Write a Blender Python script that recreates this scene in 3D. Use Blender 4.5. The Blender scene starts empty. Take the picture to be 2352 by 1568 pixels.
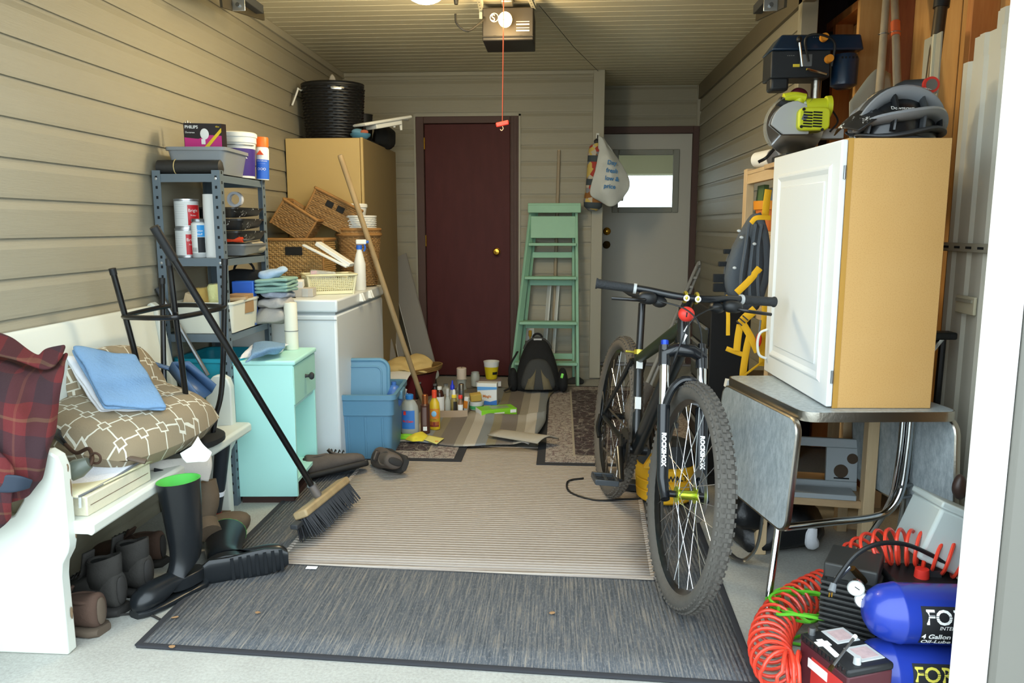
import bpy, bmesh, math, random
from mathutils import Vector, Matrix, Euler, noise as MN

S = bpy.context.scene
COL = S.collection
R = math.radians
PI = math.pi

# ---------------------------------------------------------------- camera
FPX, CAMH, VPX, VPY, ICX, ICY = 1765.0, 1.24, 1290.0, 520.0, 1176.0, 784.0
PITCH = math.atan((ICY - VPY) / FPX)
YAW = math.atan((VPX - ICX) * math.cos(PITCH) / FPX)
cam = bpy.data.objects.new('camera', bpy.data.cameras.new('camera'))
COL.objects.link(cam)
cam.location = (0, 0, CAMH)
cam.rotation_euler = (PI / 2 - PITCH, 0, YAW)
cam.data.sensor_width = 36
cam.data.lens = FPX * 36 / 2352
cam.data.clip_start = 0.02
S.camera = cam

# ---------------------------------------------------------------- sky and exposure
W = bpy.data.worlds.new('overcast_sky')
S.world = W
W.use_nodes = True
bg = W.node_tree.nodes['Background']
bg.inputs[0].default_value = (0.80, 0.93, 1.0, 1)
bg.inputs[1].default_value = 2.6
S.view_settings.view_transform = 'Standard'
S.view_settings.look = 'None'
S.view_settings.gamma = 1
S.view_settings.use_curve_mapping = False
S.view_settings.exposure = 0.85
S.cycles.max_bounces = 6
S.cycles.diffuse_bounces = 4
S.cycles.glossy_bounces = 2
S.cycles.transmission_bounces = 4
S.cycles.caustics_reflective = False
S.cycles.caustics_refractive = False
S.cycles.use_adaptive_sampling = True
S.cycles.adaptive_threshold = 0.05
S.cycles.sample_clamp_indirect = 6

# ---------------------------------------------------------------- measuring helpers (pixel of the 2352x1568 photograph -> point at a known depth / height)
_f = Vector((-math.sin(YAW) * math.cos(PITCH), math.cos(YAW) * math.cos(PITCH), -math.sin(PITCH)))
_r = Vector((math.cos(YAW), math.sin(YAW), 0))
_u = _r.cross(_f)
_c = Vector((0, 0, CAMH))
def _ray(x, y): return _f + _r * ((x - ICX) / FPX) - _u * ((y - ICY) / FPX)
def at(x, y, Y):
    d = _ray(x, y); return _c + d * (Y / d.y)
def gr(x, y, z=0.0):
    d = _ray(x, y); return _c + d * ((z - CAMH) / d.z)
def atx(x, y, X):
    d = _ray(x, y); return _c + d * (X / d.x)

# ---------------------------------------------------------------- materials
def lin(h):
    h = h.lstrip('#')
    o = []
    for i in (0, 2, 4):
        c = int(h[i:i + 2], 16) / 255
        o.append(c / 12.92 if c <= .04045 else ((c + .055) / 1.055) ** 2.4)
    return (*o, 1)
MATS = {}
class NT:
    """tiny wrapper for building node trees"""
    def __init__(s, name):
        s.m = bpy.data.materials.new(name); s.m.use_nodes = True
        s.t = s.m.node_tree; s.n = s.t.nodes; s.b = s.n['Principled BSDF']
        s.tc = s.n.new('ShaderNodeTexCoord')
    def node(s, typ, **k):
        n = s.n.new(typ)
        for a, v in k.items():
            if a.startswith('i_'):
                key = a[2:].replace('_', ' ')
                key = int(key) if key.isdigit() else key
                s.put(n.inputs[key], v)
            else: setattr(n, a, v)
        return n
    def put(s, sock, v):
        if isinstance(v, bpy.types.NodeSocket): s.t.links.new(v, sock)
        elif isinstance(v, bpy.types.Node): s.t.links.new(v.outputs[0], sock)
        else: sock.default_value = v
    def map(s, scale=(1, 1, 1), rot=(0, 0, 0), loc=(0, 0, 0), src='Object'):
        return s.node('ShaderNodeMapping', i_Vector=s.tc.outputs[src], i_Scale=scale, i_Rotation=rot, i_Location=loc).outputs[0]
    def noise(s, vec, scale=5, detail=4, rough=.6):
        return s.node('ShaderNodeTexNoise', i_Vector=vec, i_Scale=scale, i_Detail=detail, i_Roughness=rough).outputs[0]
    def wave(s, vec, scale, axis='X', dist=0, prof='SIN', dscale=1):
        n = s.node('ShaderNodeTexWave', i_Vector=vec, i_Scale=scale, i_Distortion=dist, wave_profile=prof, bands_direction=axis)
        n.inputs['Detail Scale'].default_value = dscale
        return n.outputs['Fac']
    def ramp(s, fac, stops, interp='LINEAR'):
        n = s.node('ShaderNodeValToRGB', i_Fac=fac); cr = n.color_ramp; cr.interpolation = interp
        while len(cr.elements) < len(stops): cr.elements.new(.5)
        for e, (p, c) in zip(cr.elements, stops):
            e.position = p; e.color = lin(c) if isinstance(c, str) else (c, c, c, 1)
        return n.outputs[0]
    def mix(s, fac, a, b, mode='MIX'):
        n = s.n.new('ShaderNodeMix'); n.data_type = 'RGBA'; n.blend_type = mode
        s.put(n.inputs[0], fac)
        s.put(n.inputs[6], lin(a) if isinstance(a, str) else a)
        s.put(n.inputs[7], lin(b) if isinstance(b, str) else b)
        return n.outputs[2]
    def math(s, op, a, b=0.0, c=None):
        n = s.n.new('ShaderNodeMath'); n.operation = op
        s.put(n.inputs[0], a); s.put(n.inputs[1], b)
        if c is not None: s.put(n.inputs[2], c)
        return n.outputs[0]
    def xyz(s, vec): return s.node('ShaderNodeSeparateXYZ', i_0=vec).outputs
    def bump(s, h, strength=.3, dist=.01):
        s.put(s.b.inputs['Normal'], s.node('ShaderNodeBump', i_Height=h, i_Strength=strength, i_Distance=dist))
    def col(s, v): s.put(s.b.inputs['Base Color'], lin(v) if isinstance(v, str) else v)
    def set(s, **k):
        for a, v in k.items(): s.put(s.b.inputs[a.replace('_', ' ')], v)
        return s
def mat(name, h=None, rough=.6, metal=0, var=0.0, vs=6, bump=0.0, bs=60, trans=0, alpha=1, emit=0, ior=1.45, spec=.5, coat=0):
    if name in MATS: return MATS[name]
    t = NT(name)
    if var:
        a = lin(h); lo = tuple(x * (1 - var) for x in a[:3]) + (1,); hi = tuple(min(1, x * (1 + var)) for x in a[:3]) + (1,)
        t.put(t.b.inputs['Base Color'], t.mix(t.noise(t.map(), vs, 5), lo, hi))
    else: t.col(h)
    if bump: t.bump(t.noise(t.map(), bs, 4), bump, .005)
    t.set(Roughness=rough, Metallic=metal, IOR=ior)
    t.b.inputs['Specular IOR Level'].default_value = spec
    if trans: t.b.inputs['Transmission Weight'].default_value = trans
    if alpha < 1: t.b.inputs['Alpha'].default_value = alpha
    if coat: t.b.inputs['Coat Weight'].default_value = coat
    if emit: t.b.inputs['Emission Color'].default_value = lin(h); t.b.inputs['Emission Strength'].default_value = emit
    MATS[name] = t.m
    return t.m
def reg(name, t): MATS[name] = t.m; return t.m

# ---------------------------------------------------------------- mesh builder
def V(*a): return Vector(a)
class MB:
    def __init__(s): s.v = []; s.f = []; s.mi = []; s.T = Matrix.Identity(4); s.m = 0
    def add(s, vs, fs, mi=None):
        o = len(s.v); s.v += [s.T @ Vector(p) for p in vs]
        for f in fs: s.f.append([i + o for i in f]); s.mi.append(s.m if mi is None else mi)
        return s
    def box(s, c, d, rot=None, taper=None):
        x, y, z = d[0] / 2, d[1] / 2, d[2] / 2
        t = taper or (1, 1)
        vs = [V(-x, -y, -z), V(x, -y, -z), V(x, y, -z), V(-x, y, -z), V(-x * t[0], -y * t[1], z), V(x * t[0], -y * t[1], z), V(x * t[0], y * t[1], z), V(-x * t[0], y * t[1], z)]
        if rot is not None:
            m = Euler(rot).to_matrix() if not isinstance(rot, Matrix) else rot
            vs = [m @ p for p in vs]
        c = Vector(c)
        return s.add([p + c for p in vs], [(0, 3, 2, 1), (4, 5, 6, 7), (0, 1, 5, 4), (1, 2, 6, 5), (2, 3, 7, 6), (3, 0, 4, 7)])
    def bx(s, x0, x1, y0, y1, z0, z1): return s.box(((x0 + x1) / 2, (y0 + y1) / 2, (z0 + z1) / 2), (x1 - x0, y1 - y0, z1 - z0))
    def hexa(s, p):  # 8 points: bottom 4, top 4
        return s.add(p, [(0, 3, 2, 1), (4, 5, 6, 7), (0, 1, 5, 4), (1, 2, 6, 5), (2, 3, 7, 6), (3, 0, 4, 7)])
    def rings(s, rs, cap0=True, cap1=True, closed=False):
        n = len(rs[0]); vs = [p for r in rs for p in r]; fs = []
        k = len(rs)
        for i in range(k if closed else k - 1):
            a, b = i * n, ((i + 1) % k) * n
            for j in range(n): fs.append((a + j, a + (j + 1) % n, b + (j + 1) % n, b + j))
        if not closed:
            if cap0: fs.append(tuple(range(n - 1, -1, -1)))
            if cap1: fs.append(tuple(range((k - 1) * n, k * n)))
        return s.add(vs, fs)
    def tube(s, pts, r, n=8, closed=False, cap=True, flat=None):
        pts = [Vector(p) for p in pts]; k = len(pts)
        rr = r if isinstance(r, (list, tuple)) else [r] * k
        rs = []; u = None
        for i, p in enumerate(pts):
            if closed: t = pts[(i + 1) % k] - pts[i - 1]
            else: t = pts[min(i + 1, k - 1)] - pts[max(i - 1, 0)]
            if t.length < 1e-9: t = V(0, 0, 1)
            t.normalize()
            if u is None:
                a = V(0, 0, 1) if abs(t.z) < .9 else V(1, 0, 0)
                u = (a - t * a.dot(t)).normalized()
            else:
                u = u - t * u.dot(t)
                u = u.normalized() if u.length > 1e-6 else t.orthogonal().normalized()
            w = t.cross(u); fw = flat or (1, 1)
            rs.append([p + u * (math.cos(2 * PI * j / n) * rr[i] * fw[0]) + w * (math.sin(2 * PI * j / n) * rr[i] * fw[1]) for j in range(n)])
        return s.rings(rs, cap, cap, closed)
    def cyl(s, a, b, r, r2=None, n=20): return s.tube([a, b], [r, r if r2 is None else r2], n)
    def lathe(s, prof, n=24, o=(0, 0, 0), M=None, sx=1, sy=1, cap0=True, cap1=True):
        o = Vector(o); rs = []
        for (r, z) in prof:
            ring = [V(r * math.cos(2 * PI * j / n) * sx, r * math.sin(2 * PI * j / n) * sy, z) for j in range(n)]
            rs.append([(M @ p if M else p) + o for p in ring])
        return s.rings(rs, cap0 and prof[0][0] > 1e-6 or cap0, cap1)
    def prism(s, poly, depth, M=None, o=(0, 0, 0)):
        """poly in local xy, extruded from 0 to depth along local z"""
        n = len(poly); o = Vector(o); M = M or Matrix.Identity(3)
        vs = [M @ V(x, y, 0) + o for x, y in poly] + [M @ V(x, y, depth) + o for x, y in poly]
        return s.add(vs, [tuple(range(n - 1, -1, -1)), tuple(range(n, 2 * n))] + [(i, (i + 1) % n, n + (i + 1) % n, n + i) for i in range(n)])
    def sup(s, c, r, e=(1, 1), n=20, m=12, nz=0, ns=6, seed=0, rot=None):
        """superellipsoid with optional noise"""
        def pw(x, p): return math.copysign(abs(x) ** p, x)
        c = Vector(c); rm = Euler(rot).to_matrix() if rot is not None else None
        rs = []
        for i in range(m + 1):
            ph = -PI / 2 + PI * i / m
            ph = max(-PI / 2 + .02, min(PI / 2 - .02, ph)); ring = []
            for j in range(n):
                th = 2 * PI * j / n
                p = V(r[0] * pw(math.cos(ph), e[1]) * pw(math.cos(th), e[0]), r[1] * pw(math.cos(ph), e[1]) * pw(math.sin(th), e[0]), r[2] * pw(math.sin(ph), e[1]))
                if nz:
                    q = p * ns + V(seed * 3.7, seed * 1.3, seed)
                    p = p + V(MN.noise(q), MN.noise(q + V(31, 0, 0)), MN.noise(q + V(0, 47, 0))) * nz
                ring.append(rm @ p + c if rm else p + c)
            rs.append(ring)
        return s.rings(rs)
    def torus(s, c, Rr, r, M=None, n=40, k=10, a0=0, a1=2 * PI, sx=1, sy=1):
        c = Vector(c); full = abs(a1 - a0 - 2 * PI) < 1e-6; q = n if full else n + 1
        pts = [V(Rr * math.cos(a0 + (a1 - a0) * i / n) * sx, Rr * math.sin(a0 + (a1 - a0) * i / n) * sy, 0) for i in range(q)]
        pts = [(M @ p if M else p) + c for p in pts]
        return s.tube(pts, r, k, closed=full)
    def grid(s, rows):
        nv = len(rows[0]); vs = [p for r in rows for p in r]
        return s.add(vs, [(i * nv + j, i * nv + j + 1, (i + 1) * nv + j + 1, (i + 1) * nv + j) for i in range(len(rows) - 1) for j in range(nv - 1)])
    def build(s, name, mats, parent=None, bev=0, smooth=True, solid=0, sub=0, ang=35, bseg=2, off=-1):
        me = bpy.data.meshes.new(name); me.from_pydata(s.v, [], s.f); me.update()
        bm = bmesh.new(); bm.from_mesh(me); bmesh.ops.recalc_face_normals(bm, faces=bm.faces); bm.to_mesh(me); bm.free()
        for m in (mats if isinstance(mats, (list, tuple)) else [mats]): me.materials.append(MATS[m] if isinstance(m, str) else m)
        me.polygons.foreach_set('material_index', s.mi)
        if smooth:
            me.polygons.foreach_set('use_smooth', [True] * len(me.polygons))
            me.set_sharp_from_angle(angle=R(ang))
        o = bpy.data.objects.new(name, me); COL.objects.link(o)
        if solid: md = o.modifiers.new('thick', 'SOLIDIFY'); md.thickness = solid; md.offset = off
        if sub: md = o.modifiers.new('soft', 'SUBSURF'); md.levels = sub; md.render_levels = sub
        if bev:
            md = o.modifiers.new('edge', 'BEVEL'); md.width = bev; md.segments = bseg; md.limit_method = 'ANGLE'; md.angle_limit = R(40)
        if parent: o.parent = parent
        return o
def thing(name, label, cat, loc=(0, 0, 0), rot=(0, 0, 0), group=None):
    o = bpy.data.objects.new(name, None); COL.objects.link(o); o.empty_display_size = .05
    o.location = loc; o.rotation_euler = rot if isinstance(rot, (tuple, Euler)) else (0, 0, rot)
    return tag(o, label, cat, group)
def tag(o, label, cat, group=None):
    o['label'] = label; o['category'] = cat
    if group: o['group'] = group
    return o
def struct(o): o['kind'] = 'structure'; return o
def place(o, loc, rot=(0, 0, 0)):
    o.location = loc; o.rotation_euler = rot if isinstance(rot, (tuple, Euler)) else (0, 0, rot); return o
def copy_tree(o, parent=None):
    c = o.copy(); COL.objects.link(c); c.parent = parent
    for ch in list(o.children): copy_tree(ch, c)
    return c
def bez(pts, n=8, closed=False):
    """Catmull-Rom through points"""
    P = [Vector(p) for p in pts]; k = len(P); out = []
    for i in range(k if closed else k - 1):
        p0 = P[(i - 1) % k] if closed or i else P[0] * 2 - P[1]
        p1 = P[i]; p2 = P[(i + 1) % k]
        p3 = P[(i + 2) % k] if closed or i + 2 < k else P[-1] * 2 - P[-2]
        for j in range(n):
            t = j / n
            out.append(.5 * ((2 * p1) + (p2 - p0) * t + (2 * p0 - 5 * p1 + 4 * p2 - p3) * t * t + (3 * p1 - p0 - 3 * p2 + p3) * t ** 3))
    if not closed: out.append(P[-1])
    return out
def rrect(w, h, r, n=4, cx=0, cy=0):
    o = []
    for (sx, sy, a) in ((1, 1, 0), (-1, 1, 90), (-1, -1, 180), (1, -1, 270)):
        for i in range(n + 1):
            t = R(a + 90 * i / n); o.append((cx + sx * (w / 2 - r) + r * math.cos(t), cy + sy * (h / 2 - r) + r * math.sin(t)))
    return o
XZ = Matrix(((1, 0, 0), (0, 0, -1), (0, 1, 0)))      # local xy -> world x,z ; extrude goes to -Y (towards the camera)
YZ = Matrix(((0, 0, 1), (1, 0, 0), (0, 1, 0)))       # local xy -> world y,z ; extrude +X
def text(s, size, loc, mat_, parent=None, M=None, align='LEFT', name='lettering', ext=.0004, shear=0, sx=1, bold=0):
    c = bpy.data.curves.new('t', 'FONT'); c.body = s; c.size = size; c.extrude = ext; c.align_x = align; c.shear = shear; c.resolution_u = 3; c.offset = bold
    o = bpy.data.objects.new('t', c); COL.objects.link(o)
    dg = bpy.context.evaluated_depsgraph_get(); me = bpy.data.meshes.new_from_object(o.evaluated_get(dg))
    bpy.data.objects.remove(o); bpy.data.curves.remove(c)
    M = M or XZ
    for v in me.vertices: v.co = M @ Vector((v.co.x * sx, v.co.y, v.co.z)) + Vector(loc)
    me.materials.clear(); me.materials.append(MATS[mat_] if isinstance(mat_, str) else mat_)
    q = bpy.data.objects.new(name, me); COL.objects.link(q)
    if parent: q.parent = parent
    return q
def wrap_text(s, size, r, z, ang, mat_, parent, name='lettering', o=(0, 0), lift=.0006, bold=0):
    """lettering wrapped on an upright cylinder of radius r; ang = direction it faces"""
    q = text(s, size, (0, 0, 0), mat_, parent, Matrix.Identity(3), 'CENTER', name, ext=0, bold=bold)
    for v in q.data.vertices:
        a = ang + v.co.x / r
        v.co = V(o[0] + (r + lift) * math.cos(a), o[1] + (r + lift) * math.sin(a), z + v.co.y)
    return q
random.seed(7)

# ================================================================ materials of surfaces
def _siding(name, h):
    t = NT(name)
    n1 = t.noise(t.map((2, 2, 40)), 3, 5); n2 = t.noise(t.map(), 1.3, 3)
    t.put(t.b.inputs['Base Color'], t.mix(t.mix(.5, n1, n2), tuple(c * .86 for c in lin(h)[:3]) + (1,), tuple(min(1, c * 1.1) for c in lin(h)[:3]) + (1,)))
    t.bump(t.noise(t.map((3, 3, 70)), 6, 4), .22, .004); t.set(Roughness=.55); return reg(name, t)
_siding('siding', '#979280')
mat('soffit', '#c6bfa4', .5, var=.04); mat('vinyl', '#c6c3b4', .5, var=.05); mat('siding_trim', '#a09c8b', .5, var=.05)
t = NT('concrete')
n = t.noise(t.map(), 2.2, 8, .65); n2 = t.noise(t.map(), 110, 6, .7)
t.col(t.mix(.4, t.ramp(n, [(.3, '#8f8f88'), (.7, '#b0b1aa')]), t.ramp(n2, [(.35, '#84837d'), (.62, '#b2b2ac')])))
t.bump(n2, .25, .004); t.set(Roughness=.85); reg('concrete', t)
t = NT('dark_rug')   # ribs run front to back, flecked
v = t.map()
w = t.wave(v, 22, 'X', 1.2, dscale=3); x = t.noise(t.map((160, 5, 1)), 1, 5, .8); f = t.noise(t.map((90, 30, 1)), 2, 4, .7)
t.col(t.mix(t.ramp(f, [(.52, 0), (.68, .85)]), t.ramp(x, [(.3, '#2b2f33'), (.5, '#4e5257'), (.68, '#8a8072')]), t.mix(x, '#85796a', '#5f6a74')))
t.bump(t.math('ADD', w, t.math('MULTIPLY', f, .8)), .7, .004); t.set(Roughness=.95); reg('dark_rug', t)
t = NT('beige_rug')  # ribs run left to right
v = t.map(); w = t.wave(v, 14, 'Y', .5, dscale=2); f = t.noise(t.map((60, 150, 1)), 1, 5, .8); pn = t.noise(v, 3, 5)
t.col(t.mix(t.math('MULTIPLY', w, .75), t.mix(f, '#8a8077', '#9d938a'), t.mix(pn, '#b0a69b', '#c4bbb0')))
t.bump(t.math('ADD', w, t.math('MULTIPLY', f, .5)), .9, .006); t.set(Roughness=.95); reg('beige_rug', t)
def _pers(name, stops, sc):
    t = NT(name); v = t.map()
    vo = t.node('ShaderNodeTexVoronoi', i_Vector=v, i_Scale=sc, feature='DISTANCE_TO_EDGE').outputs['Distance']
    vc = t.node('ShaderNodeTexVoronoi', i_Vector=t.map(loc=(.3, .1, 0)), i_Scale=sc * 1.7, feature='F1').outputs['Distance']
    k = t.noise(v, sc * 1.5, 4, .7)
    t.col(t.mix(t.noise(v, 160, 2), t.ramp(t.math('ADD', t.math('MULTIPLY', vc, .9), t.math('MULTIPLY', k, .45)), stops, 'CONSTANT'), t.ramp(vo, [(.0, stops[-1][1]), (.06, stops[0][1]), (.2, stops[1][1])])))
    t.bump(t.noise(v, 200, 2), .4, .003); t.set(Roughness=.95); return reg(name, t)
_pers('persian_field', [(0, '#1f1c20'), (.52, '#3a2a2e'), (.62, '#564a4c'), (.74, '#221f24'), (.84, '#8d8680')], 16)
_pers('persian_border', [(0, '#8d8680'), (.45, '#a59d95'), (.6, '#37343a'), (.72, '#b0a8a0'), (.82, '#5a4246')], 22)
t = NT('striped_rug')
y = t.xyz(t.map())[0]; fr = t.math('FRACT', t.math('MULTIPLY', y, 3.05))
t.col(t.ramp(fr, [(0, '#6d665f'), (.2, '#8f897c'), (.36, '#aaa59b'), (.56, '#7a8084'), (.74, '#7d7660'), (.9, '#6d665f')], 'CONSTANT'))
t.bump(t.noise(t.map(), 180, 3), .5, .003); t.set(Roughness=.95); reg('striped_rug', t)
mat('rug_edge', '#2b2c30', .95); mat('rug_back', '#9b9486', .95, bump=.4, bs=150)
t = NT('maroon_paint'); n = t.noise(t.map((5, 5, 1.2)), 3, 6)
t.col(t.mix(n, '#42191a', '#562625')); t.bump(t.noise(t.map((12, 12, 1)), 10, 4), .1, .002); t.set(Roughness=.6); t.b.inputs['Specular IOR Level'].default_value = .25; reg('maroon_paint', t)
mat('brown_frame', '#543f3a', .65, var=.12); mat('door_white', '#bdbcb2', .5, var=.04, vs=3); mat('door_lip', '#8f9289', .5)
mat('white_trim', '#f2f2f0', .5); mat('taupe_in_shade', '#6f6d66', .7, var=.05, vs=2)  # the taupe is kept dark: shade on that wall put into its colour
mat('glass', '#e8f0ee', .05, trans=1, ior=1.1); mat('brass', '#c79a3c', .25, 1); mat('dark_brass', '#4a3a20', .4, .9)
def _wood(name, a, b, axis=2, sc=1.0, knots=True):
    t = NT(name); s = [9, 9, 9]; s[axis] = .9
    n = t.noise(t.map(tuple(s)), 2.2 * sc, 6, .65); k = t.noise(t.map(), 3.1, 2)
    c = t.ramp(n, [(.3, a), (.7, b)])
    if knots:
        vo = t.node('ShaderNodeTexVoronoi', i_Vector=t.map(tuple(4.5 if i != axis else 2.6 for i in range(3))), i_Scale=1, feature='F1').outputs['Distance']
        c = t.mix(t.ramp(vo, [(.05, .75), (.12, 0)]), c, '#5c3417')
    t.col(c); t.bump(n, .12, .003); t.set(Roughness=.65); return reg(name, t)
_wood('plywood', '#c08a48', '#d4a464'); _wood('stud', '#a8622c', '#c98848'); _wood('pine', '#c2a67e', '#d6be98', knots=False)
_wood('pine_y', '#c2a67e', '#d6be98', 1, knots=False); _wood('pine_x', '#a88a66', '#c2a680', 0, knots=False); _wood('broomstick', '#8f7a58', '#a8936d', knots=False)
_wood('red_board', '#7a3c22', '#9a5a35'); _wood('oldwood', '#8b7d68', '#a89a82', knots=False)
mat('tar_dark', '#3a282b', .9, var=.2); mat('hollow_dark', '#3a2c20', .9)
mat('tan_laminate', '#b89f68', .5, var=.03); mat('tan_side', '#8d7c58', .6, var=.05)
t = NT('particle_board'); n = t.noise(t.map(), 260, 4, .75); n2 = t.noise(t.map(), 3, 3)
t.col(t.mix(t.ramp(n, [(.34, .35), (.5, 0)]), t.mix(n2, '#c89a58', '#d3a96c'), '#a87838')); t.set(Roughness=.7); reg('particle_board', t)
mat('cab_white', '#e4e8e8', .35); mat('white_paint', '#cfd3ca', .45, var=.03, bump=.05, bs=15)
mat('worn_edge', '#6e5a44', .8, var=.3, vs=30)
mat('mint', '#b2eae2', .45, var=.03); mat('mint_drawer', '#a0d6c8', .5, var=.04); mat('ladder_green', '#90bfa4', .55, var=.08, vs=9)
mat('freezer', '#d8e0e4', .3); mat('freezer_seal', '#9aa2a4', .6)
mat('shelf_grey', '#66737c', .4, .15, var=.06); mat('hole_dark', '#16181a', .9); mat('bolt', '#c9cdd0', .3, .9)
mat('chrome', '#d8dbde', .12, 1); mat('chrome_worn', '#a9a49a', .3, 1, bump=.15, bs=90); mat('alu', '#9c9a9c', .4, .8); mat('galv', '#a6a89c', .45, .7, var=.08, vs=30)
mat('steel', '#85888a', .35, .9, var=.1)
t = NT('formica'); v = t.map(); n = t.noise(t.map((60, 60, 24)), 1, 6, .75); n2 = t.noise(v, 38, 4, .8)
t.col(t.mix(t.ramp(n, [(.4, 0), (.62, 1)]), t.mix(n2, '#7e888c', '#98a2a6'), '#aab3b6')); t.set(Roughness=.3); reg('formica', t)
mat('black_metal', '#131416', .3, .3, coat=.3); mat('black_plastic', '#17191b', .45); mat('black_matte', '#141516', .8); mat('black_fabric', '#16181a', .9, bump=.5, bs=120)
mat('dark_grey', '#2e3134', .6); mat('mid_grey', '#6d7174', .6); mat('light_grey', '#b3b6b6', .5); mat('rubber', '#1d1e1f', .55, var=.15, vs=20)
mat('tyre', '#504d48', .9, var=.18, vs=25, bump=.3, bs=90); mat('tyre_dust', '#58524a', .95, var=.2, vs=14, bump=.3, bs=60)
mat('white_plastic', '#dcdfdc', .4); mat('cream_plastic', '#d9d5b2', .45); mat('paper', '#e4e6e4', .8); mat('blue_bright', '#2a62c8', .5)
mat('cloth_white', '#dfe2e8', .95, bump=.5, bs=90, var=.04); mat('cloth_blue', '#7396ba', .95, bump=.7, bs=110, var=.06, vs=12); mat('cloth_sage', '#86aaa2', .95, bump=.6, bs=90, var=.06)
mat('cloth_grey', '#a3a09a', .95, bump=.6, bs=60, var=.1, vs=9); mat('cloth_tan', '#d6bd80', .95, bump=.4, bs=60, var=.08, vs=8); mat('cloth_black', '#1c1d1f', .95, bump=.5, bs=90)
mat('orange_plastic', '#d9772f', .5); mat('yellow_plastic', '#d8a220', .5, var=.06); mat('yellow_strap', '#dda716', .8, bump=.3, bs=150); mat('red_plastic', '#d8372c', .4); mat('lime', '#d3db2e', .4)
mat('teal', '#1f93a8', .45); mat('tote_blue', '#5a87a3', .45, var=.04); mat('dustpan_blue', '#48658a', .4); mat('royal_blue', '#22399c', .3, coat=.3, var=.05)
mat('red_hose', '#d8402c', .3, coat=.2); mat('green_cord', '#5db52a', .45); mat('maroon', '#5e1a20', .5)
t = NT('wicker'); v = t.map(); a = t.wave(v, 34, 'Z', 0); b = t.wave(t.map(), 22, 'DIAGONAL', 0); n = t.noise(v, 30, 4)
t.col(t.mix(t.math('MULTIPLY', a, n), '#86643a', '#bf9a64')); t.bump(t.math('MULTIPLY', a, b), .7, .006); t.set(Roughness=.7); reg('wicker', t)
t = NT('wicker_light'); v = t.map(); a = t.wave(v, 34, 'Z', 0); b = t.wave(t.map(), 24, 'X', 0); n = t.noise(v, 30, 4)
t.col(t.mix(t.math('MULTIPLY', a, n), '#a07f4c', '#d8b67c')); t.bump(t.math('MULTIPLY', a, b), .7, .006); t.set(Roughness=.7); reg('wicker_light', t)
mat('wicker_edge', '#98703f', .7, bump=.6, bs=120, var=.15, vs=40)
t = NT('plaid'); v = t.map(src='UV') if False else t.map()
x, y, z = t.xyz(v)
def band(s, k, w, off=0): return t.math('LESS_THAN', t.math('FRACT', t.math('ADD', t.math('MULTIPLY', s, k), off)), w)
d1 = t.math('ADD', x, t.math('MULTIPLY', y, .35)); d2 = t.math('ADD', z, t.math('MULTIPLY', x, .25))
c = t.mix(t.math('MULTIPLY', band(d1, 9, .45), .55), '#5a1a1c', '#15151a')
c = t.mix(t.math('MULTIPLY', band(d2, 8, .45), .55), c, lin('#191b22'))
c = t.mix(t.math('MULTIPLY', band(d2, 8, .06, .3), .14), c, lin('#8a7a52'))
c = t.mix(t.math('MULTIPLY', band(d1, 9, .06, .3), .14), c, lin('#8a5a42'))
t.col(c); t.bump(t.noise(v, 140, 3), .5, .003); t.set(Roughness=.95); reg('plaid', t)
t = NT('lattice'); v = t.node('ShaderNodeMapping', i_Vector=t.tc.outputs['Object'], i_Rotation=(0, 0, R(12)), i_Scale=(12.5, 12.5, 1)).outputs[0]
wob = t.node('ShaderNodeVectorMath', operation='ADD'); t.put(wob.inputs[0], v)
nn = t.node('ShaderNodeTexNoise', i_Vector=v, i_Scale=1.5); t.put(wob.inputs[1], t.node('ShaderNodeVectorMath', operation='SCALE', i_0=nn.outputs['Color'], i_Scale=.1).outputs[0])
x, y, z = t.xyz(wob.outputs[0])
fx = t.math('ABSOLUTE', t.math('SUBTRACT', t.math('FRACT', x), .5)); fy = t.math('ABSOLUTE', t.math('SUBTRACT', t.math('FRACT', y), .5))
l1 = t.math('MAXIMUM', t.math('LESS_THAN', fx, .03), t.math('LESS_THAN', fy, .03))
sq = t.math('MAXIMUM', fx, fy); l2 = t.math('MULTIPLY', t.math('LESS_THAN', t.math('ABSOLUTE', t.math('SUBTRACT', sq, .17)), .028), 1)
inn = t.math('LESS_THAN', sq, .15); l = t.math('MAXIMUM', t.math('MULTIPLY', l1, t.math('SUBTRACT', 1, inn)), l2)
t.col(t.mix(l, '#8a7c64', '#cfccbc')); t.bump(t.noise(t.map(), 150, 2), .4, .003); t.set(Roughness=.95); reg('lattice', t)
t = NT('splatter'); n = t.noise(t.map(), 26, 5, .75); t.col(t.ramp(n, [(.55, '#1a1b1d'), (.62, '#c8cccb')], 'CONSTANT')); t.set(Roughness=.4); reg('splatter', t)
mat('clear_plastic', '#dfe6e6', .12, alpha=.32); mat('frosted', '#c4cecb', .35, alpha=.72); mat('grey_clear', '#8b9196', .3, alpha=.8)
mat('ink', '#16181c', .6); mat('ink_white', '#e8eae8', .6); mat('ink_blue', '#3a7db8', .6)

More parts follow.
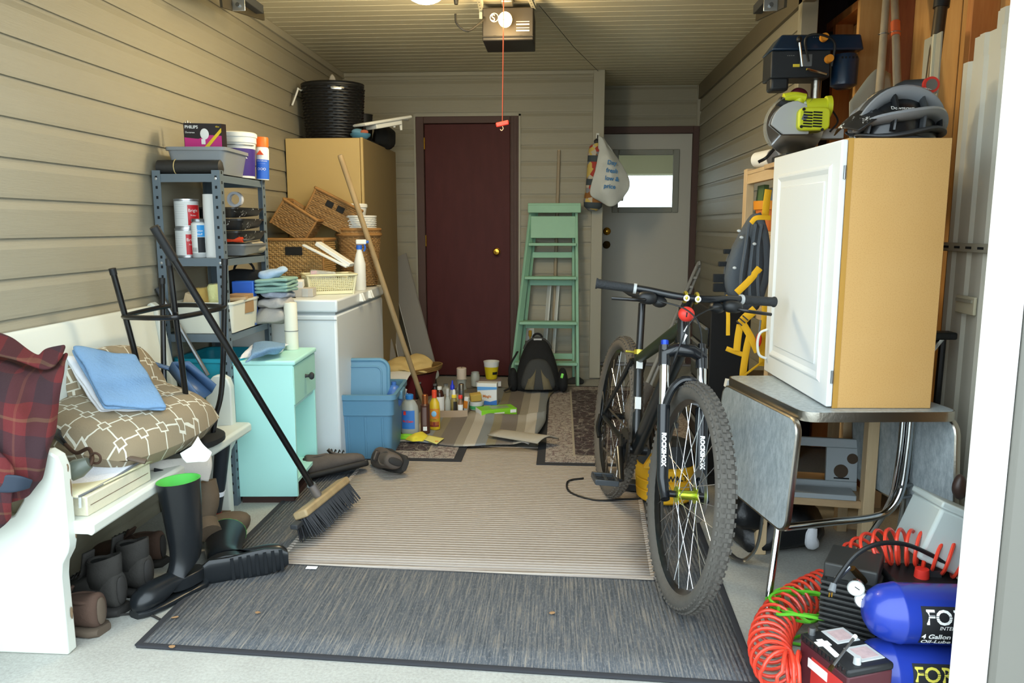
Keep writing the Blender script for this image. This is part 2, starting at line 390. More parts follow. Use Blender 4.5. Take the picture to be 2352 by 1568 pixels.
# ================================================================ the setting
LW, BW, BW2, RW, CZ, SIDE = -1.76, 6.25, 6.95, 1.19, 2.44, 1.52
struct(MB().bx(-1.9, 1.6, 1.75, 7.1, -.08, 0).build('floor', 'concrete'))
struct(MB().bx(-14, 14, -16, 1.75, -.1, -.012).build('floor_driveway', 'concrete'))
struct(MB().bx(-14, 14, 7.1, 30, -.1, -.012).build('floor_back_garden', mat('garden_green', '#8a8a7a', .95, var=.3, vs=2)))
def plank(L, e):
    p = [(0, 0), (.013, 0), (.0135, .012), (.0105, .72 * e), (.004, .9 * e), (.003, e), (0, e)]
    return p
def siding(wall, axis, fixed, n, a, b, z0, z1, e=.127, off=0.0, cuts=()):
    """lap siding, one board per course; n = +-1 outward normal"""
    z = z0 + off - e
    while z < z1 - .01:
        spans = [(a, b)]
        for (c0, c1, cz0, cz1) in cuts:
            if z + e * .5 > cz0 and z + e * .5 < cz1:
                spans = [q for (s0, s1) in spans for q in ((s0, min(s1, c0)), (max(s0, c1), s1)) if q[1] - q[0] > .01]
        lo = max(0, z0 - z)
        for (s0, s1) in spans:
            m = MB(); pr = [(x, max(z0, min(z + y, z1))) for x, y in plank(1, e)]
            if axis == 'Y':
                m.add([V(fixed + n * x, s0, zz) for x, zz in pr] + [V(fixed + n * x, s1, zz) for x, zz in pr], [])
            else:
                m.add([V(s0, fixed + n * x, zz) for x, zz in pr] + [V(s1, fixed + n * x, zz) for x, zz in pr], [])
            k = len(pr); m.f = [tuple(range(k)), tuple(range(2 * k - 1, k - 1, -1))] + [(i, k + i, k + (i + 1) % k, (i + 1) % k) for i in range(k)]; m.mi = [0] * len(m.f)
            m.build('siding_board', 'siding', wall, smooth=False)
        z += e
wl = struct(MB().bx(-1.95, LW, 1.75, 7.1, 0, 2.5).build('wall_left', 'siding_trim'))
siding(wl, 'Y', LW, 1, 1.9, BW, .0, CZ - .035, off=.06)
wb = struct(MB().bx(-1.17, -.34, BW + .08, BW + .12, 0, 2.2).bx(LW, -1.17, BW, BW + .1, 0, 2.5).bx(-.34, .30, BW, BW + .1, 0, 2.5).bx(-1.17, -.34, BW, BW + .1, 2.09, 2.5).bx(.24, .30, BW + .1, BW2, 0, 2.5).build('wall_back', 'siding_trim'))  # first box: unseen backing added behind door_1 to block light under it
siding(wb, 'X', BW, -1, LW, .25, .0, CZ - .02, off=.1, cuts=[(-1.175, -.335, -1, 2.105)])
wb2 = struct(MB().bx(.30, RW, BW2, BW2 + .1, 2.10, 2.5).bx(.30, .315, BW2, BW2 + .1, 0, 2.1).bx(1.18, RW + .35, BW2, BW2 + .1, 0, 2.5).build('wall_back_entry', 'siding_trim'))
siding(wb2, 'X', BW2, -1, .30, RW, 2.10, CZ - .01, off=.09)
wr = struct(MB().bx(RW, RW + .03, 4.05, BW2, 0, 2.5).build('wall_right', 'siding_trim'))
siding(wr, 'Y', RW, -1, 4.05, BW2, .0, CZ - .06, off=.06)
# trims
struct(MB().bx(.235, .325, BW - .03, BW + .02, 0.01, CZ).build('trim_1', 'siding_trim', bev=.004))
struct(MB().bx(RW - .035, RW, BW2 - .035, BW2, 0, CZ).build('trim_2', 'siding_trim', bev=.003))
struct(MB().bx(LW, LW + .03, 1.9, BW, CZ - .045, CZ).build('trim_3', 'siding_trim', bev=.003))
struct(MB().bx(RW - .03, RW + .03, 1.9, BW2, CZ - .12, CZ + .01).build('trim_4', mat('brown_trim', '#6b6350', .6, var=.1), bev=.003))
struct(MB().bx(LW, .25, BW - .025, BW, CZ - .03, CZ).build('trim_5', 'siding_trim', bev=.003))
struct(MB().bx(RW - .03, RW + .05, 4.03, 4.09, 0, CZ).build('trim_6', 'siding_trim', bev=.003))
# ceiling: boards run across, shallow open joints
ce = struct(MB().bx(-1.95, RW + .03, 1.75, 7.1, CZ + .012, CZ + .06).build('ceiling', 'soffit'))
y = 1.95
while y < BW2 - .05:
    x0 = LW if y < BW - .09 else .28
    MB().add([V(a, y + b, CZ + c) for a in (x0, RW - .03) for b, c in ((0, .012), (.0008, .012), (.006, 0), (.0995, 0), (.1005, .012))],
             [(0, 1, 2, 3, 4), (9, 8, 7, 6, 5), (0, 5, 6, 1), (1, 6, 7, 2), (2, 7, 8, 3), (3, 8, 9, 4), (4, 9, 5, 0)]).build('soffit_board', 'soffit', ce, smooth=False)
    y += .1016
struct(MB().bx(-3.6, 3.6, 1.6, 7.3, 2.52, 2.62).build('ceiling_roof_deck', 'tar_dark'))
# unfinished bay on the right
bay = struct(MB().bx(SIDE, SIDE + .1, 1.75, 4.5, 0, 2.6).bx(RW + .03, SIDE, 4.45, 4.55, 0, 2.6).build('wall_right_bay', 'tar_dark'))
for (a, b) in ((1.9, 2.52), (2.53, 3.16), (3.17, 3.79), (3.80, 4.44)): MB().bx(SIDE - .013, SIDE, a, b, .02, 2.27).build('plywood_sheet', 'plywood', bay, smooth=False)
for yy, mm, w in ((3.58, 'red_board', .045), (2.90, 'stud', .04), (2.42, 'stud', .04), (4.3, 'stud', .04)): MB().bx(SIDE - .105, SIDE - .013, yy, yy + w, .01, 2.28).build('stud', mm, bay, bev=.002)
MB().bx(SIDE - .105, SIDE, 1.9, 4.45, 2.28, 2.32).build('top_plate', 'stud', bay, bev=.002)
MB().bx(SIDE - .2, SIDE - .105, 3.70, 3.73, 1.2, 2.24).build('plywood_offcut', 'plywood', bay)
struct(MB().bx(RW + .03, SIDE + .1, 1.75, 4.5, 2.48, 2.52).build('ceiling_bay', 'tar_dark'))
# front of the building, seen only at the right edge; it shades the room
struct(MB().bx(-3.6, -1.74, 1.75, 1.9, 0, 2.6).bx(-1.74, .953, 1.75, 1.9, 2.16, 2.6).bx(.988, 3.6, 1.75, 1.80, 0, 2.6).build('wall_front', 'taupe_in_shade'))
struct(MB().bx(.953, .988, 1.70, 1.80, 0, 2.16).build('trim_7', 'white_trim', bev=.004))
struct(MB().bx(-1.84, -1.72, 1.70, 1.9, 0, 2.16).build('trim_8', 'white_trim', bev=.004))
struct(MB().bx(.99, 2.6, 1.69, 1.75, 0, 2.6).build('trim_9', 'taupe_in_shade', bev=.01))

# ---------------- door 1: maroon flush door
d1 = struct(MB().bx(-1.10, -.415, BW + .005, BW + .045, .015, 2.045).build('door_1', 'maroon_paint', bev=.003))
for (x0, x1, z0, z1) in ((-1.165, -1.102, 0, 2.10), (-.413, -.345, 0, 2.10), (-1.102, -.413, 2.047, 2.10)):
    MB().bx(x0, x1, BW - .03, BW + .07, z0, z1).build('door_frame', 'brown_frame', d1, bev=.004)
for x in (-.405, -.385, -.362): MB().bx(x - .004, x + .004, BW - .036, BW - .02, 0, 2.09).build('moulding_bead', 'brown_frame', d1, bev=.002)
MB().bx(-.345, -.33, BW - .03, BW, 0, 2.115).bx(-1.18, -.33, BW - .03, BW, 2.10, 2.117).bx(-1.18, -1.165, BW - .03, BW, 0, 2.1).build('channel_trim', 'siding_trim', d1)
k = at(1140, 578, BW - .05)
MB().lathe([(.0, 0), (.028, 0), (.028, .006), (.012, .012), (.011, .03), (.024, .038), (.028, .052), (.022, .064), (0, .068)], 20, (k.x, BW + .004, k.z), XZ).build('knob', 'brass', d1)
for z in (1.08, .2, 1.85): MB().cyl((-1.101, BW - .006, z), (-1.101, BW - .006, z + .09), .007, n=10).build('hinge', 'brass', d1)
# ---------------- door 2: white steel door with half window
d2 = struct(MB().bx(.335, .46, BW2 - .01, BW2 + .035, .02, 2.035).bx(1.0, 1.125, BW2 - .01, BW2 + .035, .02, 2.035).bx(.46, 1.0, BW2 - .01, BW2 + .035, 1.88, 2.035).bx(.46, 1.0, BW2 - .01, BW2 + .035, .02, 1.38).build('door_2', 'door_white'))
MB().bx(.44, .495, BW2 - .024, BW2 - .008, 1.36, 1.905).bx(.965, 1.02, BW2 - .024, BW2 - .008, 1.36, 1.905).bx(.495, .965, BW2 - .024, BW2 - .008, 1.855, 1.905).bx(.495, .965, BW2 - .024, BW2 - .008, 1.36, 1.41).build('window_frame', 'door_lip', d2, bev=.006)
MB().bx(.46, 1.0, BW2 + .008, BW2 + .014, 1.38, 1.88).build('pane', 'glass', d2)
for (x0, x1, z0, z1) in ((.305, .333, 0, 2.095), (1.127, 1.178, 0, 2.095), (.333, 1.127, 2.037, 2.095)):
    MB().bx(x0, x1, BW2 - .05, BW2 + .06, z0, z1).build('door_frame', 'brown_frame', d2, bev=.003)
MB().bx(.30, 1.19, BW2 - .09, BW2 + .03, 0, .02).build('threshold', 'alu', d2, bev=.003)
for px, py, mm in ((1394, 531, 'brass'), (1393, 562, 'dark_brass')):
    k = at(px, py, BW2 - .01)
    MB().lathe([(.0, 0), (.034, 0), (.034, .008), (.026, .014), (.02, .016)] + ([(.024, .045), (.028, .06), (0, .07)] if mm != 'brass' else [(.012, .02), (0, .02)]), 20, (k.x, BW2 - .01, k.z), XZ).build('deadbolt' if mm == 'brass' else 'knob', mm, d2)
# what lies beyond the window: porch eave and post in the open air
po = struct(MB().bx(.2, 2.6, 8.2, 8.5, 1.78, 2.0).build('ceiling_porch', mat('porch_beam', '#8c8468', .7)))
MB().bx(1.29, 1.37, 7.9, 8.0, 0, 2.3).build('porch_post', 'brown_frame', po)
MB().bx(.2, 2.6, 7.06, 8.5, 2.0, 2.06).build('porch_soffit', 'siding_trim', po)

# ---------------- globe ceiling light
mat('globe_glow', '#ffe6b0', .3, emit=14); mat('bulb_glow', '#ffca7a', .3, emit=26)
gl = thing('ceiling_globe_light', 'glowing round globe light at the top edge on the ceiling', 'lamp', (-.61, 3.55, CZ))
MB().lathe([(.0, 0), (.07, 0), (.07, -.025), (.06, -.04)], 28).build('base_ring', 'brass', gl)
MB().sup((0, 0, -.125), (.112, .112, .102), n=28, m=16).build('globe', 'globe_glow', gl)
lp = bpy.data.lights.new('globe_lamp', 'POINT'); lp.energy = 23; lp.color = (1, .84, .56); lp.shadow_soft_size = .12
lo = bpy.data.objects.new('globe_lamp', lp); COL.objects.link(lo); lo.parent = gl; lo.location = (0, 0, -.42)
# ---------------- garage door opener
z0 = 2.225
op = thing('garage_door_opener', 'dark grey motor unit with lit bulb hanging from ceiling', 'opener', (-.297, 4.3, z0))
mat('opener_grey', '#1f1d1b', .55)
MB().box((0, .14, .085), (.275, .28, .17), taper=(1, 1)).build('housing', 'opener_grey', op, bev=.006)
MB().box((0, -.004, .02), (.27, .01, .006)).build('seam', 'black_matte', op)
MB().cyl((0, -.06, .09), (0, .0, .10), .018, .02, 14).build('lamp_socket', 'black_plastic', op)
MB().sup((-.008, -.085, .085), (.036, .045, .038), n=20, m=12).build('bulb', 'bulb_glow', op)
lp = bpy.data.lights.new('bulb_lamp', 'POINT'); lp.energy = 5; lp.color = (1, .72, .36); lp.shadow_soft_size = .04
lo = bpy.data.objects.new('bulb_lamp', lp); COL.objects.link(lo); lo.parent = op; lo.location = (-.01, -.18, .06)
MB().box((.0, -1.2, .205), (.035, 2.4, .035)).build('rail', 'chrome_worn', op, bev=.003)
MB().box((.0, -.05, .185), (.06, .1, .03)).build('rail_clamp', 'steel', op, bev=.004)
text('S', .05, (-.09, -.001, .10), 'ink_white', op); MB().torus((-.073, -.001, .118), .022, .002, XZ, 20, 5).build('logo_ring', 'ink_white', op)
for q in range(4): MB().bx(.045, .115, -.0012, .0, .094 - q * .016, .097 + .004 * (q % 2) - q * .016).build('label_line', 'light_grey', op)
for x in (-.07, .07): MB().bx(x - .008, x + .008, -.001, .004, .022, .027).build('vent_slot', 'black_matte', op)
def strap(a, b, parent):
    a, b = Vector(a), Vector(b); d = b - a; L = d.length; m = MB(); q = d.to_track_quat('Z', 'Y').to_matrix()
    o = MB().box((a + b) / 2, (.022, .002, L), q).build('hanger_strap', 'galv', parent)
    k = int(L / .03); h = MB()
    for i in range(k):
        c = a + d * ((i + .5) / k); MB_ = [c + q @ V(.004 * math.cos(t), -.0016, .004 * math.sin(t)) for t in [j * PI / 3 for j in range(6)]]
        h.add(MB_, [(0, 1, 2, 3, 4, 5)])
    h.build('strap_holes', 'hole_dark', o)['kind'] = 'stuff'
strap((-.145, .03, .12), (-.145, .03, .215), op); strap((-.145, -.25, .21), (-.145, .03, .155), op)
strap((.14, .03, .16), (.09, -.28, .212), op); strap((.14, .0, .17), (.14, -.28, .214), op)
pts = bez([at(1046, 32, 4.2), at(1050, 55, 4.2), at(1075, 71, 4.21), at(1105, 50, 4.25), at(1112, 40, 4.29)], 6)
cz = op.matrix_world.inverted() if False else None
tag(MB().tube(pts, .006).build('power_cord', 'black_plastic'), 'olive power cord looping from ceiling outlet to the opener', 'cord')
oc = at(1035, 22, 4.2)
ob = thing('ceiling_outlet', 'small beige outlet box on ceiling beside the globe', 'outlet', (oc.x, 4.16, 2.43))
MB().box((0, 0, -.012), (.12, .08, .024)).build('cover_plate', 'siding_trim', ob, bev=.003)
MB().cyl((.035, 0, -.024), (.035, 0, -.055), .014, .01, 10).build('plug', 'black_plastic', ob)
ct = thing('pull_cord', 'thin red emergency release cord with red handle before the maroon door', 'cord', (0, 0, 0))
a, b = at(1157, 96, 4.12), at(1154, 284, 4.12)
MB().tube([(a.x, 4.12, 2.41), b], .0028, 6).build('rope', mat('cord_red', '#8a3a28', .8), ct)
MB().box(b, (.068, .012, .024), (0, R(-12), 0)).build('handle', 'red_plastic', ct, bev=.005)
MB().tube(bez([b + V(.0, 0, -.012), b + V(.004, 0, -.025), b + V(-.004, 0, -.035), b + V(-.012, 0, -.028)], 5), .002, 6).build('knot_tail', mat('cord_pale', '#c8a890', .8), ct)
a, b = at(1238, 12, 4.3), at(1374, 163, 6.2)
tag(MB().tube([a, (a + b) / 2 + V(0, 0, -.02), b], .002, 5).build('wire', 'black_plastic'), 'thin dark wire running along ceiling from opener to corner trim', 'wire')
# ---------------- door track ends
for sx, px, lab in ((-1, 548, 'left garage door track end with galvanised plate by the siding'), (1, 1770, 'right garage door track end with galvanised plate over the bay')):
    c = at(px, 12, 3.6)
    tr = thing('garage_door_track', lab, 'track', (c.x, 3.6, c.z))
    MB().box((0, 0, 0), (.06, .004, .05)).build('end_plate', 'bolt', tr, bev=.002)
    MB().cyl((0, -.002, 0), (0, -.014, 0), .010, n=8).build('bolt', 'steel', tr)
    MB().bx(sx * .01 - .02, sx * .01 + .02, -1.6, .28, .035, .075).build('rail', 'dark_grey', tr, bev=.003)
    MB().box((sx * .035, .14, .02), (.012, .5, .045), (R(8), 0, 0)).build('angle_bar', mat('track_brown', '#4a4436', .5, .5), tr)

# ================================================================ floor coverings
def rug(name, label, pts, m, edge=None, h=.008, z=0.0, sub=14, wav=.0, seed=1):
    """pts: four floor corners (near left, near right, far right, far left)"""
    o = thing(name, label, 'rug', (0, 0, z))
    A, B, C_, D = [Vector((p[0], p[1], 0)) for p in pts]; rows = []
    for i in range(sub + 1):
        v = i / sub; row = []
        for j in range(sub + 1):
            u = j / sub; p = A.lerp(B, u).lerp(D.lerp(C_, u), v)
            p.z = h + wav * max(0, MN.noise(p * 5 + V(seed, 0, 0))); row.append(p)
        rows.append(row)
    MB().grid(rows).build('pile', m, o, solid=h * .95, off=-1)
    if edge:
        q = [A, B, C_, D, A]
        for i in range(4):
            d = (q[i + 1] - q[i]).normalized()
            MB().tube([q[i] + V(0, 0, h * .6) - d * .0, q[i + 1] + V(0, 0, h * .6)], edge[1], 8, flat=(.5, 1)).build('binding', edge[0], o)
    return o
rug('ribbed_rug', 'large charcoal flecked rug nearest the camera on the concrete', [(-1.25, 2.06), (.545, 1.97), (.60, 3.75), (-1.25, 3.75)], 'dark_rug', ('rug_edge', .012), .007)
rug('beige_rug', 'pale beige ribbed rug lying over the charcoal rug', [(-1.035, 2.634), (.335, 2.585), (.40, 4.15), (-1.02, 4.20)], 'beige_rug', ('beige_rug', .012), .008, .0075)
def persian(name, label, x0, x1, y0, y1, z):
    o = thing(name, label, 'rug', (0, 0, z)); b1, b2 = .045, .16
    MB().bx(x0, x1, y0, y1, 0, .004).build('edge_band', 'rug_edge', o)
    MB().bx(x0 + b1, x1 - b1, y0 + b1 * .8, y1 - b1 * .8, .002, .0055).build('border', 'persian_border', o)
    MB().bx(x0 + b1 + b2, x1 - b1 - b2, y0 + .16, y1 - .16, .004, .007).build('field', 'persian_field', o)
    MB().bx(x0 + b1 + b2 - .012, x1 - b1 - b2 + .012, y0 + .148, y1 - .148, .003, .0062).build('guard_stripe', 'rug_back', o)
persian('oriental_rug', 'dark oriental rug with pale border under the bicycle rear wheel', -.12, .85, 3.85, 5.85, .017)
persian('oriental_rug', 'dark oriental rug corner beside the blue tote', -1.35, -.515, 3.88, 5.4, .017)
# striped cotton rug, rumpled
o = thing('striped_rug', 'rumpled striped cotton rug in grey and olive under the bottles', 'rug', (0, 0, .026))
rows = []
for i in range(41):
    v = i / 40; row = []
    for j in range(61):
        u = j / 60
        a = V(-1.0, 4.17, 0).lerp(V(-.20, 4.13, 0), u); b = V(-1.0, 5.6, 0).lerp(V(.02, 5.75, 0), u)
        p = a.lerp(b, v); p.x += .05 * math.sin(v * 5 + .6) * u; 
        fold = math.exp(-((v - .42 - .06 * math.sin(u * 6)) / .035) ** 2) * .035 * (u > .35) * min(1, (u - .3) * 3)
        fold += math.exp(-((u - .96) / .05) ** 2) * .035 * math.exp(-((v - .16) / .2) ** 2)
        p.z = .006 + max(0, fold) + .006 * (1 + MN.noise(p * 6)) * .5; p.y += .03 * math.sin(u * 9) * (1 - v) ** 2
        row.append(p)
    rows.append(row)
MB().grid(rows).build('pile', 'striped_rug', o, solid=.005)
MB().grid([[V(-.20 - .22 * t + .12 * s, 4.14 + .14 * t + .02 * s + .08 * s, .012 + .05 * math.sin(PI * (.15 + .7 * s)) * (1 - .3 * t)) for s in [k / 6 for k in range(7)]] for t in [k / 6 - .35 for k in range(9)]]).build('turned_corner', 'rug_back', o, solid=.005)

# ================================================================ bench (church pew) along the left wall
BX = -1.397
be = thing('pew_bench', 'cream painted wooden pew bench along the left wall', 'bench', (0, 0, 0))
def pew_end(y, nm):
    # profile: d measured from front towards wall
    pr = [(.03, 0), (.032, .24), (.026, .28), (.006, .315), (.0, .34), (.0, .565), (.012, .600), (.04, .617), (.075, .612), (.098, .585), (.108, .53), (.125, .47), (.155, .425), (.20, .405), (.235, .42)]
    pr += [(.255, .60), (.285, .80), (.30, .905), (.325, .925), (.343, .915), (.344, 0)]
    m = MB().prism([(-d, z) for d, z in pr], .042, Matrix(((1, 0, 0), (0, 0, 1), (0, 1, 0))), (BX, y, 0))
    q = m.build(nm, 'white_paint', be, bev=.006)
    return q
pew_end(2.0, 'end_panel'); pew_end(3.115, 'end_panel')
MB().prism([(0, -.018), (.010, -.022), (.02, -.012), (.02, .012), (.01, .022), (-.35, .022), (-.35, -.018)], 1.14, Matrix(((1, 0, 0), (0, 0, 1), (0, 1, 0))), (BX + .04, 2.03, .378)).build('seat', 'white_paint', be, bev=.003)
MB().prism([(-.25, .41), (-.255, .43), (-.315, .90), (-.325, .912), (-.342, .91), (-.342, .88), (-.285, .41)], 1.075, Matrix(((1, 0, 0), (0, 0, 1), (0, 1, 0))), (BX, 2.04, 0)).build('backrest', 'white_paint', be, bev=.003)
MB().box((BX - .30, 3.06, .66), (.004, .006, .5), (0, R(-8.5), 0)).build('backrest_seam', 'worn_edge', be)
for i in range(4):
    random.seed(i + 5); MB().sup((BX - .001 - .025 * (i == 3), 2.02 + .02 * random.random(), [.5, .36, .56, .12][i]), (.003, .004, [.03, .016, .012, .02][i]), n=8, m=6, nz=.002, ns=60).build('paint_chip', 'worn_edge', be)
MB().bx(BX - .03, BX - .07, 3.108, 3.118, .0, .018).build('chipped_foot', 'worn_edge', be)

# ---------------- plaid jacket draped over the near bench end
def sheet(name, rows, m, parent=None, solid=.01, sub=2, nz=0, ns=9, seed=0, n=None):
    """rows of control points -> Catmull-Rom patch with cloth noise"""
    k = n or 6
    R1 = [bez(r, k) for r in rows]; cols = [bez([r[j] for r in R1], k) for j in range(len(R1[0]))]
    P = [[cols[j][i].copy() for j in range(len(cols))] for i in range(len(cols[0]))]
    if nz:
        for r in P:
            for p in r:
                q = p * ns + V(seed, seed * 2.1, 0); p += V(MN.noise(q), MN.noise(q + V(17, 3, 5)), MN.noise(q + V(5, 29, 1))) * nz
    return MB().grid(P).build(name, m, parent, solid=solid, sub=1 if sub else 0)
jk = thing('plaid_jacket', 'red and black plaid flannel jacket draped over the pew end', 'jacket', (0, 0, 0))
sheet('body', [
    [at(-75, 765, 2.25), at(-40, 772, 2.25), at(20, 800, 2.24), at(85, 832, 2.22), at(120, 818, 2.22), at(150, 806, 2.22)],
    [at(-120, 860, 2.08), at(-60, 850, 2.08), at(20, 860, 2.06), at(75, 880, 2.08), at(120, 875, 2.09), at(148, 865, 2.12)],
    [at(-165, 980, 1.99), at(-60, 985, 1.97), at(20, 970, 1.95), at(70, 975, 1.98), at(110, 970, 2.01), at(133, 960, 2.06)],
    [at(-165, 1080, 1.97), at(-60, 1080, 1.95), at(20, 1070, 1.93), at(60, 1060, 1.95), at(90, 1055, 1.96), at(102, 1045, 1.99)],
    [at(-165, 1160, 1.97), at(-60, 1160, 1.95), at(20, 1150, 1.94), at(55, 1148, 1.95), at(80, 1138, 1.955), at(98, 1112, 1.97)]], 'plaid', jk, .012, 2, .022, 8, 3)
sheet('collar', [
    [at(-70, 757, 2.2), at(-40, 765, 2.2), at(20, 782, 2.19), at(85, 822, 2.17), at(108, 806, 2.18), at(150, 795, 2.19)],
    [at(-95, 800, 2.11), at(-40, 810, 2.11), at(15, 825, 2.1), at(85, 848, 2.11), at(120, 846, 2.12), at(140, 822, 2.15)]], 'plaid', jk, .012, 2, .012, 9, 8)
sheet('sleeve', [
    [at(-200, 1000, 1.93), at(-60, 1010, 1.92), at(0, 1040, 1.92), at(25, 1075, 1.93)],
    [at(-200, 1120, 1.91), at(-60, 1130, 1.91), at(-2, 1140, 1.91), at(25, 1140, 1.92)],
    [at(-200, 1250, 1.92), at(-60, 1240, 1.92), at(-5, 1215, 1.925), at(14, 1180, 1.93)]], 'plaid', jk, .014, 2, .015, 9, 4)
sheet('lining', [[at(-200, 1085, 1.915), at(-30, 1088, 1.905), at(40, 1090, 1.915), at(78, 1100, 1.94)], [at(-200, 1130, 1.905), at(-30, 1130, 1.9), at(30, 1130, 1.91), at(70, 1118, 1.94)]], mat('lining_navy', '#1d2a3a', .6), jk, .006, 2, .004)

# ---------------- pillows
def cushion(name, label, loc, rot, w, d, h, m, seed=1):
    rs = []; n = 22; mb = MB()
    for sgn in (1, -1):
        rows = []
        for i in range(n + 1):
            u = -1 + 2 * i / n; row = []
            for j in range(n + 1):
                v = -1 + 2 * j / n
                k = max(0, (1 - abs(u) ** 3.2) * (1 - abs(v) ** 3.2)) ** .5
                pin = 1 - .07 * (1 - abs(u)) * v * v - .0; 
                x = w / 2 * u * math.sqrt(1 - .30 * v * v); y = d / 2 * v * math.sqrt(1 - .30 * u * u)
                z = sgn * h / 2 * k
                q = V(x, y, z) * 6 + V(seed, 0, 0)
                row.append(V(x, y, z + .012 * MN.noise(q) * k))
            rows.append(row)
        mb.grid(rows)
    o = mb.build(name, m, None, ang=60)
    o.location = loc; o.rotation_euler = rot
    return tag(o, label, 'pillow')
cushion('throw_pillow', 'taupe pillow with white lattice pattern lying on the pew', (-1.515, 2.55, .56), (R(2), R(15), R(-8)), .45, .62, .20, 'lattice')
cushion('throw_pillow', 'second lattice pillow mostly hidden behind the blue towel', (-1.60, 2.66, .62), (R(5), R(66), R(-10)), .40, .42, .12, 'lattice', 4)
# folded towels on the pillow
def towel(name, label, c4, m, th=.014, layers=2, seed=0, nz=.01):
    """c4: four 3-D corners TL,TR,BR,BL; folded into stacked layers"""
    o = thing(name, label, 'towel', (0, 0, 0)); TL, TR, BR, BL = [Vector(p) for p in c4]
    up = (TR - TL).cross(BL - TL).normalized(); up = up if up.z > 0 else -up
    for L in range(layers):
        rows = []
        for i in range(11):
            v = i / 10; row = []
            for j in range(11):
                u = j / 10; p = TL.lerp(TR, u).lerp(BL.lerp(BR, u), v) + up * (L * th * 1.05)
                e = 4 * u * (1 - u); f = 4 * v * (1 - v); p += up * (nz * .6 * (e * f) ** .5)
                p += up * nz * MN.noise(p * 11 + V(seed, L * 9, 0)) + (TR - TL).normalized() * nz * MN.noise(V(v * 4, seed, L)) + (BL - TL).normalized() * nz * MN.noise(V(u * 4, seed + 5, L))
                row.append(p)
            rows.append(row)
        MB().grid(rows).build('fold', m, o, solid=th, sub=1, off=0)
    return o
towel('towel', 'folded white towel under the blue towel on the pillow', [at(147, 822, 2.52), at(300, 832, 2.66), at(378, 955, 2.52), at(228, 953, 2.37)], 'cloth_white', .014, 2, 3, .012)
towel('towel', 'folded blue towel lying on top of the lattice pillow', [at(162, 800, 2.50), at(310, 822, 2.64), at(384, 944, 2.50), at(238, 941, 2.35)], 'cloth_blue', .013, 2, 6, .008)

# ---------------- upturned black stool on the bench
st = thing('bar_stool', 'upturned black tubular metal stool standing on the pew', 'stool', (0, 0, 0))
Ys = 2.80
legs = [((258, 618, 2.66), (312, 820, 2.72), (330, 930, 2.78)), ((388, 596, 2.60), (404, 730, 2.62), (428, 920, 2.70)), ((516, 596, 2.86), (515, 700, 2.86), (510, 890, 2.86)), ((372, 640, 2.98), (374, 735, 2.98), (378, 900, 2.95))]
sc = V(-1.46, 2.82, .43)
for i, l in enumerate(legs):
    p = [at(*q) for q in l]; e = sc + (V(p[-1].x, p[-1].y, .43) - sc) * .7; e.z = .43
    path = bez([p[0], p[1], p[2] if i != 2 else at(510, 885, 2.86), p[2] * .35 + e * .65 + V(0, 0, .01), e], 6)
    lg = MB().tube(path, .0105, 10).build('leg', 'black_metal', st)
    d = (p[1] - p[0]).normalized(); MB().cyl(p[0] - d * .003, p[0] + d * .02, .0125, n=12).build('foot_cap', 'black_plastic', lg)
rg = [at(274, 728, 2.68), at(404, 730, 2.58), at(524, 704, 2.86), at(396, 700, 3.02)]
c = sum(rg, V(0, 0, 0)) / 4; q = []
for i in range(4):
    a, b = rg[i], rg[(i + 1) % 4]
    q += [a.lerp(b, .12), a.lerp(b, .5) + (a.lerp(b, .5) - c) * .06, a.lerp(b, .88)]
MB().tube(bez(q, 5, True), .0095, 8, closed=True).build('foot_ring', 'black_metal', st)
MB().lathe([(0, 0), (.13, 0), (.15, .012), (.15, .03), (.13, .042), (0, .042)], 28, (sc.x, sc.y, .4)).build('seat', 'black_matte', st)
# ---------------- dustpan
dp = thing('dustpan', 'blue plastic dustpan behind the pillow on the pew', 'dustpan', (0, 0, 0))
a, b, c, d = at(385, 850, 2.95), at(425, 848, 3.02), at(487, 902, 2.97), at(445, 925, 2.87)
n_ = (b - a).cross(d - a).normalized(); n_ = n_ if n_.z > 0 else -n_
MB().grid([[a.lerp(b, u).lerp(d.lerp(c, u), v) - n_ * .01 * math.sin(PI * u) for u in (0, .25, .5, .75, 1)] for v in (0, .5, 1)]).build('pan', 'dustpan_blue', dp, solid=.004)
MB().grid([[p, p + n_ * .045] for p in (d, a, a.lerp(b, .5) - V(0, 0, 0), b, c)]).build('rim', 'dustpan_blue', dp, solid=.004)
MB().tube([a.lerp(b, .3), at(345, 832, 2.93), at(315, 812, 2.92)], [.02, .017, .014], 10, flat=(.5, 1)).build('handle', 'dustpan_blue', dp)
# ---------------- things on the near end of the bench
Z = .40
bk = thing('binder_box', 'cream box file lying on the pew by its near end', 'box', (-1.49, 2.235, Z), R(-2))
MB().box((0, 0, .03), (.24, .33, .06)).build('case', mat('cream_board', '#cfcab2', .8, var=.05, vs=40, bump=.3, bs=120), bk, bev=.004)
MB().box((.1201, 0, .03), (.0015, .3, .002)).build('lid_seam', 'worn_edge', bk)
bk = thing('zip_folder', 'white zipped folder lying on the cream box file', 'folder', (-1.50, 2.225, Z + .062), R(-4))
sheet('cover', [[V(-.11, -.15, .0), V(0, -.155, 0), V(.115, -.16, 0)], [V(-.11, 0, .012), V(0, .01, .018), V(.12, .0, .008)], [V(-.11, .17, .03), V(0, .18, .05), V(.13, .19, .035)]], 'cloth_white', bk, .009, 2, .002)
sheet('back_cover', [[V(-.11, -.15, -.0), V(.118, -.165, .0)], [V(-.11, .16, .0), V(.135, .175, .004)]], 'cream_plastic', bk, .006, 0)
MB().tube([V(.118, -.162, .002), V(.121, .0, .006), V(.134, .185, .03)], .004, 6).build('zip', 'mid_grey', bk)
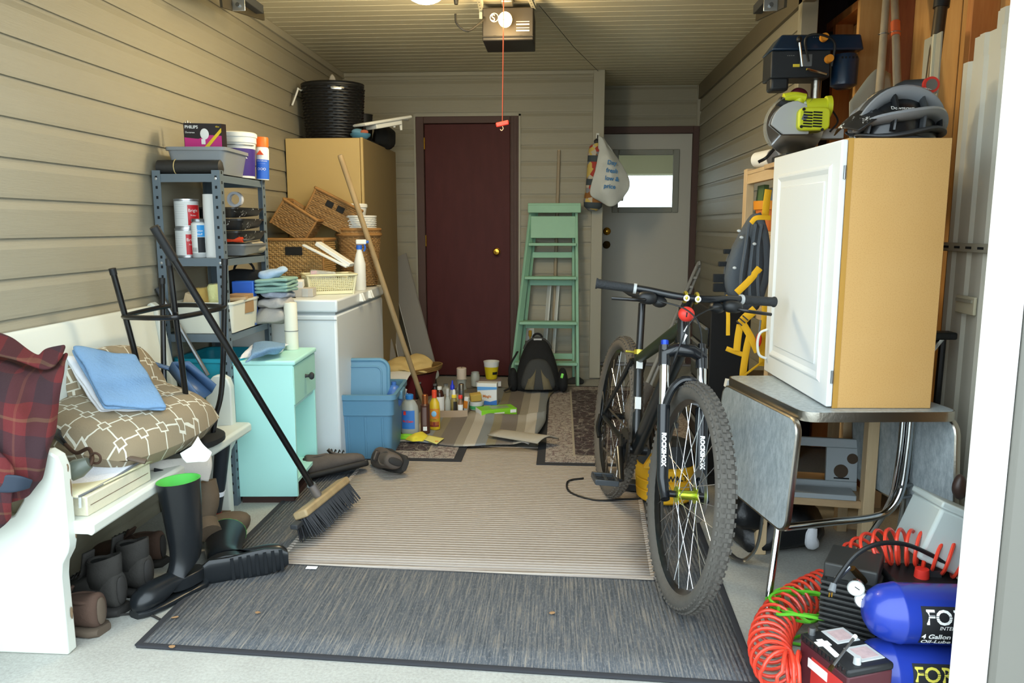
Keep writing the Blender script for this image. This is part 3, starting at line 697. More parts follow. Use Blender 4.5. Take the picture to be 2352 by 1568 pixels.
MB().cyl((.122, -.16, .0), (.124, -.165, -.03), .004, n=6).build('zip_pull', 'light_grey', bk)
dr = thing('hand_drill', 'old iron hand brace resting on the white folder', 'tool', (0, 0, 0))
P = [at(133, 1003, 2.24), at(150, 1020, 2.22), at(175, 1040, 2.20), at(203, 1030, 2.18), at(212, 1052, 2.14), at(207, 1070, 2.12)]
for q in P: q.z = max(q.z, .50)
mat('rust', '#4a362a', .7, .5, var=.3, vs=60)
MB().tube(bez(P, 6), .006, 8).build('crank', 'rust', dr); MB().tube([P[0] + V(-.03, .05, .012), P[0], P[1]], [.009, .011, .007], 8).build('grip', 'black_metal', dr)
MB().torus(P[4] + V(.01, 0, .0), .016, .004, XZ, 16, 6).build('chuck_ring', 'rust', dr)
MB().tube([at(160, 1085, 2.10), at(180, 1075, 2.11), at(205, 1062, 2.12)], [.028, .03, .018], 12).build('head', mat('old_glass', '#5a6158', .3, var=.3, vs=20), dr)
p = [at(148, 975, 2.42), at(215, 1010, 2.33), at(300, 1052, 2.29), at(335, 1060, 2.30)]
for q in p: q.z = max(.49, q.z)
tag(MB().tube(p, .007, 8, flat=(1, 1.8)).build('umbrella', mat('umbrella_brown', '#5d5044', .8)), 'slim brown folded umbrella running below the pillow', 'umbrella')
bl = thing('fleece_blanket', 'grey and black fleece blanket hanging over the pew edge', 'blanket', (0, 0, 0))
sheet('pale_side', [[at(318, 1066, 2.50), at(380, 1056, 2.55), at(440, 1050, 2.61), at(482, 1048, 2.70)], [at(325, 1080, 2.49), at(390, 1076, 2.54), at(440, 1078, 2.60), at(484, 1075, 2.68)], [at(345, 1088, 2.50), at(400, 1096, 2.55), at(440, 1100, 2.60), at(478, 1106, 2.66)]], mat('fleece_pale', '#bdb9b2', .95, bump=.5, bs=120), bl, .012, 2, .008)
sheet('dark_side', [[at(352, 1072, 2.485), at(400, 1082, 2.535), at(430, 1090, 2.58)], [at(352, 1088, 2.485), at(400, 1095, 2.535), at(425, 1101, 2.57)]], 'cloth_black', bl, .01, 2, .003)
tag(sheet('paper_strap', [[at(413, 1040, 2.5), at(432, 1030, 2.51), at(443, 1022, 2.53), at(455, 1003, 2.55)], [at(420, 1052, 2.49), at(440, 1050, 2.49), at(452, 1040, 2.51), at(467, 1022, 2.54)], [at(430, 1063, 2.48), at(455, 1062, 2.48), at(475, 1060, 2.5), at(487, 1040, 2.53)]], 'paper', None, .004, 2, .006), 'white crumpled strap sticking out below the pillow', 'strap')

# ---------------- footwear
def loft(mb, secs, n=18):
    """secs: list of (centre, half width dir vec a, half height dir vec b, squareness)"""
    rs = []
    for c, a, b, e in secs:
        ring = []
        for j in range(n):
            t = 2 * PI * j / n; ct, st_ = math.cos(t), math.sin(t)
            ring.append(Vector(c) + Vector(a) * math.copysign(abs(ct) ** e, ct) + Vector(b) * math.copysign(abs(st_) ** e, st_))
        rs.append(ring)
    return mb.rings(rs)
def shoe(name, label, loc, rot, L=.29, Wd=.10, H=.12, up='shoe_brown', sole='shoe_sole', ankle=0.0, grp=None, seed=0):
    """toe towards local -Y, standing on z=0"""
    o = thing(name, label, 'shoe', loc, rot, grp)
    k = L / .29; w = Wd / 2
    def sec(y, wf, z0, z1, e=.85): return ((0, y * k, (z0 + z1) / 2), (w * wf, 0, 0), (0, 0, (z1 - z0) / 2), e)
    m = loft(MB(), [sec(-.140, .45, .02, .05), sec(-.125, .78, .02, .066), sec(-.09, .98, .02, .078), sec(-.045, 1.0, .02, .085), sec(-.005, .92, .02, H * .80), sec(.03, .84, .02, H * .98), sec(.07, .8, .02, H * .95), sec(.11, .78, .02, H * 1.06), sec(.132, .68, .02, H * 1.12), sec(.143, .48, .025, H * 1.0)])
    m.build('upper', up, o, ang=80, sub=1)
    m = loft(MB(), [((0, y * k, .012), (w * f, 0, 0), (0, 0, .014), .6) for y, f in ((-.149, .5), (-.13, .88), (-.09, 1.08), (-.04, 1.1), (.02, .95), (.08, .88), (.125, .86), (.148, .55))])
    m.build('sole', sole, o, ang=50)
    top = H
    if ankle:
        top = H + ankle
        rs = []
        for f, zz, dy in ((.80, H * .7, 0), (.80, H + ankle * .3, .004), (.76, H + ankle * .8, .006), (.80, top, .004)):
            rs.append([V(w * f * math.cos(2 * PI * j / 18), .078 * k + dy + .06 * math.sin(2 * PI * j / 18), zz + .02 * math.sin(2 * PI * j / 18) * (zz > H)) for j in range(18)])
        MB().rings(rs, False, False).build('shaft', up, o, ang=80, solid=.006)
    MB().torus((0, .082 * k, top - .012), w * .60, .006, None, 20, 8, sx=1.05, sy=.056 / (w * .62)).build('collar', up, o)
    MB().sup((0, .082 * k, top - .016), (w * .6, .052, .006), n=14, m=6).build('opening', 'black_matte', o)
    MB().sup((0, .143 * k, H * .62), (w * .34, .008, H * .36), (1, .8), n=14, m=8).build('heel_tab', sole, o)
    sheet('tongue', [[V(-.022, -.05 * k, .08), V(.022, -.05 * k, .08)], [V(-.024, -.0, H * .9), V(.024, 0, H * .9)], [V(-.022, .02 * k, top + .015), V(.022, .02 * k, top + .015)]], up, o, .008, 0)
    for i in range(4):
        y = (-.045 + i * .018) * k; z = .090 + (H - .085) * i / 4
        MB().tube([V(-.028, y, z), V(0, y - .004, z + .011), V(.028, y, z)], .0028, 6).build('lace', sole, o)
    return o
mat('shoe_brown', '#574e47', .9, var=.2, vs=20, bump=.4, bs=60); mat('shoe_sole', '#2c2a28', .8, var=.2); mat('shoe_rust', '#4d3a30', .9, var=.2, vs=18, bump=.4, bs=60); mat('shoe_rust_sole', '#54483c', .85, var=.2)
mat('shoe_grey', '#34322f', .9, var=.2, vs=20, bump=.4, bs=60); mat('shoe_tan', '#5a4c3c', .85, var=.2, vs=20, bump=.3)
shoe('work_shoe', 'rust brown shoe under the pew, nearest its end panel', (-1.535, 2.15, 0), R(-100), .28, .105, .12, 'shoe_rust', 'shoe_rust_sole')
shoe('work_shoe', 'dark grey high shoe, second under the pew from its near end', (-1.55, 2.285, 0), R(-104), .30, .11, .13, 'shoe_grey', 'shoe_sole', .05)
shoe('work_shoe', 'dark grey high shoe beside the standing rubber boot', (-1.53, 2.42, 0), R(-106), .30, .11, .13, 'shoe_grey', 'shoe_sole', .05)
shoe('work_shoe', 'brown shoe far back under the pew against the wall', (-1.60, 2.62, 0), R(-95), .29, .10, .12, 'shoe_rust', 'shoe_sole')
shoe('work_shoe', 'dark muddy shoe upright by the mint nightstand, half on its side', gr(775, 1110) + V(-.02, .08, .03), Euler((R(-6), R(24), R(118))), .30, .11, .11, 'shoe_brown', 'shoe_sole')
shoe('work_shoe', 'dark muddy shoe lying heel outward near the blue tote', gr(900, 1090) + V(.0, .04, .055), Euler((R(14), R(62), R(-128))), .30, .11, .11, 'shoe_brown', 'shoe_sole')
# standing rubber boot and its fallen mate
def wellie(name, label, loc, rot, H=.38, lining=True):
    o = thing(name, label, 'boot', loc, rot)
    S_ = [((0, .035, H), (.072, 0, 0), (0, .085, .0), 1), ((0, .04, H * .8), (.068, 0, 0), (0, .078, 0), 1), ((0, .045, H * .55), (.062, 0, 0), (0, .070, 0), 1), ((0, .045, H * .38), (.052, 0, 0), (0, .062, 0), 1), ((0, .04, .115), (.046, 0, 0), (0, .066, .012), 1),
          ((0, .012, .085), (.044, 0, 0), (0, .085, .03), .95), ((0, -.02, .068), (.045, 0, 0), (0, .078, .045), .95), ((0, -.055, .052), (.047, 0, 0), (0, .045, .042), .95), ((0, -.10, .054), (.052, 0, 0), (0, .014, .045), .95), ((0, -.15, .05), (.051, 0, 0), (0, .004, .043), .95), ((0, -.182, .045), (.042, 0, 0), (0, 0, .034), 1), ((0, -.20, .038), (.016, 0, 0), (0, 0, .014), 1)]
    n = 20; rs = []
    for c, a, b, e in S_:
        rs.append([Vector(c) + Vector(a) * math.cos(2 * PI * j / n) + Vector(b) * math.sin(2 * PI * j / n) for j in range(n)])
    mb = MB(); mb.rings(rs, False, True); mb.build('boot_shell', 'boot_rubber', o, ang=80, sub=1)
    loft(MB(), [((0, .03, .03), (.045, 0, 0), (0, .08, 0), .9), ((0, .03, .075), (.046, 0, 0), (0, .082, 0), .9)]).build('heel', 'boot_rubber', o, bev=.004)
    loft(MB(), [((0, y, .012), (.052 * f, 0, 0), (0, 0, .013), .6) for y, f in ((-.195, .5), (-.17, .85), (-.11, 1.05), (-.05, 1.0), (.02, .88), (.09, .95), (.118, .6))]).build('sole', 'boot_rubber', o)
    if lining:
        rr = [[p * 1 for p in rs[0]], [V(p.x * .9, .035 + (p.y - .035) * .9, p.z - .001) for p in rs[0]], [V(p.x * .72, .035 + (p.y - .035) * .72, p.z - .10) for p in rs[0]]]
        MB().rings(rr, False, True).build('lining', 'boot_green', o, ang=80)
    for i in range(7 if H < .38 else 0): MB().box((0, -.17 + i * .03, -.002), (.085, .012, .006)).build('tread', 'boot_rubber', o)
    return o
mat('boot_rubber', '#1a1d20', .28, var=.15, vs=12); mat('boot_green', '#4fb54a', .7)
b = wellie('rubber_boot', 'tall black rubber boot with green lining standing by the pew', (-1.282, 2.375, 0), R(-24), .40); b.scale = (.88, .88, 1)
b.rotation_euler = Euler((0, R(-1), R(-24)))
b = wellie('rubber_boot', 'black rubber boot fallen over with its treaded sole showing', (0, 0, 0), R(0), .36)
b.rotation_euler = Matrix(((.05, -1, .0), (0, 0, 1), (-1, -.05, 0))).to_euler(); b.location = gr(540, 1340) + V(0, .01, .052)
b.rotation_euler = (Matrix.Rotation(R(24), 3, 'Z') @ b.rotation_euler.to_matrix()).to_euler(); b.scale = (.92, .92, .92)
# brown boots leaning near the far bench leg
o = thing('leather_boot', 'tall brown leather boot slumped behind the rubber boot', 'boot', (0, 0, 0))
p = [gr(470, 1245) + V(0, 0, .05)]
MB().tube(bez([at(470, 1105, 2.72), at(478, 1150, 2.71), at(470, 1190, 2.70), at(482, 1225, 2.66)], 5), [.05] * 5 + [.048] * 5 + [.055] * 6, 14, flat=(.8, 1)).build('shaft', 'shoe_tan', o)
MB().sup(gr(500, 1250) + V(0, .06, .05), (.06, .11, .05), (.9, .8), nz=.006, ns=20, rot=(0, 0, R(-40))).build('foot', 'shoe_tan', o)
bt = thing('baseball_bat', 'dark bat with white tape and red tip under the pew end', 'bat', (0, 0, 0))
a, b = at(512, 1015, 2.98), gr(492, 1205) + V(0, .02, .02)
MB().tube([a, a.lerp(b, .5), a.lerp(b, .9), b], [.03, .027, .02, .016], 14).build('barrel', mat('bat_navy', '#20262c', .5), bt)
MB().cyl(a.lerp(b, .62), a.lerp(b, .68), .0265, .026, 14).build('tape', 'cloth_white', bt); MB().cyl(a.lerp(b, .9), b + (b - a) * .04, .021, .018, 14).build('tip', mat('bat_red', '#8a1f1c', .6), bt)
tag(MB().tube(bez([gr(250, 1418), gr(300, 1412), gr(345, 1415), gr(368, 1425)], 6), .004, 6).build('boot_lace', 'shoe_sole'), 'dark lace trailing on the concrete before the rubber boot', 'lace')
for o in [bpy.data.objects['boot_lace']]: o.location.z = .004
random.seed(3)
for i, (px, py) in enumerate(((402, 1418), (592, 1407), (395, 1485), (1268, 1408))):
    c = gr(px, py, .012); o = MB().sup((c.x, c.y, c.z + .002), (.010, .007, .002), n=7, m=4, nz=.004, ns=60, seed=i).build('dry_leaf', mat('leaf', '#8a6a48', .9))
    tag(o, ['curled brown leaf on charcoal rug nearest the rubber boot', 'small brown leaf on charcoal rug below the broom', 'pale scrap at the near left rug corner', 'tiny leaf flake at centre of the charcoal rug'][i], 'leaf')
tag(MB().box(gr(716, 1303, .012) + V(0, 0, 0), (.04, .02, .002)).build('paper_scrap', 'paper'), 'white paper scrap under the beige rug edge', 'paper')

# ================================================================ steel shelving unit
SX0, SX1, SY0, SY1 = -1.735, -1.44, 3.22, 3.72
sh = thing('steel_shelving', 'grey slotted steel shelving unit against the left wall', 'shelf', (0, 0, 0))
holes = MB()
for (x, y, dx, dy) in ((SX0, SY0, 1, 1), (SX1, SY0, -1, 1), (SX0, SY1, 1, -1), (SX1, SY1, -1, -1)):
    w = .036
    po = MB().prism([(0, 0), (dx * w, 0), (dx * w, dy * .003), (dx * .003, dy * .003), (dx * .003, dy * w), (0, dy * w)], 1.475, None, (x, y, 0)).build('post', 'shelf_grey', sh, smooth=False)
    h = MB()
    for k in range(34):
        z = .06 + k * .042
        h.box((x + dx * .018, y - dy * .0004, z), (.009, .0012, .012)); h.box((x - dx * .0004, y + dy * .018, z + .02), (.0012, .009, .012))
    hh = h.build('slot_holes', 'hole_dark', po); hh['kind'] = 'stuff'
    for z in (1.44, 1.085, .755, .40):
        MB().lathe([(0, -.004), (.006, -.003), (.006, 0)], 8, (x + dx * .018, y if dy > 0 else y + .0, z), Matrix(((1, 0, 0), (0, 0, 1), (0, 1, 0)))).build('bolt', 'bolt', po)
SHZ = [1.46, 1.105, .775, .42, .08]
for z in SHZ:
    m = MB().bx(SX0 + .004, SX1 - .004, SY0 + .004, SY1 - .004, z - .004, z)
    m.bx(SX0 + .004, SX1 - .004, SY0 + .003, SY0 + .005, z - .034, z).bx(SX1 - .006, SX1 - .004, SY0 + .004, SY1 - .004, z - .034, z).bx(SX0 + .004, SX1 - .004, SY1 - .006, SY1 - .004, z - .034, z)
    m.build('shelf_board', 'shelf_grey', sh, smooth=False)
# ---- top shelf
zt = 1.461
o = thing('pouch_roll', 'black rolled tool pouch tied with string on the top steel shelf', 'pouch', (0, 0, 0))
a, b = at(362, 375, 3.26), at(510, 372, 3.27); a.z = b.z = zt + .030
d = (b - a); MB().tube([a - d * .0, a + d * .02, a.lerp(b, .5), b - d * .02, b], [.02, .03, .031, .03, .02], 16, flat=(1, 1.1)).build('roll', mat('pouch_black', '#2b2a28', .6, bump=.3, bs=90), o)
p = a.lerp(b, .30); MB().torus(p, .033, .002, Matrix(((0, 0, 1), (1, 0, 0), (0, 1, 0))), 20, 6).build('string', 'cloth_tan', o)
def bin_open(name, label, cat, loc, rot, w, d, h, m, th=.003, tap=.9, rim=.012, rimm=None):
    o = thing(name, label, cat, loc, rot); tw, td = w * tap, d * tap
    mb = MB()
    outer0 = rrect(tw, td, min(w, d) * .1); outer1 = rrect(w, d, min(w, d) * .1)
    rs = [[V(x, y, 0) for x, y in outer0], [V(x, y, h) for x, y in outer1], [V(x * (1 - 2 * th / w), y * (1 - 2 * th / d), h) for x, y in outer1], [V(x * (1 - 2 * th / w), y * (1 - 2 * th / d), th) for x, y in outer0]]
    mb.rings(rs, True, True).build('body', m, o, ang=40)
    if rim:
        r = rrect(w + rim * 1.2, d + rim * 1.2, min(w, d) * .12)
        MB().rings([[V(x, y, h - rim) for x, y in r], [V(x, y, h + .002) for x, y in r], [V(x * .94, y * .94, h + .002) for x, y in outer1], [V(x * .95, y * .95, h - rim) for x, y in outer1]], False, False, True).build('rim', rimm or m, o, ang=40)
    return o
c = at(462, 362, 3.36); o = bin_open('storage_bin', 'clear grey plastic bin on the top steel shelf', 'bin', (-1.565, 3.40, zt + .001), R(4), .25, .30, .11, 'grey_clear', .003, .86)
MB().box((.02, -.142, .045), (.10, .003, .02), (R(-6), 0, 0)).build('label_slot', 'light_grey', o); MB().box((.10, -.02, .05), (.004, .05, .05)).build('green_packet', mat('packet_green', '#6fae4a', .5), o)
o = thing('bulb_carton', 'black and magenta light bulb carton standing in the clear bin', 'carton', (-1.545, 3.335, zt + .108), Euler((R(4), R(1.5), R(2))))
mat('carton_black', '#1d1519', .4); mat('magenta', '#c12a7d', .4); mat('carton_yellow', '#e3c41f', .4)
MB().box((0, 0, .055), (.165, .05, .11)).build('carton_body', 'carton_black', o)
MB().prism([(-.08, .004), (.081, .004), (.081, .06), (.03, .062), (-.02, .045), (-.08, .05)], .0012, XZ, (0, -.0252, 0)).build('magenta_panel', 'magenta', o)
MB().prism([(-.002, .004), (.018, .004), (.081, .075), (.081, .092)], .0012, XZ, (0, -.0266, 0)).build('yellow_flash', 'carton_yellow', o)
MB().sup((.008, -.027, .066), (.019, .002, .023), n=16, m=8).box((.002, -.0275, .034), (.017, .002, .022)).build('bulb_picture', 'ink_white', o)
text('PHILIPS', .018, (-.077, -.0262, .088), 'ink_white', o, bold=.0004); text('Duramax', .011, (-.076, -.0262, .068), 'ink_white', o); text('40w', .010, (.056, -.0262, .094), 'carton_yellow', o)
o = thing('metal_files', 'bundle of grey metal rods upright in the clear bin', 'rods', (-1.65, 3.37, zt + .006))
for i in range(3): MB().tube([V(i * .007, 0, 0), V(i * .007 + .002 * i, .004 * i, .225 + .006 * (i == 1))], [.004, .0035], 6).build('rod', 'steel', o)
o = thing('paint_bucket', 'white lidded paint bucket with purple BEHR label on top steel shelf', 'bucket', (-1.515, 3.60, zt))
MB().lathe([(.066, 0), (.07, .002), (.078, .145), (.080, .16), (.084, .162), (.084, .186), (.088, .188), (.088, .205), (.08, .210), (0, .210)], 32).build('pail', 'white_plastic', o)
MB().lathe([(.0712, .012), (.0778, .135)], 32, cap0=False, cap1=False).build('label', mat('purple', '#3b2a78', .45), o)
wrap_text('BEHR', .034, .077, .09, R(-68), 'ink_white', o, bold=.0008); wrap_text('CLEAN', .014, .0755, .065, R(-68), 'ink_white', o)
MB().torus((0, 0, .15), .083, .002, None, 24, 6, R(-130), R(-10)).build('bail_handle', 'steel', o)
def spray(name, label, loc, r, h, body, cap, caph=.05, tilt=(0, 0, 0), band=None):
    o = thing(name, label, 'spray can', loc, tilt)
    MB().lathe([(0, 0), (r * .96, 0), (r, .004), (r, h - .012), (r * .8, h), (0, h)], 24).build('can', body, o)
    MB().lathe([(r * .78, h - .002), (r * .93, h), (r * .93, h + caph - .006), (r * .86, h + caph), (0, h + caph)], 24).build('cap', cap, o)
    if band: MB().lathe([(r * 1.004, band[0]), (r * 1.004, band[1])], 24, cap0=False, cap1=False).build('label_band', band[2], o)
    return o
p = at(610, 405, 3.665); o = spray('glue_spray_can', 'white and blue spray glue can with orange cap, top steel shelf corner', (-1.438, 3.69, zt), .030, .155, 'white_plastic', mat('cap_orange', '#ee6a1e', .45), .045, (0, R(2), 0), (.004, .095, 'blue_bright'))
MB().prism([(-.018, 0), (.018, 0), (0, .022)], .002, XZ, (0, -.030, .116)).build('triangle_logo', mat('logo_orange', '#e0522a', .5), o)
wrap_text("ELMER'S", .012, .03, .103, R(-78), 'ink_white', o); wrap_text('Spray Adhesive', .0085, .03, .086, R(-78), 'ink_white', o, lift=.0009); wrap_text('- - - - - -', .010, .03, .074, R(-78), 'ink_white', o, lift=.0009); wrap_text('OOO', .016, .03, .045, R(-78), 'ink_white', o, lift=.0009)
# ---- second shelf
z2 = 1.106
def paintcan(loc, lab, tw):
    o = thing('paint_can', lab, 'paint can', loc, tw, 'paint cans stacked on the steel shelf')
    MB().lathe([(0, .004), (.049, .004), (.05, 0), (.052, 0), (.052, .005), (.0505, .007), (.0505, .118), (.0525, .12), (.0525, .126), (.048, .126), (.046, .122), (0, .122)], 32).build('tin', mat('tin', '#c8ccd0', .3, .8), o)
    MB().lathe([(.0509, .009), (.0509, .116)], 32, cap0=False, cap1=False).build('label', 'white_plastic', o)
    n = 12; a0, a1 = R(-70), R(0)
    MB().grid([[V(.0514 * math.cos(a0 + (a1 - a0) * i / n), .0514 * math.sin(a0 + (a1 - a0) * i / n), z) for z in (.012, .1)] for i in range(n + 1)]).build('red_panel', mat('can_red', '#c8262c', .4), o)
    wrap_text('Bright', .019, .0516, .07, R(-42), 'ink_white', o); wrap_text('Primer', .010, .0516, .052, R(-42), 'ink_white', o)
    for k in range(7): wrap_text('- - - - - - - -', .010, .0512, .10 - k * .010, R(-112), 'mid_grey', o)
paintcan((-1.655, 3.34, z2), 'lower of the two stacked white paint cans with red panel', R(-2)); paintcan((-1.653, 3.342, z2 + .127), 'upper of the two stacked white paint cans with red panel', R(10))
o = spray('spray_paint_can', 'silver and blue aerosol can beside the stacked paint cans', (-1.578, 3.285, z2), .0285, .155, 'light_grey', 'steel', .012)
MB().lathe([(.0287, .02), (.0287, .148)], 24, cap0=False, cap1=False).build('label', 'white_plastic', o)
for zz, h, mm in ((.09, .05, mat('sky_label', '#2f8fd0', .4)), (.022, .066, 'ink')):
    MB().grid([[V(.0290 * math.cos(R(-75) + R(70) * i / 8), .0290 * math.sin(R(-75) + R(70) * i / 8), z) for z in (zz, zz + h)] for i in range(9)]).build('colour_panel', mm, o)
wrap_text('Great', .013, .0292, .112, R(-55), 'ink_white', o); wrap_text('Stuff', .013, .0292, .097, R(-55), 'ink_white', o); wrap_text('|||||', .02, .0290, .03, R(-105), 'ink', o)
for k in range(6): wrap_text('- - - - -', .008, .0289, .13 - k * .01, R(-112), 'mid_grey', o)
o = thing('paper_towel_roll', 'white paper towel roll standing on the middle steel shelf', 'paper roll', (-1.515, 3.31, z2))
MB().lathe([(.018, .0), (.042, 0), (.043, .01), (.041, .12), (.044, .20), (.043, .272), (.018, .272)], 28, sx=1, sy=1).build('roll', 'paper', o)
sheet('loose_sheet', [[V(-.043, -.01, .262), V(-.046, .01, .26)], [V(-.044, -.012, .15), V(-.047, .012, .15)], [V(-.04, -.02, .05), V(-.044, .01, .05)], [V(-.06, -.035, .004), V(-.075, .0, .004)]], 'paper', o, .002, 0)
def tray(loc, rot, lab, m, w=.24, d=.30, h=.05):
    o = thing('paint_tray', lab, 'paint tray', loc, rot, 'stacked paint trays')
    mb = MB(); pts = []
    r0 = rrect(w * .86, d * .88, .02); r1 = rrect(w, d, .025)
    def zz(y): return 0 if y < .02 else (y - .02) * .14
    mb.rings([[V(x, y, zz(y)) for x, y in r0], [V(x, y, h) for x, y in r1], [V(x * .965, y * .965, h) for x, y in r1], [V(x * .97, y * .97, zz(y) + .003) for x, y in r0]], True, True).build('pan', m, o, ang=40)
    MB().rings([[V(x * 1.03, y * 1.02, h - .006) for x, y in r1], [V(x * 1.03, y * 1.02, h + .002) for x, y in r1], [V(x * .98, y * .98, h + .002) for x, y in r1]], False, False).build('lip', m, o, ang=40)
    return o
tray((-1.545, 3.54, z2 + .004), R(2), 'lowest grey paint tray on the middle steel shelf', mat('tray_grey', '#6e7274', .35, var=.2, vs=20))
tray((-1.55, 3.53, z2 + .062), R(-3), 'black paint tray second from bottom of the stack', 'splatter')
o = thing('paint_roller_frame', 'orange red roller frame wedged between the paint trays', 'paint roller', (-1.50, 3.40, z2 + .075))
MB().tube([V(-.06, 0, 0), V(.07, .0, .0)], .012, 12).build('handle', mat('roller_red', '#c9401f', .45), o); MB().tube(bez([V(.07, 0, 0), V(.09, .03, .0), V(.09, .08, .01)], 4), .004, 6).build('wire', 'steel', o)
tray((-1.55, 3.53, z2 + .117), R(3), 'black splattered paint tray third from bottom of the stack', 'splatter')
tray((-1.555, 3.52, z2 + .172), R(-4), 'topmost splattered black paint tray of the stack', 'splatter', .24, .29, .045)
o = thing('masking_tape_roll', 'roll of white tape standing behind the topmost paint tray', 'tape', (-1.545, 3.60, z2 + .226), 0)
MB().rings([[V(r * math.cos(t), y, r * math.sin(t) + .035) for t in [2 * PI * i / 24 for i in range(24)]] for r, y in ((.024, 0), (.036, 0), (.036, .024), (.024, .024))], False, False, True).build('tape_ring', 'cloth_white', o)
o = thing('paint_brush_case', 'pale plastic roller cover on the shelf beside the trays', 'paint roller', (-1.465, 3.61, z2 + .035), 0)
MB().tube([V(0, -.06, 0), V(0, .07, 0.0)], [.028, .03], 14).build('cover', mat('roller_dirty', '#a89f8a', .9, bump=.4), o); MB().tube([V(0, -.065, 0), V(0, -.058, 0)], .012, 10).build('core', 'hole_dark', o)
# ---- third shelf
z3 = .776
o = bin_open('plastic_bin', 'cream white plastic bin of paint rollers on the third steel shelf', 'bin', (-1.565, 3.40, z3 + .001), R(2), .27, .34, .135, mat('bin_white', '#d6d6c6', .5), .004, .93, .008)
def roller(loc, lab, m, h=.13, r=.034):
    o = thing('roller_cover', lab, 'paint roller', loc, (R(4), R(-3), 0))
    MB().lathe([(.014, 0), (r, .004), (r * 1.03, h * .5), (r, h - .012), (r * .8, h), (.014, h)], 24).build('nap', m, o); MB().lathe([(.012, h - .01), (.014, h + .001), (.012, h + .001)], 14, cap0=False, cap1=False).build('core', 'mid_grey', o)
roller((-1.515, 3.31, z3 + .07), 'pale yellow fluffy roller cover standing in the cream bin', mat('nap_lemon', '#dfe0a0', 1, bump=.9, bs=160), .145, .036)
roller((-1.60, 3.36, z3 + .07), 'amber roller cover standing in the cream bin', mat('nap_amber', '#c2a25a', 1, bump=.9, bs=120), .125, .035)
o = thing('wood_scraps', 'short wooden offcuts in the cream bin by the left post', 'wood', (-1.66, 3.33, z3 + .07)); MB().box((0, 0, .05), (.05, .03, .10), (R(8), R(20), 0)).build('block', 'pine', o, bev=.003)
o = thing('carton_flap_box', 'brown cardboard carton and putty knives in the cream bin', 'carton', (-1.475, 3.44, z3 + .075)); MB().box((0, 0, .04), (.09, .10, .085)).build('carton_body', mat('cardboard', '#9c7d58', .9, var=.1, vs=10), o, bev=.002); MB().box((.0, -.06, .065), (.11, .05, .012), (0, R(-4), R(10))).build('stick', 'pine_x', o)
o = thing('flooring_box', 'bright blue product box standing behind the cream bin', 'box', (-1.495, 3.545, z3), R(6))
MB().box((0, 0, .105), (.10, .06, .21)).build('carton_body', 'blue_bright', o, bev=.004); MB().box((-.02, -.031, .12), (.04, .002, .05)).build('picture', mat('pic_brown', '#7a5a48', .5, var=.5, vs=40), o); MB().box((.025, -.031, .12), (.018, .002, .055)).build('text_block', mat('pale_blue', '#9ec4e6', .6), o); MB().box((.04, -.031, .035), (.02, .002, .07)).build('black_panel', 'ink', o); text('25', .02, (.032, -.0325, .02), 'ink_white', o)
for i, (dz, m, w, d, h, lab) in enumerate(((.0, 'cloth_grey', .16, .20, .075, 'rumpled grey rag at the bottom of the towel pile on third shelf'), (.072, mat('cloth_floral', '#a8a6a4', .95, var=.35, vs=30, bump=.4), .15, .19, .055, 'crumpled floral rag in the middle of the towel pile'), (.122, mat('cloth_print', '#8f98a8', .95, var=.5, vs=40, bump=.4), .15, .18, .03, 'printed blue and red cloth under the sage towel'))):
    c = V(-1.385 + .01 * i, 3.63, z3 + .005 + dz + h / 2)
    tag(MB().sup(c, (w / 2, d / 2, h / 2), (.6, .6), n=28, m=14, nz=.018, ns=16, seed=i).build('cleaning_rag', m, None, ang=70), lab, 'rag')
c = V(-1.37, 3.62, z3 + .162)
towel('towel', 'folded sage green towel on the rag pile of the steel shelf', [c + V(-.08, .10, .0), c + V(.075, .11, .0), c + V(.085, -.08, .0), c + V(-.075, -.09, -.005)], 'cloth_sage', .016, 4, 2, .008)
tag(MB().sup((-1.375, 3.60, z3 + .245), (.07, .035, .022), (.8, .8), nz=.012, ns=22, seed=9, rot=(0, R(-12), R(20))).build('cleaning_rag', mat('cloth_ltblue', '#9db6d2', .95, var=.15, vs=30, bump=.4), None, ang=70), 'pale blue bundled rag topping the sage towel', 'rag')
# ---- under the shelf
o = bin_open('wash_tub', 'round teal plastic tub under the third steel shelf', 'tub', (-1.56, 3.42, .421), 0, .30, .34, .24, 'teal', .004, .85, .015)
MB().torus((.10, -.12, .17), .04, .008, XZ, 20, 8, R(10), R(170)).build('handle', 'teal', o)
o = thing('tripod_leg', 'thin grey metal pole leaning behind the pew end', 'pole', (0, 0, 0)); a, b = at(372, 680, 3.2), at(478, 862, 3.18); MB().tube([a, b], .009, 8).build('pole', 'steel', o); MB().tube([a, a + (a - b) * .1], .012, 8).build('tip', 'dark_grey', o)
o = thing('black_bag', 'black bag standing on the third steel shelf at the back', 'bag', (-1.56, 3.655, z3)); MB().sup((.03, 0, .13), (.13, .05, .13), (.6, .6), nz=.01, ns=9).build('bag_body', 'black_fabric', o); MB().torus((.03, -.02, .25), .05, .006, XZ, 20, 6, 0, PI).build('handle', 'black_fabric', o)

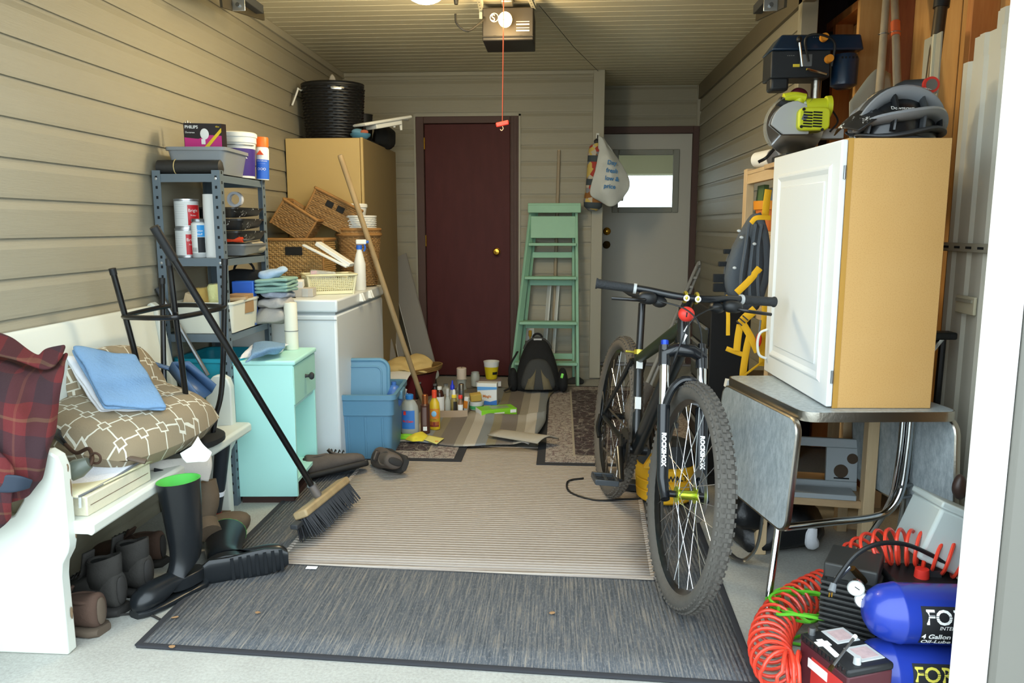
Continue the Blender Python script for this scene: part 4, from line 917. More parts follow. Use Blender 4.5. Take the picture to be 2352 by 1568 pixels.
# ================================================================ mint nightstand
ns = thing('nightstand', 'mint green nightstand with one drawer beside the pew', 'nightstand', (-1.325, 3.45, 0), R(4))
nw, nd, nh = .265, .38, .655      # x depth, y width
MB().bx(-nw / 2, nw / 2, -nd / 2, -nd / 2 + .018, .03, nh - .02).build('side_panel', 'mint', ns, bev=.002)
MB().bx(-nw / 2, nw / 2, nd / 2 - .018, nd / 2, .03, nh - .02).build('side_panel', 'mint', ns, bev=.002)
MB().bx(-nw / 2, -nw / 2 + .012, -nd / 2 + .018, nd / 2 - .018, .03, nh - .02).build('back_panel', 'mint', ns)
MB().bx(-nw / 2 - .004, nw / 2 + .012, -nd / 2 - .006, nd / 2 + .006, nh - .022, nh).build('top', 'mint', ns, bev=.008, bseg=3)
MB().bx(-nw / 2 + .012, nw / 2 - .003, -nd / 2 + .018, nd / 2 - .018, .09, .105).build('bottom_shelf', 'mint', ns)
MB().bx(-nw / 2 + .012, nw / 2 - .006, -nd / 2 + .018, nd / 2 - .018, .435, .45).build('divider', 'mint', ns)
dr = MB().bx(nw / 2 - .016, nw / 2 + .004, -nd / 2 + .004, nd / 2 - .004, .452, nh - .026).build('drawer', 'mint_drawer', ns, bev=.003)
MB().lathe([(0, 0), (.010, 0), (.007, .008), (.007, .018), (.016, .024), (.018, .032), (.012, .04), (0, .042)], 18, (nw / 2 + .003, .0, .55), Matrix(((0, 0, 1), (1, 0, 0), (0, 1, 0)))).build('knob', 'dark_grey', dr)
MB().bx(-nw / 2 + .01, nw / 2 - .02, -nd / 2 + .008, nd / 2 - .008, 0, .03).build('plinth', mat('plinth_brown', '#3a2520', .7), ns)
nt = nh + .001
tag(sheet('washcloth', [[gr(548, 822, nt + .01), gr(600, 812, nt + .012), gr(650, 806, nt + .012)], [gr(560, 806, nt + .03), gr(605, 796, nt + .04), gr(660, 790, nt + .03)], [gr(585, 790, nt + .035), gr(625, 786, nt + .05), gr(680, 790, nt + .012)]], 'cloth_white', None, .010, 2, .016, 16, 5), 'rumpled pale striped washcloth on the mint nightstand', 'cloth')
tag(sheet('washcloth', [[gr(562, 832, nt + .016) + V(0, -.005, 0), gr(605, 820, nt + .018), gr(640, 815, nt + .012)], [gr(578, 806, nt + .05), gr(615, 798, nt + .058), gr(652, 800, nt + .04)], [gr(582, 785, nt + .055), gr(620, 782, nt + .062), gr(655, 786, nt + .05)]], 'cloth_blue', None, .010, 2, .012, 14, 2), 'rumpled blue washcloth draped on the mint nightstand corner', 'cloth')
o = thing('paper_roll', 'white paper roll tied with string standing on nightstand back corner', 'paper roll', (-1.29, 3.58, nt))
MB().lathe([(.012, 0), (.030, 0), (.031, .01), (.031, .22), (.029, .226), (.012, .224)], 24).build('roll', mat('paper_cream', '#dfe0d0', .8), o); MB().torus((0, 0, .09), .0315, .0018, None, 24, 6).build('string', 'mid_grey', o)
# ================================================================ push broom
pb = thing('push_broom', 'push broom with black handle leaning across the nightstand', 'broom', (0, 0, 0))
hd = gr(755, 1185, .07); a = at(357, 548, 2.48); b = gr(728, 1152, .13)
d = (b - a).normalized()
MB().tube([a, a + d * .02, b - d * .03], [.011, .0125, .0125], 12).build('handle', 'black_metal', pb); MB().tube([a - d * .005, a + d * .12], .0155, 12).build('grip', 'black_plastic', pb); MB().tube([b - d * .05, b + d * .01], .018, 12).build('ferrule', 'alu', pb)
e0, e1 = gr(690, 1210, .085), gr(790, 1128, .085); ax_ = (e1 - e0).normalized(); sd = V(ax_.y, -ax_.x, 0); L = (e1 - e0).length
q = Matrix((ax_, V(0, 0, 1).cross(ax_), V(0, 0, 1))).transposed(); c = (e0 + e1) / 2
tilt = Euler((0, 0, 0)).to_matrix()
Mq = q @ Matrix.Rotation(R(-24), 3, 'X')
MB().box(c + V(0, 0, .012), (L, .062, .032), Mq).build('block', 'broomstick', pb, bev=.008)
random.seed(2); mb = MB()
for i in range(46):
    for j in range(5):
        s = V(-L / 2 + L * (i + .5) / 46, -.024 + .012 * j, -.006); e = V(s.x + random.uniform(-.006, .006), s.y * 1.9 + random.uniform(-.006, .006), -.088 + random.uniform(-.006, .004))
        mb.tube([c + Mq @ s, c + Mq @ e], [.0042, .0022], 4, cap=False)
bb = mb.build('bristles', mat('bristle', '#1b1d22', .6), pb, smooth=False); bb['kind'] = 'stuff'
MB().box(c - ax_ * (L / 2 + .03) + V(0, 0, -.015), (.05, .03, .02), q).build('end_bracket', 'dark_grey', pb, bev=.004)
pb.location.z = 0.035
# ================================================================ blue tote
tt = thing('storage_tote', 'open blue plastic storage tote beside the nightstand', 'tote', (-1.03, 4.06, 0), R(3))
tw, td, th = .30, .40, .37
o0, o1 = rrect(tw * .86, td * .86, .03), rrect(tw, td, .03)
MB().rings([[V(x, y, 0) for x, y in o0], [V(x * .99, y * .99, th * .70) for x, y in [(a[0] * .3 + b[0] * .7, a[1] * .3 + b[1] * .7) for a, b in zip(o0, o1)]], [V(x * 1.02, y * 1.02, th * .71) for x, y in o1], [V(x * 1.03, y * 1.03, th) for x, y in o1], [V(x * .98, y * .98, th) for x, y in o1], [V(x * .96, y * .96, .01) for x, y in o0]]).build('body', 'tote_blue', tt, ang=30)
r1 = rrect(tw * 1.12, td * 1.10, .035); r2 = rrect(tw * 1.0, td * 1.0, .03)
MB().rings([[V(x, y, th - .022) for x, y in r1], [V(x, y, th + .004) for x, y in r1], [V(x, y, th + .004) for x, y in r2], [V(x, y, th - .02) for x, y in r2]], False, False, True).build('rim', 'tote_blue', tt, ang=30)
for i in range(3): MB().hexa([V(-.09 + .09 * i - .006, -td * .43 - .004, .03), V(-.09 + .09 * i + .006, -td * .43 - .004, .03), V(-.09 + .09 * i + .006, -td * .43 + .01, .03), V(-.09 + .09 * i - .006, -td * .43 + .01, .03), V(-.09 + .09 * i - .006, -td * .475 - .003, th * .68), V(-.09 + .09 * i + .006, -td * .475 - .003, th * .68), V(-.09 + .09 * i + .006, -td * .47 + .01, th * .68), V(-.09 + .09 * i - .006, -td * .47 + .01, th * .68)]).build('rib', 'tote_blue', tt, bev=.003)
for sx in (-1, 1): MB().box((sx * tw * .555, 0, th - .03), (.025, .12, .05)).build('grip_handle', 'tote_blue', tt, bev=.008)
o = thing('tote_lid', 'blue tote lid standing on edge inside the tote', 'lid', (-1.09, 4.02, .30), Euler((R(-8), 0, R(6))))
MB().prism(rrect(.32, .25, .05, 6, 0, .10), .014, XZ, (0, 0, 0)).build('panel', 'tote_blue', o, bev=.004); q = rrect(.32, .25, .05, 6, 0, .10); MB().tube([V(x, -.008, y) for x, y in q], .012, 8, closed=True).build('rim', 'tote_blue', o); q = rrect(.25, .18, .035, 6, 0, .10); MB().tube([V(x, -.014, y) for x, y in q], .005, 6, closed=True).build('ridge', 'tote_blue', o)
o = thing('red_book', 'red hardback standing in the blue tote behind the lid', 'book', (-.965, 4.10, .26), Euler((R(-4), 0, R(8)))); MB().box((0, 0, .10), (.045, .022, .22)).build('cover', mat('brick_red', '#8a3a30', .7), o, bev=.003); MB().box((0, .002, .10), (.04, .016, .222)).build('pages', 'paper', o)
o = thing('blue_bottle', 'rounded blue bottle lying in the open tote', 'bottle', (-.905, 4.06, .28)); MB().sup((0, 0, .04), (.05, .05, .07), n=20, m=12).build('body', mat('deep_blue', '#3a66a8', .35), o); MB().cyl((0, 0, .10), (0, 0, .125), .014).build('cap', 'deep_blue', o)

# ================================================================ chest freezer and what stands on it
FX0, FX1, FY0, FY1, FZ = -1.735, -1.13, 3.79, 4.80, .875
fz = thing('chest_freezer', 'white chest freezer behind the steel shelving', 'freezer', (0, 0, 0))
MB().bx(FX0, FX1, FY0, FY1, .04, FZ - .075).build('body', 'freezer', fz, bev=.012); MB().bx(FX0 + .01, FX1 - .008, FY0 + .008, FY1 - .008, FZ - .08, FZ - .062).build('gasket', 'freezer_seal', fz)
MB().bx(FX0 - .0, FX1 + .006, FY0 - .004, FY1 + .004, FZ - .064, FZ).build('lid', 'freezer', fz, bev=.01, bseg=3); MB().bx(FX0 + .03, FX1 - .03, FY0 + .03, FY1 - .03, 0, .04).build('plinth', 'dark_grey', fz)
MB().bx(FX0 + .1, FX1, FY0 - .0015, FY0 + .001, FZ - .106, FZ - .100).build('seam', 'freezer_seal', fz)
for y in (4.23, 4.27, 4.43, 4.47): MB().hexa([V(FX1 + .004, y - .012, FZ - .05), V(FX1 + .03, y - .008, FZ - .05), V(FX1 + .03, y + .008, FZ - .05), V(FX1 + .004, y + .012, FZ - .05), V(FX1 + .004, y - .004, FZ - .006), V(FX1 + .014, y - .003, FZ - .004), V(FX1 + .014, y + .003, FZ - .004), V(FX1 + .004, y + .004, FZ - .006)]).build('lid_handle', 'white_plastic', fz, bev=.002)
zf = FZ + .001
def wicker_box(name, label, loc, rot, w, d, h, m, slots=True, back=None):
    o = thing(name, label, 'basket', loc, rot); th = .012
    for (c, s) in (((0, -d / 2 + th / 2, h / 2), (w, th, h)), ((0, d / 2 - th / 2, h / 2), (w, th, h)), ((-w / 2 + th / 2, 0, h / 2), (th, d, h)), ((w / 2 - th / 2, 0, h / 2), (th, d, h)), ((0, 0, .006), (w, d, .012))):
        MB().box(c, s).build('woven_side', m, o, bev=.004)
    nrow = int(h / .012); mb = MB()
    for k in range(nrow):
        z = .006 + k * .012; n = int(w / .016); y = -d / 2 - .001
        mb.tube([V(-w / 2 + w * i / n, y - .0035 * (1 if (i + k) % 2 else -1), z) for i in range(n + 1)], .0045, 5)
        x = w / 2 + .001; nn = int(d / .018)
        for sx in (1, -1): mb.tube([V(sx * x + sx * .0035 * (1 if (i + k) % 2 else -1), -d / 2 + d * i / nn, z) for i in range(nn + 1)], .0045, 5)
    b = mb.build('weave', m, o); b['kind'] = 'stuff'
    q = rrect(w + .01, d + .01, .01, 2); MB().tube([V(x, y, h) for x, y in q], .009, 8, closed=True).build('rolled_rim', 'wicker_edge', o)
    for x in (-w / 2, w / 2): MB().cyl((x, -d / 2, 0), (x, -d / 2, h), .007, n=8).build('corner_cane', 'wicker_edge', o)
    if slots == 1: MB().box((0, -d / 2 - .006, h * .78), (w * .3, .008, h * .16)).build('hand_hole', 'hole_dark', o, bev=.003)
    if slots == 2:
        for x in (-.035, .035): MB().box((x, -d / 2 - .006, h * .72), (.045, .008, .035)).build('hand_hole', 'hole_dark', o, bev=.003)
    return o
wicker_box('wicker_basket', 'upright square wicker basket with hand hole on the freezer', (-1.525, 4.45, zf), R(2), .33, .26, .29, 'wicker_light', 1)
wicker_box('wicker_basket', 'small wicker basket tilted left atop the upright basket', at(668, 535, 4.5) + V(-.01, .03, .0), Euler((0, R(33), R(4))), .22, .18, .16, 'wicker', 0)
wicker_box('wicker_basket', 'brown wicker basket tilted right with two hand holes', at(752, 520, 4.68), Euler((0, R(27), R(12))), .29, .22, .18, 'wicker', 2)
# round hamper
o = thing('wicker_hamper', 'round brown wicker hamper on the freezer by the cabinet', 'basket', (-1.245, 4.70, zf))
pr = [(.085, 0), (.10, .01), (.125, .22), (.128, .30), (.134, .302), (.136, .345)]
MB().lathe(pr + [(.124, .345), (.115, .22), (.09, .02), (0, .02)], 32).build('body', 'wicker', o)
mb = MB()
for k in range(27):
    z = .012 + k * .0115; r = .101 + (.027 * z / .30); n = 48
    mb.tube([V((r + .0032 * (1 if (i + k) % 2 else -1)) * math.cos(2 * PI * i / n), (r + .0032 * (1 if (i + k) % 2 else -1)) * math.sin(2 * PI * i / n), z) for i in range(n)], .0042, 5, closed=True)
b = mb.build('weave', 'wicker', o); b['kind'] = 'stuff'
MB().torus((0, 0, .315), .134, .01, None, 36, 8).build('hoop', 'wicker_edge', o); MB().torus((0, 0, .345), .131, .010, None, 36, 8).build('rolled_rim', 'wicker_edge', o)
o = thing('white_basket', 'round white woven basket resting in the wicker hamper', 'basket', (-1.245, 4.70, zf + .345)); MB().lathe([(.08, 0), (.10, .005), (.105, .07), (.112, .075), (.112, .085), (.1, .085), (.095, .01), (0, .01)], 32).build('body', 'white_plastic', o)
mb = MB()
for k in range(5): mb.tube([V((.104 + .003 * (1 if (i + k) % 2 else -1)) * math.cos(2 * PI * i / 40), (.104 + .003 * (1 if (i + k) % 2 else -1)) * math.sin(2 * PI * i / 40), .012 + k * .013) for i in range(40)], .005, 5, closed=True)
b = mb.build('weave', 'white_plastic', o); b['kind'] = 'stuff'
o = thing('white_tub', 'small white lidded food tub on the white basket', 'tub', (-1.25, 4.69, zf + .427)); MB().lathe([(.05, 0), (.052, .002), (.06, .05), (.066, .052), (.066, .068), (.06, .074), (0, .074)], 28).build('tub', 'white_plastic', o); MB().grid([[V(.0585 * math.cos(R(-115) + R(50) * i / 6), .0585 * math.sin(R(-115) + R(50) * i / 6), z) for z in (.018, .032)] for i in range(7)]).build('red_label', 'red_plastic', o)
# cream lattice basket
def lattice_basket(loc, rot, w, d, h, lab):
    o = thing('plastic_basket', lab, 'basket', loc, rot); a = .88
    def side(p0, p1, q0, q1, n):
        nb = Vector(p0); mb = MB(); hole = .62
        for i in range(n + 1):
            u = i / n; b0 = Vector(p0).lerp(Vector(p1), u); t0 = Vector(q0).lerp(Vector(q1), u); mb.tube([b0, t0], .0028, 4)
        for k in range(1, 8):
            v = k / 8; mb.tube([Vector(p0).lerp(Vector(q0), v), Vector(p1).lerp(Vector(q1), v)], .0026, 4)
        q = mb.build('lattice_side', 'cream_plastic', o, smooth=False); q['kind'] = 'stuff'
    B = [(-w / 2 * a, -d / 2 * a), (w / 2 * a, -d / 2 * a), (w / 2 * a, d / 2 * a), (-w / 2 * a, d / 2 * a)]; T_ = [(-w / 2, -d / 2), (w / 2, -d / 2), (w / 2, d / 2), (-w / 2, d / 2)]
    for i in range(4):
        j = (i + 1) % 4; p0, p1, q0, q1 = (*B[i], .02), (*B[j], .02), (*T_[i], h - .012), (*T_[j], h - .012); side(p0, p1, q0, q1, 22 if i % 2 == 0 else 14)
        MB().tube([V(*B[i], 0), V(*T_[i], h)], .007, 8).build('corner_rib', 'cream_plastic', o)
    MB().bx(-w / 2 * a, w / 2 * a, -d / 2 * a, d / 2 * a, 0, .02).build('base', 'cream_plastic', o, bev=.004)
    q = rrect(w + .01, d + .01, .015, 3); MB().tube([V(x, y, h) for x, y in q], .009, 8, closed=True, flat=(.7, 1)).build('rim', 'cream_plastic', o)
    return o
lattice_basket((-1.275, 4.16, zf), R(28), .26, .18, .105, 'cream plastic lattice basket on the freezer top')
fo = thing('foam_packing', 'white foam packing pieces sticking out of the cream basket', 'foam', (0, 0, 0))
for (p, q, w, t_) in (((702, 562, 4.22), (802, 612, 4.20), .03, .012), ((735, 558, 4.26), (812, 608, 4.23), .06, .022)):
    a, b = at(*p) + V(.0, -.04, 0), at(*q) + V(0, -.04, 0); d = b - a; mt = d.to_track_quat('X', 'Z').to_matrix(); MB().box((a + b) / 2, (d.length, w, t_), mt).build('foam_bar', 'white_plastic', fo, bev=.003)
o = thing('clear_clamshell', 'clear plastic packaging with pink tag inside the cream basket', 'packaging', (-1.31, 4.16, zf + .03)); MB().box((0, 0, .05), (.14, .09, .09), (0, R(6), R(20))).build('shell', 'clear_plastic', o, bev=.01); MB().box((-.03, -.055, .085), (.03, .004, .02), (0, 0, R(20))).build('tag', mat('pink_tag', '#d8a0a8', .6), o)
# spray bottle
def trigger(loc, rot, lab, h=.24, r=.035, body='white_plastic', trig='blue_bright'):
    o = thing('spray_bottle', lab, 'bottle', loc, rot)
    MB().lathe([(0, 0), (r, 0), (r * 1.02, .01), (r, h * .5), (r * .62, h * .68), (r * .42, h * .76), (r * .42, h * .80), (0, h * .8)], 24).build('bottle', body, o)
    MB().cyl((0, 0, h * .78), (0, 0, h * .86), r * .5).build('collar', trig, o)
    MB().box((.012, 0, h * .92), (.06, .02, .028)).build('head', body, o, bev=.005); MB().cyl((.04, 0, h * .92), (.055, 0, h * .92), .008, n=10).build('nozzle', trig, o); MB().tube(bez([V(.03, 0, h * .88), V(.034, 0, h * .8), V(.026, 0, h * .74)], 4), .005, 8).build('trigger', trig, o)
    return o
trigger((-1.165, 4.40, zf), R(10), 'white spray bottle with blue trigger beside the wicker hamper', .30, .034)
o = thing('flat_carton', 'flat grey white carton near the freezer front edge', 'box', (-1.40, 3.97, zf), R(8)); MB().box((0, 0, .022), (.20, .10, .044)).build('carton_body', mat('carton_grey', '#b8b4ae', .7), o, bev=.002); MB().box((.06, -.051, .022), (.03, .002, .042)).build('flap', 'light_grey', o)
tag(MB().box((-1.40, 3.975, zf + .065), (.085, .05, .035), (R(12), 0, R(8))).build('white_card', 'paper'), 'folded white card standing on the flat carton', 'card')
o = thing('wooden_bowl', 'amber wooden tray between steel shelf and wicker basket', 'bowl', (-1.62, 4.16, zf)); MB().hexa([V(-.09, -.05, 0), V(.07, -.05, 0), V(.07, .05, 0), V(-.09, .05, 0), V(-.11, -.07, .08), V(.11, -.07, .08), V(.11, .07, .08), V(-.11, .07, .08)]).build('body', mat('amber_wood', '#9a6a2c', .5, var=.12, vs=9), o, bev=.004); MB().box((0, 0, .0805), (.19, .11, .002)).build('inside', 'hole_dark', o)
tag(MB().tube(bez([V(-1.52, 3.86, zf + .004), V(-1.45, 3.85, zf + .004), V(-1.42, 3.865, zf + .004), V(-1.36, 3.86, zf + .004)], 6), .003, 6).build('black_strip', 'black_plastic'), 'thin black strip lying on the freezer edge', 'strip')

# ================================================================ tall tan cabinet
CX0, CX1, CY0, CY1, CH = -1.74, -1.245, 4.86, 5.84, 1.79
cb = thing('tall_cabinet', 'tall tan laminate cabinet in the left back corner', 'cabinet', (0, 0, 0))
MB().bx(CX0, CX1 - .003, CY0 + .02, CY1, .0, CH).build('body', 'tan_side', cb, bev=.002); MB().bx(CX0 + .002, CX1 - .02, CY0, CY0 + .018, .04, CH - .004).build('door', 'tan_laminate', cb, bev=.002)
MB().bx(CX1 - .016, CX1, CY0, CY0 + .02, 0, CH).build('edge_strip', 'tan_laminate', cb, bev=.001)
# items on the cabinet
hb = thing('laundry_basket', 'tall black woven plastic laundry basket on the tan cabinet', 'basket', (-1.50, 5.12, CH + .001), R(0))
n = 40; rs = []; sy = .8
prof = [(.17, 0), (.178, .006), (.20, .34), (.205, .345), (.205, .36), (.196, .36)]
MB().lathe(prof + [(.188, .33), (.165, .012), (0, .012)], n, sx=1, sy=sy).build('body', 'black_plastic', hb)
mb = MB()
for k in range(19):
    z = .014 + k * .0175; r = .1785 + .0235 * z / .34; m_ = 72
    mb.tube([V((r + .0030 * (1 if ((i // 2) + k) % 2 else -1)) * math.cos(2 * PI * i / m_), sy * (r + .0030 * (1 if ((i // 2) + k) % 2 else -1)) * math.sin(2 * PI * i / m_), z) for i in range(m_)], .0068, 5, closed=True)
b = mb.build('weave', mat('black_gloss', '#131417', .25), hb); b['kind'] = 'stuff'
q = R(-68); MB().sup((.2 * math.cos(q), sy * .2 * math.sin(q), .318), (.045, .008, .014), (.6, .6), rot=(0, 0, q + PI / 2)).build('hand_hole', mat('shiny_grey', '#8d9092', .2, .6), hb)
MB().torus((0, 0, .358), .2, .007, None, 40, 8, sy=sy).build('rim', 'black_gloss', hb)
o = thing('white_rod', 'thin white rod leaning out of the black laundry basket', 'rod', (0, 0, 0)); MB().tube([at(685, 203, 5.0), at(681, 215, 5.0), at(671, 242, 4.98)], .006, 8).build('rod', 'white_plastic', o); MB().tube([at(684, 203, 5.0), at(692, 208, 5.05), V(-1.60, 5.1, 2.12)], .006, 8).build('hook', 'white_plastic', o)
tag(MB().sup((-1.50, 5.12, CH + .385), (.02, .015, .045), nz=.004, ns=20).build('brush_head', 'cloth_grey'), 'pale knob poking above the black laundry basket', 'brush')
o = thing('spool_basket', 'dark mesh pot beside the black laundry basket', 'pot', (-1.36, 5.36, CH + .001)); MB().lathe([(.05, 0), (.06, .2), (.063, .205), (.056, .205), (.046, .01), (0, .01)], 20).build('pot', 'black_plastic', o); MB().torus((.055, 0, .15), .02, .003, XZ, 14, 6).build('ring', 'steel', o)
o = thing('blue_bowl', 'small blue bowl of sponges at the tan cabinet edge', 'bowl', (-1.285, 4.965, CH + .001)); MB().lathe([(.04, 0), (.062, .018), (.066, .032), (.060, .032), (.04, .006), (0, .006)], 24).build('bowl', mat('bowl_blue', '#4b7f9c', .4), o); MB().sup((-.018, -.005, .045), (.036, .03, .018), nz=.006, ns=30).build('sponge', mat('sponge_blue', '#5d8aa6', .9), o); MB().sup((.025, 0, .042), (.024, .028, .014), nz=.006, ns=30).build('sponge', mat('sponge_rust', '#a8604a', .9), o)
o = thing('plastic_shelf_panel', 'white plastic shelf panel with legs lying on the tan cabinet', 'panel', (0, 0, 0))
a, b = at(822, 288, 5.0), at(930, 270, 5.30); d = (b - a); mt = Matrix((d.normalized(), V(0, 0, 1).cross(d.normalized()), V(0, 0, 1))).transposed()
mt = d.to_track_quat('X', 'Z').to_matrix()
MB().box((a + b) / 2, (d.length, .16, .02), mt).build('board', 'white_plastic', o, bev=.008); MB().box((a + b) / 2 + mt @ V(.01, 0, -.025), (d.length * .55, .12, .03), mt).build('rib_frame', 'white_plastic', o, bev=.006)
for u, L in ((.78, .06), (.93, .085)): p = a.lerp(b, u); MB().tube([p + V(0, -.05, 0), p + V(.005, -.05, -L)], [.013, .008], 10).build('leg', 'white_plastic', o)
MB().box(b + V(.012, -.02, -.015), (.03, .06, .012)).build('clip', 'white_plastic', o, bev=.003)
o = thing('cloth_bag', 'black fabric bag slumped at the back of the tan cabinet', 'bag', (-1.27, 5.55, CH + .001)); MB().sup((0, 0, .08), (.06, .2, .085), (.8, .8), nz=.025, ns=12, n=24, m=14).build('bag_body', 'black_fabric', o, ang=80); MB().tube(bez([V(-.03, -.2, .05), V(-.02, -.28, .02), V(.02, -.24, .005)], 5), .004, 6).build('cord', 'black_plastic', o)
# ================================================================ wooden pole and boards by the maroon door
a, b = at(781, 356, 4.40), at(968, 912, 4.85); d = (b - a).normalized()
o = thing('broom_handle', 'long bare wooden pole leaning before the tan cabinet', 'pole', (0, 0, 0)); MB().tube([a, a + d * .01, b - d * .1, b + d * (b.z - .035) / -d.z], [.0135, .0165, .0165, .016], 12).build('shaft', 'broomstick', o); MB().tube([a - d * .001, a + d * .004], .0135, 12).build('rounded_end', 'oldwood', o)
def leanboard(lab, tl, bl, w, Yt, Yb, t_=.016, m='board_grey'):
    o = thing('shelf_board', lab, 'board', (0, 0, 0)); a, b = at(*tl, Yt), at(*bl, Yb); d = (b - a).normalized(); sx = V(.92, -.38, 0); n = d.cross(sx).normalized(); sx = n.cross(d).normalized()
    L = (b - a).length; mt = Matrix((sx, n, -d)).transposed()
    MB().box((a + b) / 2 + sx * w / 2, (w, t_, L), mt).build('panel', m, o); MB().box((a + b) / 2 - sx * .0015, (.004, t_ * 1.02, L), mt).build('white_edge', 'white_plastic', o)
mat('board_grey', '#8c8a86', .6, var=.05)
leanboard('long grey board with white edge leaning beside the maroon door', (893, 600), (960, 862), .17, 6.05, 5.72); leanboard('short pale board leaning by the freezer, left of the pole', (879, 757), (902, 850), .05, 5.6, 5.45); leanboard('short pale board half hidden behind the wooden pole', (905, 762), (922, 850), .045, 5.75, 5.6)

# ================================================================ cleaning things on the striped rug
G0 = .036
def G(px, py): p = gr(px, py, G0); return V(p.x, p.y, G0)
def bottle(name, label, loc, prof, body, cap=None, capm=None, lab=None, sx=1, sy=1, rz=0, cat='bottle', tilt=None):
    """prof: (r,z); cap: (r,z0,z1); lab: (z0,z1,mat,a0,a1) wrap panels"""
    o = thing(name, label, cat, loc, tilt or (0, 0, rz)); MB().lathe([(0, 0)] + prof + [(0, prof[-1][1])], 24, sx=sx, sy=sy).build('body', body, o)
    if cap: MB().lathe([(0, cap[1]), (cap[0], cap[1]), (cap[0], cap[2] - .003), (cap[0] * .85, cap[2]), (0, cap[2])], 18).build('cap', capm, o)
    def rad(z):
        for (r0, z0), (r1, z1) in zip(prof, prof[1:]):
            if z0 <= z <= z1 and z1 > z0: return r0 + (r1 - r0) * (z - z0) / (z1 - z0)
        return prof[0][0]
    for (z0, z1, m, a0, a1) in (lab or []):
        n = 10; MB().grid([[V((rad(z) + .0008) * math.cos(R(a0 + (a1 - a0) * i / n)) * sx, (rad(z) + .0008) * math.sin(R(a0 + (a1 - a0) * i / n)) * sy, z) for z in (z0, (z0 + z1) / 2, z1)] for i in range(n + 1)]).build('label', m, o)
    return o
mat('clear_pet', '#cfd8d4', .1, alpha=.45); mat('jug_pale', '#b9c0ba', .2, alpha=.7); mat('label_blue', '#3a7ad0', .45); mat('brown_plastic', '#4a2a20', .35); mat('copper', '#b06a40', .3, .8); mat('mustard', '#c9a922', .35); mat('amber_dark', '#3a2018', .2); mat('lime_green', '#7fc52a', .45); mat('label_orange', '#c87a2a', .5); mat('label_yellow', '#e8d040', .5)
o = bottle('cleaner_jug', 'clear cleaner jug with blue cap and blue label on the striped rug', G(938, 1000) + V(0, .05, 0), [(.045, 0), (.052, .006), (.054, .03), (.054, .14), (.050, .165), (.034, .195), (.022, .205), (.022, .212)], 'jug_pale', (.024, .208, .235), mat('cap_blue', '#2f7fd0', .4), [(.035, .145, 'label_blue', -140, -50)], 1, .7)
wrap_text('Mr.Clean', .018, .0555, .075, R(-95), 'red_plastic', o, bold=.0006).scale = (1, .7, 1); MB().box((-.022, -.0375, .13), (.014, .002, .022)).build('red_flag', 'red_plastic', o)
o = thing('scrub_pad', 'lime green scrubber disc lying in front of the cleaner jug', 'scrubber', G(938, 1000) + V(.0, -.05, 0)); MB().sup((0, 0, .008), (.07, .04, .010), (1, .5), n=28, m=8).build('disc', 'lime_green', o); MB().sup((0, 0, .016), (.03, .016, .008), n=16, m=6).build('grip', 'lime_green', o)
bottle('polish_bottle', 'slim dark brown bottle with copper cap beside the jug', G(976, 996) + V(0, .02, 0), [(.024, 0), (.027, .004), (.027, .17), (.02, .178)], 'brown_plastic', (.018, .176, .232), 'copper', [(.02, .045, 'paper', -110, -60), (.05, .16, mat('lbl_mauve', '#6d5a58', .5), -115, -65)])
o = bottle('wood_oil_bottle', 'yellow bottle with orange red cap beside the brown bottle', G(994, 990) + V(.005, .045, 0), [(.028, 0), (.033, .005), (.033, .12), (.028, .165), (.014, .19), (.012, .2)], 'mustard', (.015, .195, .24), mat('cap_red', '#d8482a', .4), [(.03, .13, 'label_orange', -150, -30), (.052, .07, 'label_yellow', -150, -30), (.02, .05, mat('lbl_maroon', '#7a2a1e', .5), -145, -35)], 1, .7)
MB().sup((-.0, -.0245, .10), (.016, .002, .018), n=16, m=6).build('round_logo', mat('logo_blue', '#7fb4d8', .5), o)
# cardboard tray with small bottles
tr = thing('cardboard_tray', 'shallow cardboard tray holding small bottles on the striped rug', 'tray', (-.70, 4.83, G0), R(8))
for c, s_ in (((0, 0, .002), (.20, .17, .004)), ((0, -.085, .022), (.20, .003, .044)), ((0, .085, .022), (.20, .003, .044)), ((-.10, 0, .022), (.003, .17, .044)), ((.10, 0, .022), (.003, .17, .044))): MB().box(c, s_).build('wall', mat('tray_card', '#a5917a', .9, var=.08), tr)
T = V(-.70, 4.83, G0 + .0045)
bottle('peroxide_bottle', 'dark amber bottle with white cap and label in the tray', T + V(-.075, -.02, 0), [(.028, 0), (.03, .004), (.03, .12), (.022, .15), (.013, .16), (.013, .165)], 'amber_dark', (.015, .162, .182), 'white_plastic', [(.012, .118, 'paper', -170, -10)])
bottle('clear_sprayer', 'small clear spray bottle with pale top in the tray', T + V(-.02, -.045, 0), [(.016, 0), (.018, .003), (.018, .09), (.010, .12), (.009, .13)], 'clear_pet', (.010, .128, .175), 'light_grey')
bottle('dropper_bottle', 'bottle with bright blue pointed cap at the tray back', T + V(.0, .04, 0), [(.02, 0), (.021, .003), (.021, .13), (.012, .155)], 'clear_pet', (.014, .15, .18), mat('cap_royal', '#2438c8', .4)); MB().lathe([(.008, 0), (.004, .03), (0, .032)], 12, T + V(.0, .04, .18)).build('tip', 'cap_royal', bpy.data.objects['dropper_bottle']).matrix_parent_inverse = Matrix.Translation(-(T + V(.0, .04, 0)))
o = bottle('pump_bottle', 'amber bottle with yellow collar and white pump in the tray', T + V(.02, -.03, 0), [(.02, 0), (.022, .003), (.022, .095), (.015, .11), (.013, .115)], mat('amber_clear', '#9a8a50', .15, alpha=.75), (.016, .113, .132), 'label_yellow', [(.01, .09, mat('lbl_dark', '#2a2622', .5), -95, -30)]); MB().lathe([(.011, .13), (.010, .155), (.006, .165), (0, .166)], 14).build('pump', 'white_plastic', o)
